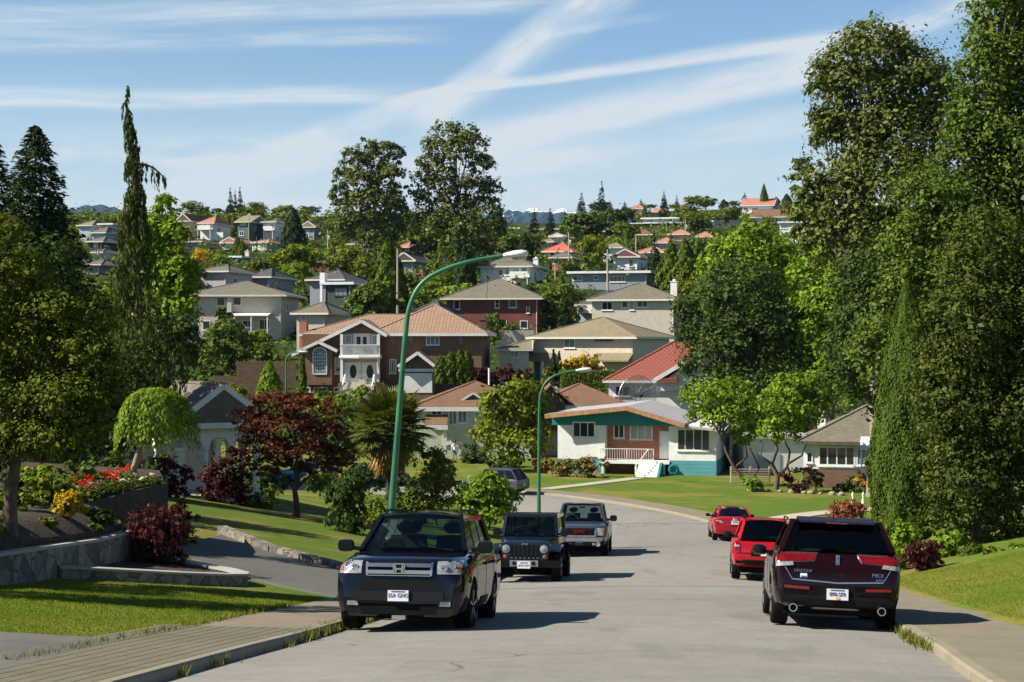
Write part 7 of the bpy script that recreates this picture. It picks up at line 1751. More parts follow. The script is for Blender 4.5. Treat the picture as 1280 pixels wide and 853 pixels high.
# ================================================================== left side
conifer('spruce_tree', 'large dark spruce at the left edge, the taller of the pair', 44, 158, 112, 112, 'spruce', 42000, 80, spray=.75, droop=.3, power=.62)
conifer('spruce_tree', 'dark spruce cut by the left edge behind the taller one', -10, 172, 116, 96, 'spruce', 28000, 81, spray=.75, droop=.3, power=.62)
tree('maple_tree', 'bright leafy tree just right of the weeping cypress', 88, 207, [(205,262,15,18),(196,292,22,22),(220,300,20,24),(200,330,30,28),(225,342,22,28),(205,372,34,30),(228,395,22,26)], .24, 9000, 'bright', .25, seed=82, clump=.34, per=20)
def weeping_cypress():
    d = 62; k = d/F; X = (168-640)*k; Z = gz(float(X), d); r = np.random.default_rng(83); root = empty('weeping_cypress', (X, d, Z), 0, 'tall thin weeping cypress with drooping branch curtains and one arm bent right', 'tree')
    px = lambda p, q, dy=0.0: np.array([(p-168)*k, dy, (426.5-q)*k-Z])
    spine = [(160,108),(158,135),(163,160),(166,195),(168,230),(168,270),(170,320),(172,380),(175,440),(170,520)]
    hw = [1.5, 6, 8, 9, 11, 15, 22, 36, 58, 46]
    P = []; T = []; N = []; L = []
    def curtain(c, ln, m, spread):
        z = r.random(m); p = c[None,:]+r.normal(size=(m,3))*spread; p[:,2] = c[2]-ln*z; P.append(p)
        T.append(np.array([0,0,-1.0])+r.normal(size=(m,3))*.16); N.append(r.normal(size=(m,3))*np.array([1,1,.1])+np.array([-.2,-.5,.1])); L.append(.21*(.6+.8*r.random(m)))
    ys = np.array([s[1] for s in spine], float)
    for i in range(560):
        q = 112+(505-112)*r.random()**.62; j = np.interp(q, ys, np.arange(len(ys))); j0 = min(int(j), len(ys)-2); f = j-j0
        cx = spine[j0][0]*(1-f)+spine[j0+1][0]*f; w_ = hw[j0]*(1-f)+hw[j0+1]*f; a = r.random()*6.283; rad = w_*k*(.25+.95*r.random()**.7)
        c0 = px(cx, q); d_ = np.array([math.cos(a), math.sin(a), 0]); ln = (.35+.75*r.random())*(1 if q > 230 else .55+.45*(q-110)/120)
        m = int(7+9*r.random()); t = r.random(m)      # the branchlet itself, then the curtain hanging from its tip
        P.append(c0+d_[None,:]*(rad*t)[:,None]+np.array([0,0,.10])*np.sin(t*3)[:,None]); T.append(np.tile(d_, (m,1))+np.array([0,0,-.7])+r.normal(size=(m,3))*.2); N.append(r.normal(size=(m,3))+np.array([0,0,1.0])); L.append(.20*(.6+.8*r.random(m)))
        curtain(c0+d_*rad, ln*.85, int(12+16*r.random()), .028+.014*(q > 300))
    arm = [(170,205),(182,206),(192,210),(200,217),(207,224)]
    for (a, b) in zip(arm[:-1], arm[1:]):
        for i in range(5): t = r.random(); curtain(px(a[0]*(1-t)+b[0]*t, a[1]*(1-t)+b[1]*t), .15+.5*r.random()*(1.2-.6*(a[0] > 195)), 12, .022)
    P = np.concatenate(P); L = np.concatenate(L); mesh_obj('crown', leaf_mesh('crown', LEAF['cypress'], P, np.concatenate(N), L, L*.24, np.concatenate(T), r=r), root)
    mb = MB(); mb.tube([tuple(px(*s)) for s in spine[::-1]], list(np.linspace(.2, .02, len(spine))), 8); mb.tube([tuple(px(170,540)), tuple(px(170,520))], [.22,.2], 8)
    mb.tube([tuple(px(*a)) for a in arm], [.05,.045,.04,.03,.015], 6); mb.build('trunk', M['bark'], root, smooth=60, fix=False, uv=False)
weeping_cypress()
tree('shade_tree', 'dark tree massed behind the weeping cypress and the umbrella shaped tree', 72, 150, [(190,430,30,40),(150,450,40,45),(215,450,24,35),(120,480,40,40),(165,500,50,40),(230,420,20,25)], .2, 9000, 'dark', .2, seed=84)
# foreground shade tree at the left edge
tree('shade_tree', 'sunlit shade tree in the left foreground, its trunk in the garden bed', 31.5, 12, [(2,288,30,22),(18,345,44,30),(-20,400,50,60),(60,392,46,36),(108,400,34,34),(40,440,60,46),(112,452,40,40),(10,500,60,46),(80,498,54,40),(135,490,22,30),(60,545,54,28),(-10,560,40,30),(120,530,30,24)], .07, 46000, 'fruit', .13, 'bark', 85, clump=.28, per=40, asp=.6, base_y=652)
# umbrella shaped weeping tree over the flower bed
def umbrella():
    d = 42; k = d/F; X = (160-640)*k; Z = (426.5-606)*k; r = np.random.default_rng(86); root = empty('umbrella_tree', (X, d, Z), 0, 'round umbrella shaped weeping tree on a leaning stem above the flower bed', 'tree')
    c = np.array([(192-160)*k, 0, (426.5-548)*k-Z]); rx, rz = 51*k, 62*k; n = 7200
    a = r.random(n)*6.283; t = r.random(n)**.62; rad = rx*t*(1+.07*np.sin(a*5+.6)+.05*np.sin(a*3+1)+.04*np.sin(a*11)); z = rz*np.sqrt(np.maximum(0, 1-t**2.4))-r.random(n)**1.5*(.42+.2*np.sin(a*4)+.12*np.sin(a*9))*(t > .72)
    P = c+np.stack([rad*np.cos(a), rad*np.sin(a), z-.04*r.random(n)], 1); out = np.stack([np.cos(a)*t, np.sin(a)*t, 1.1-t], 1)
    T = out*np.array([.5,.5,0])+np.array([0,0,-1.0])+r.normal(size=(n,3))*.3; L = .13*(.6+.7*r.random(n))
    mesh_obj('crown', leaf_mesh('crown', LEAF['bright'], P, out+r.normal(size=(n,3))*.35, L, L*.5, T, r=r), root)
    mb = MB(); top = Vector(c)+Vector((0,0,rz*.8)); mb.tube([(0,0,-.4), (.12,0,.3), (.3,0,.9), tuple(top)], [.10,.085,.08,.05], 9)
    for i in range(12): an = i*.52; e = Vector(c)+Vector((math.cos(an)*rx*.8, math.sin(an)*rx*.8, rz*.45)); mb.tube([top, top.lerp(e,.5)+Vector((0,0,.12)), e], [.035,.025,.01], 5)
    mb.build('trunk', M['bark_pale'], root, smooth=60, fix=False, uv=False)
umbrella()
# red maple on the lawn
tree('japanese_maple', 'spreading red leaved maple on the left lawn beside the arched porch', 62, 370, [(350,504,44,15),(312,526,26,16),(392,515,38,20),(360,538,62,20),(325,556,36,16),(412,548,26,24),(375,568,52,18),(335,582,30,12),(400,588,28,14),(425,575,16,16)],   .12, 12500, 'redmaple', .13, 'bark_dark', 87, clump=.26, per=26, flat=.45, base_y=642)
shrub('barberry', 'dark burgundy shrub hugging the arched porch columns', 65, 283, 618, 32, 32, 'maroon', .13, 3600, 88)
shrub('barberry', 'dark purple shrub behind the umbrella shaped tree', 62, 205, 610, 34, 24, 'maroon', .13, 2400, 89)
shrub('garden_shrub', 'low dark green planting under the red maple', 66, 325, 622, 30, 12, 'mid', .12, 1600, 90)
shrub('lace_leaf_maple', 'wine red lace leaf maple spilling over the low stone planter', 36, 190, 694, 42, 36, 'maroon', .075, 7000, 91, hang=.45)
shrub('lace_leaf_maple', 'round purple lace leaf maple on the right lawn', 44.5, 1155, 711, 27, 20, 'maroon', .075, 3800, 92, hang=.4)
shrub('rust_maple', 'flat topped rust red shrub before the grey roofed cottage', 82, 1060, 652, 30, 15, 'rust', .11, 3000, 93)
# planting under the big olive bush
for i, (px, py, rx, ry, m_, d, lb) in enumerate([(1095,680,22,24,'yellow',56,'yellow green shrub at the foot of the tall cedar'),(1135,690,26,22,'bright',52,'bright shrub between the cedar and the purple lace leaf maple'),(1185,690,22,17,'bright',48,'light green shrub above the purple lace leaf maple'),(1215,702,20,12,'mid',47,'low leafy plant right of the purple lace leaf maple'),(1243,702,18,10,'yellow',46,'pale hosta clump in the right border'),(1272,702,16,12,'bright',46,'green border plant at the right edge'),(1122,706,14,9,'yellow',46,'small groundcover clump left of the purple lace leaf maple')]):
    shrub('border_plant', lb, d, px, py, rx, ry, m_, .13, 1500, 100+i)
# garden bed at the left: shrubs and flowers
for i, (px, py, rx, ry, m_, d, lb) in enumerate([(62,632,28,26,'yellow',35,'feathery yellow green shrub right of the foreground tree'),(88,640,22,15,'gold',34,'low golden shrub beside the flower bed'),(24,640,20,14,'bright',34,'green shrub behind the foreground trunk'),(45,608,26,16,'bright',38,'taller green shrub at the back of the left bed'),(120,655,22,10,'dark',35,'dark low plants at the foot of the flower planter'),(-5,640,18,16,'yellow',34,'yellow green shrub cut by the left edge')]):
    shrub('border_plant', lb, d, px, py, rx, ry, m_, .09, 1700, 120+i)
# ================================================================== trees among the hillside houses: shared shapes, one object each
def proto_round(seed, n=1500, leaf=.17):
    r = np.random.default_rng(seed); lobes = [(0,0,1.05,.72,.72,.72)]
    for i in range(9):
        a = r.random()*6.283; lobes.append((math.cos(a)*.55, math.sin(a)*.55, .7+.75*r.random(), .36+.2*r.random(), .36+.2*r.random(), .32+.18*r.random()))
    P, N, cc = crown_points(lobes, n, r, .32, per=16); L = leaf*(.6+.8*r.random(len(P)))
    cm = leaf_mesh('crown', LEAF['mid'], P, N, L, L*.7, r=r); mb = MB(); limbs(mb, (0,0,-.5), [l[:3] for l in lobes[1:6]], r, .07)
    t = mb.build('trunk', M['bark'], None, smooth=60, fix=False, uv=False); tm = t.data; bpy.data.objects.remove(t); return cm, tm
def proto_con(kind, seed):
    cm = conifer_mesh('crown', 2.0, .62, 2600, 'spruce', seed, spray=.17, droop=.3, power=.85) if kind == 'spruce' else cone_mesh('crown', 2.0, .5, 2600, 'cedar', seed, spray=.16, belly=.3, pw=.75)
    mb = MB(); mb.tube([(0,0,-.4), (0,0,1.9)], [.05,.005], 6); t = mb.build('trunk', M['bark_dark'], None, smooth=60, fix=False, uv=False); tm = t.data; bpy.data.objects.remove(t); return cm, tm
PROTO = {'round': [proto_round(s) for s in (201, 202, 203, 204)], 'spruce': [proto_con('spruce', s) for s in (211, 212)], 'cone': [proto_con('cone', s) for s in (221, 222)]}
HALF = {'round': 1.0, 'spruce': .62, 'cone': .5}; TOP = {'round': 1.95, 'spruce': 2.0, 'cone': 2.0}
rt_ = np.random.default_rng(99)
def hill_tree(kind, mat, px, top, base, wpx, label, d=None, group='trees on the far hillside', name=None):
    d = d or ground_d(px, base, 145, 560); k = d/F; X = (px-640)*k; Z = (426.5-base)*k; H = (base-top)*k
    Z = min(Z, gz(float(X), float(d))+.2) if d else Z; H = (426.5-top)*k-Z
    cm, tm = PROTO[kind][int(rt_.integers(len(PROTO[kind])))]
    root = empty(name or {'round': 'broadleaf_tree', 'spruce': 'spruce_tree', 'cone': 'cypress_tree'}[kind], (X, d, Z), float(rt_.random()*6.28), label, 'tree', group)
    s = wpx/2*k/HALF[kind]; root.scale = (s, s, H/TOP[kind])
    c = mesh_obj('crown', cm, root); c.material_slots[0].link = 'OBJECT'; c.material_slots[0].material = LEAF[mat]
    mesh_obj('trunk', tm, root); return root
HT = [
 ('spruce','spruce',288,234,272,13,'left of three slim spruces above the green house roof'),('spruce','spruce',294,238,272,11,'middle slim spruce above the green house roof'),('spruce','spruce',300,233,272,13,'right of three slim spruces above the green house roof'),
 ('round','mid',312,258,282,34,'broad tree on the skyline behind the green house'),('round','mid',328,262,282,26,'rounded tree on the skyline between green and cream houses'),
 ('cone','spruce',367,262,318,32,'big dark cone shaped tree right of the cream stacked house'),('cone','cedar',297,296,320,15,'small green cone in front of the low gable roof'),('cone','cedar',303,300,321,12,'smaller green cone beside the low gable roof'),
 ('round','gold',252,309,338,28,'golden topped tree left of the white carport'),('round','rust',245,322,342,26,'brownish tree below the golden topped tree'),('round','bright',278,316,338,28,'bright bush left of the white carport'),
 ('round','yellow',378,300,348,62,'large yellow green tree below the dark cone tree'),('round','bright',368,326,356,44,'bright green tree under the large yellow green tree'),('round','yellow',350,314,344,36,'yellowish tree left of the large yellow green tree'),('round','olive',325,322,346,34,'grey green tree right of the white carport'),
 ('round','yellow',440,304,348,52,'yellow green tree at the foot of the left poplar'),('round','olive',420,318,350,34,'olive tree between the yellow green trees and poplars'),('round','maroon',420,279,300,20,'purple leaved tree on the skyline beside the chimneys'),
 ('round','mid',520,336,372,44,'green tree in the gap below the two poplars'),('round','bright',545,340,374,40,'light green tree below the right poplar'),('round','mid',575,330,366,40,'leafy tree left of the white house behind the lamp'),
 ('round','bright',520,358,392,40,'bright leafy tree above the peach tiled roof'),('round','yellow',560,355,380,30,'pale green bush left of the red brick house'),
 ('round','mid',640,292,322,50,'broad tree on the ridge above the white house'),('round','dark',664,290,318,40,'dark tree above the street lamp head'),('round','olive',618,300,330,34,'olive tree right of the tall poplars'),
 ('round','yellow',743,288,341,42,'vivid yellow green tree right of the coral red roof'),
 ('spruce','spruce',668,261,292,17,'left of the three small spruces on the skyline'),('spruce','spruce',688,260,292,18,'middle of the three small spruces on the skyline'),('spruce','spruce',706,262,292,15,'right of the three small spruces on the skyline'),
 ('spruce','spruce',727,241,284,24,'dark spruce with spreading tiers on the skyline'),('spruce','spruce',752,226,282,20,'tallest slender spruce on the skyline'),
 ('round','dark',738,262,304,52,'dark rounded tree below the tallest skyline spruce'),('round','mid',722,264,304,38,'green tree above the coral red roof'),('round','dark',768,258,296,40,'dark tree right of the tallest skyline spruce'),('round','dark',784,257,284,24,'dark bushy tree above the small flat roofed house'),
 ('round','mid',780,276,304,40,'green tree below the small flat roofed house'),('round','mid',795,298,318,34,'tree below the brown hip roof'),
 ('spruce','spruce',830,239,272,17,'dark pointed spruce above the tan brick house'),('spruce','cedar',846,244,276,15,'grey green spruce right of the tan brick house'),('spruce','cedar',806,253,276,11,'small conifer left of the tan brick house'),('round','mid',858,254,284,26,'rounded tree right of the two level modern house'),('round','yellow',866,262,288,34,'yellowish tree behind the two level modern house'),
 ('round','dark',872,268,300,32,'dark tree between modern house and lime green maple'),('round','olive',905,258,284,36,'flat topped olive tree left of the villa'),('round','dark',919,256,280,14,'dark clipped tree beside the villa'),('cone','cedar',955,231,268,13,'pointed green tree behind the salmon roof'),('round','mid',985,250,276,24,'tree on the skyline beside the tall poplar'),('round','mid',962,268,290,24,'bush in front of the white gabled house'),
 ('cone','cedar',838,302,366,36,'left of two big cone trees beside the wide modern house'),('cone','cedar',856,300,368,40,'right of two big cone trees beside the wide modern house'),('spruce','spruce',818,291,340,24,'dark blue spruce in front of the orange roof'),
 ('round','mid',880,290,352,52,'large mid green tree left of the lime green maple'),('round','olive',905,300,350,36,'olive tree behind the lime green maple'),('round','mid',898,340,392,44,'green tree at the left edge of the big dark maple'),
 ('round','mid',696,350,412,72,'rounded leafy tree in front of the taupe house'),('round','mid',614,386,442,36,'feathery tree at the right end of the peach tiled roof'),('round','bright',588,370,412,32,'light green tree in front of the red brick house'),('round','olive',800,378,412,50,'loose shrub tree below the taupe house windows'),('round','mid',840,382,420,50,'leafy tree right of the tan hip roof'),('round','mid',770,388,410,26,'small leafy tree under the taupe house'),
 ('round','mid',640,400,438,30,'dark leafy tree beside the brick house corner'),
 ('round','mid',175,300,350,40,'leafy tree behind the weeping cypress'),('round','dark',160,330,380,50,'dark tree low behind the weeping cypress'),('round','mid',215,350,400,44,'tree left of the lavender house'),('round','dark',130,350,380,40,'dark tree below the brick fronted house'),('round','olive',95,300,350,40,'tree at the right foot of the dark spruces'),
 ('round','olive',118,288,305,14,'round bush among the left cluster of houses'),('round','mid',400,400,420,22,'bush left of the peach tiled roof'),
 ('round','mid',710,322,352,30,'bushes below the brick bungalow'),('round','mid',250,425,470,46,'leafy tree at the foot of the long grey house'),('round','dark',215,410,470,46,'dark tree behind the blue brick chimney'),('round','mid',330,425,462,40,'trees between grey house and balcony house'),
 ('round','mid',1000,300,352,40,'tree behind the tall poplar trunk'),('spruce','spruce',985,300,350,26,'dark conifer between the two bright maples'),
]
for (kind, mat, px, top, base, w_, lb) in HT: hill_tree(kind, mat, px, top, base, w_, lb)
for i in range(46):   # the tree line on the ridge
    px = 232+i*17+rt_.random()*10
    if (392 < px < 640 and not (500 < px < 520)) or 610 < px < 730: continue
    dd = 488+rt_.random()*16; X_ = (px-640)/F*dd; py = 426.5-gz(float(X_), float(dd))/dd*F; hp = 8+13*rt_.random()**1.4; kd = rt_.choice(['round','round','round','spruce','cone'])
    hill_tree(str(kd), str(rt_.choice(['mid','dark','olive'])) if kd == 'round' else 'spruce', px, py-hp, py-40, hp*(1.5 if kd == 'round' else .6)+4, ['low rounded tree','broad bushy tree','small dark tree'][i % 3]+' on the ridge line against the sky', d=dd, group='trees along the ridge line, '+['low rounded','broad bushy','small dark'][i % 3])
# further garden trees between the houses, named by the house beside them
HB = []
for o in list(bpy.data.objects):
    if o.get('category') in ('house', 'garage') and o.location.y > 140:
        w_ = [c for c in o.children if c.name.startswith('wall')]
        if not w_: continue
        bb = [o.matrix_basis @ Vector(c) for c in w_[0].bound_box]; xs = [640+F*b.x/b.y for b in bb]; zs = [426.5-F*b.z/b.y for b in bb]
        HB.append((o, min(xs), max(xs), min(zs), 426.5-F*o.location.z/o.location.y))
seen = {}
cnt = 0
for att in range(5200):
    if cnt >= 240: break
    px = 90+rt_.random()*940; base = 276+rt_.random()**.8*150
    d = ground_d(px, base, 146, 520)
    if d > 500: continue
    Hm = (4.0+7.0*rt_.random()**1.3)*(1 if d < 280 else .68); k = d/F; hpx = Hm/k; kind = rt_.choice(['round','round','round','round','cone','spruce']); wpx = hpx*(.9+.6*rt_.random())*(1 if kind == 'round' else .42)
    bad = False
    for (o, x0, x1, ztop, zb) in HB:
        if base > zb-1 and px+wpx*.42 > x0 and px-wpx*.42 < x1 and base-hpx < zb-3.0 and base-hpx*1.0 < zb: 
            if base-hpx < zb-(zb-ztop)*.26: bad = True; break
        if abs(o.location.y-d) < 7 and x0-2 < px < x1+2: bad = True; break
    if bad or base-hpx < 262: continue
    best = min(HB, key=lambda h: math.hypot((h[1]+h[2])/2-px, (h[3]+h[4])/2-base)); nm = best[0].name.split('.')[0].replace('_', ' ')
    rel = 'left of' if px < best[1] else 'right of' if px > best[2] else ('below' if base > best[4] else 'behind')
    mat = rt_.choice(['mid','mid','dark','bright','olive','yellow']) if kind == 'round' else rt_.choice(['spruce','cedar'])
    ad = {'mid':'green','dark':'dark green','bright':'bright green','olive':'olive green','yellow':'yellowish','spruce':'dark','cedar':'green'}[str(mat)]
    sz = 'tiny' if Hm < 3.5 else 'small' if Hm < 4.3 else 'medium' if Hm < 5.5 else 'large' if Hm < 7 else 'very tall'
    nb2 = sorted(HB, key=lambda h: math.hypot((h[1]+h[2])/2-px, (h[3]+h[4])/2-base))[1]; n2 = nb2[0].name.split('.')[0].replace('_', ' ')
    if (px-(best[1]+best[2])/2)*(px-(nb2[1]+nb2[2])/2) < 0 and n2 != nm: rel = 'between'; nm = nm+' and the '+n2
    sh = 'slender ' if wpx/hpx < (1.08 if kind == 'round' else .43) else 'spreading ' if wpx/hpx > (1.32 if kind == 'round' else .54) else ''
    sz = '' if sh and rel == 'between' else sz+' '
    lb = f"{sz}{sh}{ad} {'rounded tree' if kind == 'round' else 'cone shaped tree' if kind == 'cone' else 'spruce'} {rel} the {nm}"
    if seen.get(lb): continue
    if len(lb.split()) > 16: continue
    seen[lb] = 1; hill_tree(str(kind), str(mat), px, base-hpx, base, wpx, lb, d=d); cnt += 1

print('FILL', cnt)

# low bushes and undergrowth between the gardens, one mass
def undergrowth():
    r = np.random.default_rng(400); C = []
    while len(C) < 3400:
        y = 148+r.random()*325; px = 60+r.random()*1010; x = (px-640)/F*y; ok = not (y > 425 and 600 < px < 735)
        for (o, x0, x1, zt, zb) in HB:
            if abs(y-o.location.y) < 9 and x0-4 < px < x1+4: ok = False; break
            if o.location.y-26 < y < o.location.y and x0 < px < x1 and r.random() < .75: ok = False; break
        if ok: C.append((x, y))
    C = np.array(C); z = gz(C[:,0], C[:,1]); rad = (.7+1.5*r.random(len(C))**2)*(.8+C[:,1]/600); n = 20; m = len(C)*n; idx = np.repeat(np.arange(len(C)), n)
    off = r.normal(size=(m,3))*.55; P = np.stack([C[idx,0], C[idx,1], z[idx]+rad[idx]*.5], 1)+off*rad[idx][:,None]*np.array([1,1,.6]); N = off+np.array([0,0,.6])+r.normal(size=(m,3))*.4; L = .55*(.6+.8*r.random(m))*(.6+C[idx,1]/500)
    kind = r.random(len(C))[idx]
    for nm, a, b, mt in (('undergrowth', 0, .45, 'mid'), ('undergrowth', .45, .72, 'dark'), ('undergrowth', .72, .92, 'olive'), ('undergrowth', .92, 1.01, 'yellow')):
        k = (kind >= a) & (kind < b); o = mesh_obj(nm, leaf_mesh(nm, LEAF[mt], P[k], N[k], L[k], L[k]*.7, r=r)); tag(o, {'mid':'mid green','dark':'dark green','olive':'olive','yellow':'yellow green'}[mt]+' bushes and undergrowth between the hillside gardens', 'undergrowth', kind='stuff')
undergrowth()
# ------------------------------------------------------------------ street lamps
def smooth_path(P, n=6):
    P = [Vector(p) for p in P]; out = []
    for i in range(len(P)-1):
        p0, p1, p2, p3 = P[max(0,i-1)], P[i], P[i+1], P[min(len(P)-1,i+2)]
        for k in range(n):
            t = k/n; out.append(.5*((2*p1)+(p2-p0)*t+(2*p0-5*p1+4*p2-p3)*t*t+(3*p1-p0-3*p2+p3)*t**3))
    out.append(P[-1]); return out
def street_lamp(label, d, path, r0, r1, head_l, name='street_lamp'):
    k = d/F; b = path[0]; X = (b[0]-640)*k; Z = (426.5-b[1])*k
    root = empty(name, (X, d, Z), 0, label, 'street lamp', 'green street lamps')
    pts = smooth_path([((px-640)*k-X, 0, (426.5-py)*k-Z) for px, py in path]); n = len(pts)
    L = [0]; [L.append(L[-1]+(pts[i]-pts[i-1]).length) for i in range(1, n)]
    mb = MB(); mb.tube([pts[0]-Vector((0,0,.6))]+pts, [r0*1.02]+[r0+(r1-r0)*(x/L[-1])**.8 for x in L], 14); mb.build('pole', M['greenpole'], root, smooth=60, fix=False, uv=False)
    e = pts[-1]; dr = (pts[-1]-pts[-3]).normalized(); a = math.atan2(dr.z, dr.x)*.5
    hb = MB(); hb.lathe([(.02,-.02),(.07,0),(.10,head_l*.12),(.15,head_l*.4),(.16,head_l*.7),(.12,head_l*.93),(.03,head_l)], 'x', 16, c=(0,0,0), scale=(1.1,.62)); h = hb.build('lamp_head', M['wmetal'], root, smooth=60, uv=False); h.location = e-dr*.05; h.rotation_euler = (0, -a, 0)
    gb = MB(); gb.lathe([(.05,0),(.115,.03),(.12,.07)], 'z', 16, c=(head_l*.62,0,-.14), scale=(1.5,1)); gb.build('lamp_glass', M['clearlens'], h, smooth=60, uv=False)
    fl = MB(); fl.lathe([(r0*2.0,-.3),(r0*2.0,.05),(r0*1.1,.09)], 'z', 14); fl.build('base_plate', M['greenpole'], root, uv=False)
    return root
street_lamp('tall green street lamp behind the black car, its arm curving over the road', 40, [(481,740),(490,630),(499,515),(507.5,412),(514,378),(527,355),(550,339.5),(585,327.5),(632,319)], .102, .044, .60)
street_lamp('green street lamp at the bend, standing before the turquoise bungalow', 85, [(673.5,660),(673.8,560),(674.5,505),(677,489),(684,476.5),(698,468),(721,463)], .11, .05, .8)
street_lamp('small green lamp post left of the brown balcony house', 148, [(357.5,500),(357.5,465),(357.5,452),(360,445),(366,441),(374,440)], .10, .05, .8)
street_lamp('small grey street lamp over the far left crossing', 150, [(66,372),(66.5,345),(69,334),(74,329)], .09, .05, .7)

# ------------------------------------------------------------------ timber poles and wires
def pole(label, px, top, base, d, mat='polewood', arm=True, r=.14):
    k = d/F; X = (px-640)*k; Z = (426.5-base)*k; H = (base-top)*k; root = empty('utility_pole', (X, d, Z), 0, label, 'pole', 'utility poles on the hillside')
    mb = MB(); mb.tube([(0,0,-2.5),(0,0,H)], [r*1.2, r*.8], 8); mb.build('pole', M[mat], root, fix=False, uv=False)
    if arm:
        a = MB(); a.bar((-.9,0,H-.7),(.9,0,H-.7),.1,.12); [a.tube([(x,0,H-.64),(x,0,H-.5)],.05,6) for x in (-.8,-.3,.3,.8)]; a.build('cross_arm', M['oldwood'], root, uv=False)
        t = MB(); t.lathe([(.2,-.45),(.22,-.4),(.22,.4),(.2,.45)], 'z', 10, c=(.3,-.2,H-1.7)); t.build('transformer', M['steel'], root, smooth=40, uv=False)
    return Vector((X, d, Z+H))
pA = pole('pale utility pole beside the bushy green conifer', 497, 311, 400, 200, arm=False)
pB = pole('yellowish timber pole in front of the coral red roof', 711, 291, 348, 285)
pole('pale pole standing before the wide modern house', 759.5, 312, 372, 228, arm=False); pole('short pale pole left of the yellowish timber pole', 694, 329, 356, 262, arm=False, r=.11)
pole('grey pole below the brown hip roof', 795, 295, 316, 330, arm=False); pole('timber pole right of the two level modern house', 857, 275, 304, 392); pole('thin pole in front of the two level modern house', 833, 277, 302, 405, arm=False, r=.1)
pole('brown pole in front of the low grey house', 273, 296, 322, 352, 'bark', arm=False); pole('brown pole at the green house front', 321, 296, 322, 345, 'bark', arm=False); pole('pale pole behind the green house', 311, 268, 300, 388, arm=False, r=.12)
pC = pole('grey pole right of the yellow green hillside tree', 410, 287, 322, 330); pole('dark pole in the cluster left of the weeping cypress', 121, 306, 346, 300, 'bark')
def wire(name, a, b, sag, label):
    n = 16; pts = [a.lerp(b, i/n)-Vector((0,0,sag*4*(i/n)*(1-i/n))) for i in range(n+1)]; mb = MB(); mb.tube(pts, .022, 5); tag(mb.build(name, M['black'], None, fix=False, uv=False), label, 'cable', 'overhead wires')
wire('overhead_wire', pA-Vector((0,0,.3)), W(720, 318, 250), 1.2, 'overhead wire running right from the pale utility pole past the poplars'); wire('overhead_wire', W(-60, 318, 190), pA-Vector((0,0,.4)), 1.6, 'overhead wire running left from the pale utility pole')
wire('overhead_wire', pC-Vector((0,0,.6)), pB-Vector((0,0,.6)), 2.0, 'thin overhead wire between the two crossarmed poles')

# ------------------------------------------------------------------ traffic signals at the far left crossing
M['sigyellow'] = pm('signal_yellow', (0.62, 0.30, 0.02), 0.5, 0.08)
for px, py, dd, lb in ((42, 352, 150, 'yellow traffic signal nearest the left edge, above the foreground tree'), (84, 355, 156, 'smaller yellow traffic signal right of the grey lamp')):
    k = dd/F; root = empty('traffic_signal', ((px-640)*k, dd, (426.5-372)*k), 0, lb, 'traffic light', 'traffic signals'); h = (372-py)*k
    mb = MB(); mb.tube([(0,.2,-8),(0,.2,h+.6)], [.09,.07], 8); mb.build('pole', M['steel'], root, uv=False)
    s = MB(); s.box(-.24,.24,-.18,.14,h-.55,h+.55); so_ = s.build('signal_head', M['sigyellow'], root, uv=False)
    for i, m_ in enumerate(('redlens','amber','black')): l_ = MB(); l_.lathe([(.12,0),(.12,-.05),(.001,-.06)], 'y', 12, c=(0,-.18,h+.34-.34*i)); l_.build('signal_lens', M[m_], so_, uv=False)

# ------------------------------------------------------------------ palm
def palm():
    d = 70; k = d/F; px0 = 488; X = (px0-640)*k; Z = gz(float(X), float(d)); r = np.random.default_rng(300)
    root = empty('palm_tree', (X, d, Z), 0, 'fan palm behind the first street lamp with drooping dry lower fronds', 'palm'); top = (426.5-530)*k-Z
    mb = MB(); pts = [(.02*math.sin(i), 0, -.3+(top+.3)*i/10) for i in range(11)]; mb.tube(pts, [.17+.03*(i % 2) for i in range(11)], 9); mb.build('trunk', M['bark_dark'], root, smooth=70, fix=False, uv=False)
    G = {'frond': [], 'dry_frond': []}; st = MB()
    for i in range(86):
        dry = i >= 66; el = (R(80)-R(125)*(i/66)**1.0) if not dry else R(-50)-R(35)*r.random(); a = i*2.39996+r.random()*.4
        ln = (.85+.45*r.random())*(1 if not dry else .8); dr = Vector((math.cos(a)*math.cos(el), math.sin(a)*math.cos(el), math.sin(el)))
        c0 = Vector((0,0,top)); hub = c0+dr*ln-Vector((0,0,.12*ln)); st.tube([c0, c0.lerp(hub,.5)+Vector((0,0,.05)), hub], [.022,.016,.01], 4)
        side = dr.cross(Vector((0,0,1))); side = side.normalized() if side.length > 1e-3 else Vector((1,0,0)); nrm = side.cross(dr).normalized()
        bl = (.78+.2*r.random())
        for q in np.linspace(-1.95, 1.95, 26):
            t = dr*math.cos(q)+side*math.sin(q); tip = hub+t*bl*(.75+.25*math.cos(q*.6))-Vector((0,0,bl*(.22 if not dry else .5)*(.5+.5*r.random())))
            w = t.cross(nrm).normalized()*.045; mid = hub.lerp(tip, .5)+nrm*.03
            G['dry_frond' if dry else 'frond'] += [tuple(hub), tuple(mid+w), tuple(tip), tuple(mid-w)]
    mesh_obj('fronds', fast_mesh('fronds', np.array(G['frond']), 4, LEAF['palm']), root); mesh_obj('dry_fronds', fast_mesh('dry_fronds', np.array(G['dry_frond']), 4, LEAF['dead']), root); st.build('leaf_stalks', LEAF['palm'], root, fix=False, uv=False)
palm()

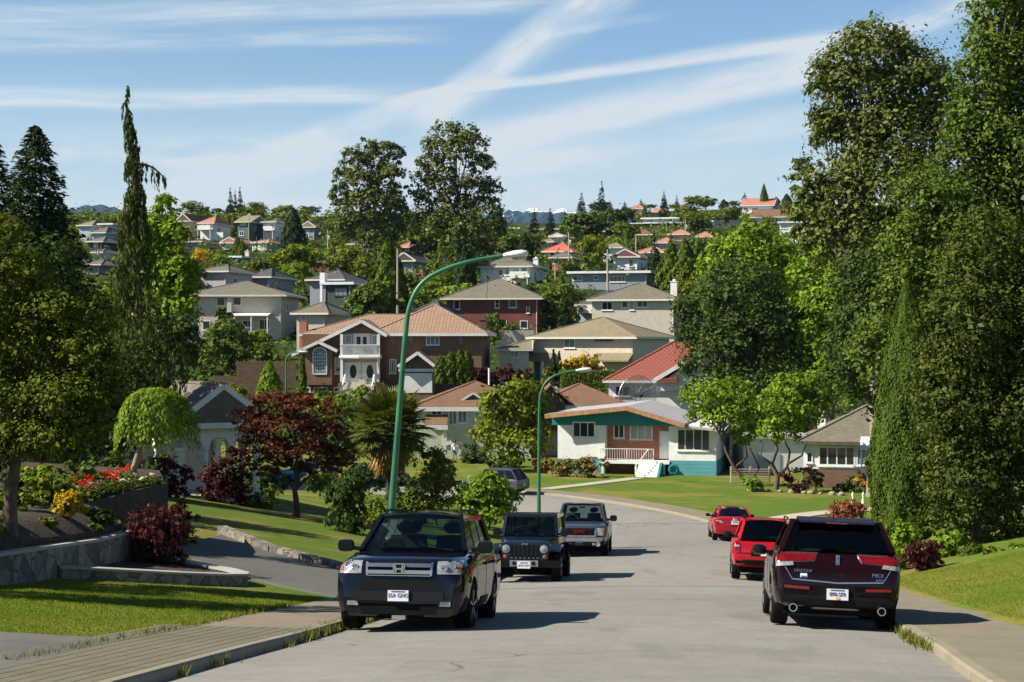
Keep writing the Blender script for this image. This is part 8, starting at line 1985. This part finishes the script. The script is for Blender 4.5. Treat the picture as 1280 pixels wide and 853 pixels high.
# ------------------------------------------------------------------ person walking on the far lawn
def person():
    d = 138.0; X = (568.5-640)/F*d; Z = gz(float(X), d)
    sk = {'hip':(0,0,.93),'belly':(0,.01,1.08),'chest':(0,.02,1.30),'neck':(0,.03,1.47),'head0':(0,.03,1.56),'head1':(0,.02,1.68),'head2':(0,.02,1.75),
          'lh':(-.10,0,.90),'lk':(-.11,-.14,.50),'la':(-.11,.05,.09),'lt':(-.12,-.14,.04),'rh':(.10,0,.90),'rk':(.11,.16,.50),'ra':(.11,.26,.10),'rt':(.12,.38,.05),
          'ls':(-.19,.02,1.41),'le':(-.26,.08,1.13),'lw':(-.25,-.06,.90),'lf':(-.24,-.10,.80),'rs':(.19,.02,1.41),'re':(.27,-.06,1.14),'rw':(.24,.10,.94),'rf':(.23,.15,.85)}
    rad = dict(hip=.14,belly=.135,chest=.15,neck=.058,head0=.085,head1=.10,head2=.07,lh=.09,lk=.06,la=.042,lt=.045,rh=.09,rk=.06,ra=.042,rt=.045,ls=.06,le=.045,lw=.033,lf=.035,rs=.06,re=.045,rw=.033,rf=.035)
    ed = [('hip','belly'),('belly','chest'),('chest','neck'),('neck','head0'),('head0','head1'),('head1','head2'),('hip','lh'),('lh','lk'),('lk','la'),('la','lt'),('hip','rh'),('rh','rk'),('rk','ra'),('ra','rt'),('chest','ls'),('ls','le'),('le','lw'),('lw','lf'),('chest','rs'),('rs','re'),('re','rw'),('rw','rf')]
    def skin(name, keys, edges, scale, mat, parent):
        me = bpy.data.meshes.new(name); ix = {k_: i for i, k_ in enumerate(keys)}
        me.from_pydata([sk[k_] for k_ in keys], [(ix[a], ix[b]) for a, b in edges], []); o = bpy.data.objects.new(name, me); COL.objects.link(o)
        md = o.modifiers.new('s', 'SKIN'); md.use_smooth_shade = True; o.modifiers.new('u', 'SUBSURF').levels = 2
        for i, k_ in enumerate(keys): sv = me.skin_vertices[0].data[i]; sv.radius = (rad[k_]*scale(k_),)*2; sv.use_root = (i == 0)
        bpy.context.view_layer.update(); m2 = bpy.data.meshes.new_from_object(o.evaluated_get(bpy.context.evaluated_depsgraph_get())); o.modifiers.clear(); o.data = m2; m2.materials.clear(); m2.materials.append(mat); o.parent = parent; return o
    root = empty('person', (X, d, Z), R(8), 'person in white shirt and blue jeans walking away across the far lawn', 'person')
    sm = pm('skin', (0.45, 0.27, 0.19), 0.6, 0.05); jm = pm('blue_denim', (0.10, 0.15, 0.25), 0.9, 0.1); wm = pm('white_shirt_cloth', (0.78, 0.78, 0.78), 0.85, 0.05); hm = pm('brown_hair', (0.06, 0.04, 0.03), 0.8, 0.1)
    skin('body', list(sk), ed, lambda k_: 1.0, sm, root)
    skin('shirt', ['belly','hip','chest','ls','le','rs','re'], [('hip','belly'),('belly','chest'),('chest','ls'),('ls','le'),('chest','rs'),('rs','re')], lambda k_: 1.13 if k_ != 'hip' else 1.05, wm, root)
    skin('trousers', ['hip','lh','lk','rh','rk'], [('hip','lh'),('lh','lk'),('hip','rh'),('rh','rk')], lambda k_: 1.13, jm, root)
    hb = MB(); hb.lathe([(.02,.115),(.08,.10),(.112,.05),(.115,0),(.09,-.07)], 'z', 14, c=(0,.0,1.67)); hb.build('hair', hm, root, smooth=60, uv=False)
    for s_ in (-1, 1): f = MB(); p = sk['la' if s_ < 0 else 'ra']; f.cbox((p[0], p[1]+(-.08 if s_ < 0 else .08), p[2]-.045), .1, .27, .09); f.build('shoe', M['black'], root, uv=False)
person()

# ------------------------------------------------------------------ mesh dish against the white wall of the red roofed house
def dish():
    c = W(795, 495, 143.4); root = empty('satellite_dish', tuple(c), R(20), 'large grey mesh satellite dish against the wall under the red tiled roof', 'dish'); mb = MB(); Rr = 1.75; rows = []
    for i in range(7):
        t = i/6*Rr; rows.append([(t*math.cos(a), -.35*(t/Rr)**2*1.0, t*math.sin(a)) for a in np.linspace(0, 2*math.pi, 29)])
    mb.grid(rows); mb.grid([[(x, y+.02, z) for x, y, z in r_] for r_ in rows])
    t = NT('wire_mesh'); tr = t.n('ShaderNodeBsdfTransparent'); pb = t.n('ShaderNodeBsdfPrincipled'); pb.inputs['Base Color'].default_value = (.45,.46,.47,1); pb.inputs['Metallic'].default_value = .6; mx = t.n('ShaderNodeMixShader'); mx.inputs[0].default_value = .22; t.l(tr.outputs[0], mx.inputs[1]); t.l(pb.outputs[0], mx.inputs[2]); t.l(mx.outputs[0], t.out.inputs['Surface'])
    mb.build('dish', t.mat, root, smooth=60, fix=False, uv=False)
    rb = MB()
    for i in range(12): a = i*math.pi/6; rb.tube([(0,.02,0),(.9*math.cos(a),-.08,.9*math.sin(a)),(Rr*math.cos(a),-.36,Rr*math.sin(a))], .018, 4)
    rb.tube([(Rr*math.cos(a), -.35, Rr*math.sin(a)) for a in np.linspace(0, 6.283, 30)], .025, 5); rb.build('rim', M['steel'], root, uv=False)
    f = MB(); f.lathe([(.11,0),(.11,.2),(.001,.22)], 'y', 10, c=(0,-1.15,0)); [f.tube([(Rr*.9*math.cos(a), -.3, Rr*.9*math.sin(a)), (0,-1.0,0)], .018, 4) for a in (.6, 2.5, 4.7)]; f.build('feed_horn', M['black'], root, uv=False)
    p = MB(); p.tube([(0,.1,0),(0,.25,-4.8)], .06, 8); p.build('mast', M['steel'], root, uv=False)
dish()

# ------------------------------------------------------------------ stone walls and beds at the left
def stonemat(name, col, sc=3.2):
    t = NT(name); v = t.coord('Object', (1,1,.75)); vo = t.n('ShaderNodeTexVoronoi', feature='DISTANCE_TO_EDGE'); vo.inputs['Scale'].default_value = sc; t.l(v, vo.inputs['Vector'])
    vc = t.n('ShaderNodeTexVoronoi'); vc.inputs['Scale'].default_value = sc; t.l(v, vc.inputs['Vector'])
    h = t.n('ShaderNodeSeparateColor'); t.l(vc.outputs['Color'], h.inputs[0])
    c = t.ramp(h.outputs[0], [(0.1, tuple(x*.55 for x in col)), (0.5, col), (0.9, (col[0]*1.5, col[1]*1.4, col[2]*1.2))])
    n = t.noise(v, 9, 5, .7); c = t.mix(t.maprange(n, .35, .7, .6, 0), c, tuple(x*.5 for x in col)); k = t.maprange(vo.outputs[0], .0, .05, 0, 1); c = t.mix(k, tuple(x*.45 for x in col), c)
    t.bsdf(c, .95, bump=t.math('ADD', k, t.math('MULTIPLY', n, .5)), bstr=.7, bdist=.03); return t.mat
M['stone'] = stonemat('mixed_field_stone', (0.22, 0.205, 0.175)); M['cap'] = concrete_mat('wall_cap_concrete', (0.42, 0.40, 0.36)); M['plank'] = pm('dark_sleeper_wood', (0.055, 0.042, 0.032), .95, .25, 5, bump=.6)
WT = interp([20,24,30,36,37.6,38.2,42,46],[-3.45,-3.58,-3.87,-4.13,-4.02,-3.78,-3.6,-3.6]); XB = interp([20,24,31,36,37.6,38.2,42,46],[-10.6,-9.95,-9.0,-8.12,-9.5,-9.75,-8.6,-9.4])
def wall_run(mb, cap, pts, tops, th, cap_h=.06, over=.03):
    for i in range(len(pts)-1):
        (x0,y0),(x1,y1) = pts[i], pts[i+1]; d_ = Vector((x1-x0, y1-y0)).normalized(); n_ = Vector((-d_.y, d_.x))*th
        b0, b1 = gz(float(x0),float(y0))-.5, gz(float(x1),float(y1))-.5
        for m_, o_, lo, hi in ((mb, 0, None, 0), (cap, over, 0, cap_h)):
            if m_ is None: continue
            q = []
            for (x, y, b, t) in ((x0,y0,b0,tops[i]),(x1,y1,b1,tops[i+1])): q.append((x, y, b if lo is None else t+lo, t+hi))
            n2 = n_*(1+2*o_/th); s_ = -Vector((-d_.y, d_.x))*o_
            v = [(q[0][0]+s_.x, q[0][1]+s_.y, q[0][2]), (q[1][0]+s_.x, q[1][1]+s_.y, q[1][2]), (q[1][0]+s_.x+n2.x, q[1][1]+s_.y+n2.y, q[1][2]), (q[0][0]+s_.x+n2.x, q[0][1]+s_.y+n2.y, q[0][2])]
            v += [(p[0], p[1], z) for p, z in zip(v, (q[0][3], q[1][3], q[1][3], q[0][3]))]
            m_.add(v, [(0,3,2,1),(4,5,6,7),(0,1,5,4),(1,2,6,5),(2,3,7,6),(3,0,4,7)])
def stone_wall():
    ys = np.linspace(20, 36, 9); pts = [(float(XB(y)), float(y)) for y in ys]; tops = [float(WT(y))+.02 for y in ys]; mb = MB(); cap = MB(); wall_run(mb, cap, pts, tops, .3)
    o = mb.build('retaining_wall', M['stone'], None); tag(o, 'fieldstone retaining wall with pale cap holding the left garden bed', 'wall'); cap.build('wall_cap', M['cap'], o)
    low = [(-8.7,32.3),(-7.6,32.75),(-6.5,33.3),(-5.75,33.95),(-5.45,34.5),(-5.5,35.0),(-5.85,35.5),(-6.6,36.1),(-7.5,36.6)]
    mb = MB(); cap = MB(); wall_run(mb, cap, low, [gz(float(x),float(y))+.2 for x, y in low], .2, .045)
    o = mb.build('planter_wall', M['stone'], None); tag(o, 'low curved stone planter wall beside the driveway', 'wall'); cap.build('wall_cap', M['cap'], o)
    s = MB(); s.poly([(x+(-.12), y+.1, gz(float(x),float(y))+.14) for x, y in low]+[(-8.3,35.5,gz(-8.3,35.5)+.14)]); tag(s.build('planter_soil', M['soil'], None, fix=False), kind='structure')
    # dark sleeper planter holding the flowers
    pl = [(-9.75,38.2),(-9.15,40.1),(-8.6,42.0)]; mb = MB(); wall_run(mb, None, pl, [-3.72,-3.62,-3.54], .12); wall_run(mb, None, [(-8.6,42.0),(-9.6,43.6)], [-3.54,-3.5], .12)
    tag(mb.build('flower_planter', M['plank'], None), 'dark timber planter side filled with red and purple flowers', 'planter')
    # stone edging of the lawn above the driveway
    ed = [(-1.5,40.15),(-3.9,42.4),(-6.3,45.0),(-8.3,48.7)]; mb = MB(); wall_run(mb, None, ed, [gz(float(x),float(y))+a for (x, y), a in zip(ed, (.16,.2,.24,.3))], .25); tag(mb.build('lawn_edging', M['stone'], None), 'low stone edging between the driveway and the upper lawn', 'wall')
stone_wall()
def terr(x, y):
    u = max(0.0, float(XB(y))-x); s = .7 if y < 36.5 else .08; return float(WT(y))+.04+s*min(u, .8)+.06*max(0, u-.8)
ysT = [20,22,24,26,28,30,32,34,36,36.8,37.6,38.2,39,40,41,42,43,44,46]
sheet('garden_bed', [(-26, y) for y in (20,46)], [(float(XB(y))-.25, y) for y in np.linspace(20,46,53)], M['soil'], 0, 40, 60, zf=terr)
sheet('terrace_lawn', [(float(XB(y))-1.5, y) for y in (24,27,30,32.6)], [(float(XB(y))-a, y) for y, a in ((24,.4),(27,.4),(30,.42),(31.6,.55),(32.8,1.3))], M['ground'], .07, 10, 30, zf=terr)
def flowers():
    r = np.random.default_rng(310); spots = []
    pl = [Vector((-9.75,38.2)), Vector((-9.15,40.1)), Vector((-8.6,42.0))]
    for i in range(74):
        t = r.random()*2; p = pl[int(t)].lerp(pl[min(2,int(t)+1)], t-int(t)); off = .12+r.random()*.95; x, y = p.x-off, p.y-.1*off; spots.append((x, y))
    for i, (x, y) in enumerate(spots):
        col = r.choice(['scarlet','scarlet','scarlet','violet','violet','ivory','saffron']); z = max(terr(x, y), float(WT(min(42,max(38.2,y))))+.02); tall = .3+.14*r.random() if col == 'scarlet' else .16+.1*r.random()
        nm = {'scarlet':'geranium','violet':'petunia','ivory':'dusty_miller','saffron':'marigold'}[col]
        root = empty(nm, (x, y, z), 0, {'scarlet':'scarlet geranium in the dark timber flower planter','violet':'violet petunia in the dark timber flower planter','ivory':'silvery white clump in the dark timber flower planter','saffron':'yellow marigold in the dark timber flower planter'}[col], 'flower', {'scarlet':'scarlet flowers in the planter','violet':'violet flowers in the planter','ivory':'white clumps in the planter','saffron':'yellow flowers in the planter'}[col])
        n = 90; P = r.normal(size=(n,3))*np.array([.11,.11,.07])+np.array([0,0,tall*.5]); N = r.normal(size=(n,3))*.6+np.array([0,0,.8]); mesh_obj('foliage', leaf_mesh('foliage', LEAF['mid'], P, N, .075, .05, r=r), root)
        m = 13 if col != 'scarlet' else 16; P = r.normal(size=(m,3))*np.array([.05,.05,.03])+np.array([0,0,tall]); N = P*np.array([4,4,1])+np.array([0,-.4,.7])+r.normal(size=(m,3))*.3; mesh_obj('blossom', leaf_mesh('blossom', PETAL[col], P, N, .055, .05, r=r), root)
flowers()
# ------------------------------------------------------------------ small things by the cottage and the bungalow
def lattice():
    d = 119; k = d/F; x0, x1 = (914-640)*k, (962-640)*k; z0 = gz(float(x0), d); root = empty('lattice_fence', (x0, d, z0), 0, 'pale wooden lattice fence between the bungalow and the crooked trees', 'fence'); w = x1-x0; mb = MB()
    for i in range(15): mb.bar((w*i/14,0,0),(w*i/14,0,1.0),.05,.04)
    for i in range(6): mb.bar((0,-.03,.1+.17*i),(w,-.03,.1+.17*i),.04,.05)
    mb.build('lattice', M['tan'], root, uv=False)
    for i in range(3): p = MB(); p.box(w*i/2-.06,w*i/2+.06,.02,.14,-.5,1.15); p.build('post', M['tan'], root, uv=False)
lattice()
M['rockm'] = stonemat('pale_garden_rock', (0.27, 0.24, 0.20), 1.2)
rr_ = np.random.default_rng(320)
for i, px in enumerate([938, 946, 953, 961, 975, 990, 1005, 1014, 1026, 1040, 1052]):
    d = 113-(px-876)*.035; X = (px-640)/F*d; bm = bmesh.new(); bmesh.ops.create_icosphere(bm, subdivisions=2, radius=.12+.13*rr_.random())
    for v in bm.verts: v.co *= .8+.4*rr_.random(); v.co.z *= .75
    me = bpy.data.meshes.new('garden_rock'); bm.to_mesh(me); bm.free(); me.materials.append(M['rockm']); me.shade_smooth(); o = bpy.data.objects.new('garden_rock', me); o.location = (X, d, gz(float(X), float(d))+.08); link(o)
    tag(o, 'pale garden rock edging the bed under the crooked twin trees', 'rock', 'garden rocks below the crooked trees')
for i, (px, py, rx, ry, m_, lb) in enumerate([(940,606,16,9,'bright','bright leafy clump left of the crooked trees'),(1000,606,24,15,'maroon','dark red shrub under the right crooked tree'),(1020,602,20,12,'dark','dark bush at the left corner of the grey roofed cottage'),(1075,610,18,12,'mid','lily foliage before the cottage window'),(1052,612,14,8,'mid','low plants before the cottage brick base')]): shrub('garden_shrub', lb, 110-(i % 2), px, py+4, rx, ry, m_, .17, 1000, 330+i)
for i, (px, py) in enumerate([(1070,600),(1078,604),(1085,602),(1090,606)]):
    d = 107.5; X = (px-640)/F*d; Z = (426.5-py)/F*d; root = empty('lily', (X, d, Z), 0, 'orange lily blooming before the cottage window', 'flower', 'orange lilies'); r = rr_
    P = r.normal(size=(40,3))*np.array([.16,.1,.06]); mesh_obj('blossom', leaf_mesh('blossom', PETAL['tangerine'], P, r.normal(size=(40,3))+np.array([0,-.5,.5]), .09, .06, r=r), root); s_ = MB(); s_.tube([(0,0,-.9),(0,0,0)], .02, 5); s_.build('stem', LEAF['mid'], root, uv=False)
M['lampwhite'] = pm('white_garden_plaster', (0.75,0.75,0.74), .6, .05)
for i, (px, py) in enumerate([(1066,622),(1079,625)]):
    d = 100.0; X = (px-640)/F*d; g = gz(float(X), d); mb = MB(); mb.lathe([(.10,-.2),(.09,.02),(.045,.18),(.075,.28),(.08,.36),(.04,.45),(.001,.5)], 'z', 12); o = mb.build('garden_statue', M['lampwhite'], None, smooth=50, uv=False); o.location = (X, d, g+.2); tag(o, ['left','right'][i]+' of the two small white garden ornaments near the rust red shrub', 'ornament')
def hose():
    o = W(842, 587, 120.0); mb = MB()
    for j in range(3): mb.tube([((.36-.04*j)*math.cos(a), -.05*j, (.36-.04*j)*math.sin(a)) for a in np.linspace(0, 6.283, 26)], .035, 6)
    h = mb.build('hose_coil', M['dkteal'], None, smooth=60, uv=False); h.location = o; h.rotation_euler = (0,0,R(-11)); tag(h, 'coiled teal garden hose leaning on the turquoise base by the steps', 'hose')
hose()
def board_fence(label, d, pxa, pxb, ytop, mat='wood', h=1.7, n=None):
    k = d/F; xa, xb = (pxa-640)*k, (pxb-640)*k; zt = (426.5-ytop)*k; root = empty('board_fence', (xa, d, zt-h), 0, label, 'fence'); w = xb-xa
    mb = MB(); nb = int(w/.16)
    for i in range(nb): mb.box(i*.16, i*.16+.145, 0, .03, -1, h)
    mb.build('boards', M[mat], root, uv=False)
    for i in range(int(w/2.4)+1): p = MB(); p.box(i*2.4-.06, i*2.4+.06, .04, .16, -1, h+.1); p.build('post', M[mat], root, uv=False)
board_fence('brown board fence behind the blue brick chimney and cone shrub', 168, 296, 372, 452); board_fence('brown fence stretch above the golden ball shrub', 160, 268, 330, 470, h=1.4)
board_fence('low grey retaining fence below the red brick house', 196, 628, 668, 413, 'grey_stucco', 1.2)

for i, (px, py, rx, ry, m_, d, lb) in enumerate([(18,612,30,18,'dark',39,'dark low shrub at the back of the left bed, behind the trunk'),(95,606,26,16,'mid',40,'green shrub behind the low golden shrub'),(128,612,16,12,'olive',40.5,'olive clump at the left end of the flowers'),(112,668,16,9,'mid',34.5,'small green clump above the stone wall'),(150,664,18,10,'bright',36.2,'light green clump above the lace leaf maple'),(60,658,14,7,'olive',33,'small olive clump right of the foreground trunk'),(230,640,20,14,'dark',44,'dark low shrub at the right end of the timber planter')]):
    shrub('border_plant', lb, d, px, py, rx, ry, m_, .08, 1300, 360+i)
# ------------------------------------------------------------------ trees just outside the frame and dark masses at the left, which shade the garden
tree('shade_tree', 'leafy tree at the left edge beyond the garden wall', 27, -190, [(-190,430,110,90),(-250,520,90,80),(-130,520,80,70),(-180,330,90,80)], .13, 7000, 'olive', .18, seed=340, cat='tree')
tree('shade_tree', 'tall leafy tree beyond the left edge, shading the stone wall', 29, -470, [(-470,300,120,90),(-560,420,110,100),(-400,430,90,90),(-480,520,130,80)], .15, 6000, 'dark', .2, seed=345)
tree('shade_tree', 'tall dark tree beyond the left edge, shading the arched house', 58, -250, [(-250,280,70,60),(-290,370,80,80),(-215,380,60,70),(-250,470,90,70)], .2, 7000, 'dark', .25, seed=346)
tree('shade_tree', 'dark tree behind the left foreground trunk', 52, 40, [(30,440,60,50),(-10,500,60,60),(70,500,50,50),(40,560,60,40),(100,540,40,40)], .16, 9000, 'dark', .18, seed=341)
tree('shade_tree', 'dark tree between the umbrella shaped tree and the arched house', 60, 120, [(110,520,50,44),(150,470,40,40),(75,560,40,34),(150,550,36,30)], .17, 6500, 'dark', .16, seed=342)
tree('shade_tree', 'tall dark tree beside the arched house, behind the foreground foliage', 66, 50, [(50,335,46,46),(25,400,60,60),(85,400,48,56),(60,470,70,60),(15,500,60,60),(100,480,40,50),(40,550,70,40)], .2, 13000, 'dark', .22, seed=344)
shrub('evergreen_shrub', 'dark clipped mass under the umbrella shaped tree', 50, 150, 606, 60, 26, 'dark', .13, 3600, 343)

# ------------------------------------------------------------------ grass blades and kerb weeds
def blades(name, regions, n, mat, hmin, hmax, seed, w=.012):
    r = np.random.default_rng(seed); P = []
    for (fn, m) in regions: P.append(fn(r, m))
    P = np.concatenate(P); m = len(P); a = r.random(m)*6.283; h = hmin+(hmax-hmin)*r.random(m); d = np.stack([np.cos(a), np.sin(a), np.zeros(m)], 1); lean = r.normal(size=(m,3))*np.array([.35,.35,0])*h[:,None]
    co = np.empty((m,3,3)); co[:,0] = P-d*w; co[:,1] = P+d*w; co[:,2] = P+lean; co[:,2,2] += h
    o = mesh_obj(name, fast_mesh(name, co.reshape(-1,3), 3, LEAF[mat])); return tag(o, kind='stuff')
def band(y0, y1, o0, o1, dz=0.0):
    def f(r, m):
        y = y0+(y1-y0)*r.random(m); c = np.interp(y, CL[:60,1], CL[:60,0]); o = o0+(o1-o0)*r.random(m); x = c+o; return np.stack([x, y, gz(x, y)+dz], 1)
    return f
def clumps(fn, k):
    def f(r, m): c = fn(r, k); i = r.integers(k, size=m); return c[i]+r.normal(size=(m,3))*np.array([.05,.10,.0])
    return f
tag(blades('lawn_grass', [(band(20, 33.2, -11.2, -6.05), 90000), (band(26, 44, 6.1, 12), 90000)], 0, 'lawn', .012, .032, 350, .006), 'short mown grass blades of the lawns beside the pavements', 'grass')
tag(blades('kerb_weeds', [(clumps(band(22.6, 27, -4.4, -4.12, -.06), 46), 1500), (clumps(band(17, 23, -4.36, -4.15, -.08), 9), 200), (clumps(band(21.8, 25, 4.05, 4.28, -.1), 14), 500), (band(18, 30, -6.2, -5.95), 1400)], 0, 'olive', .03, .15, 351, .01), 'tufts of weeds growing along the kerb', 'weeds')
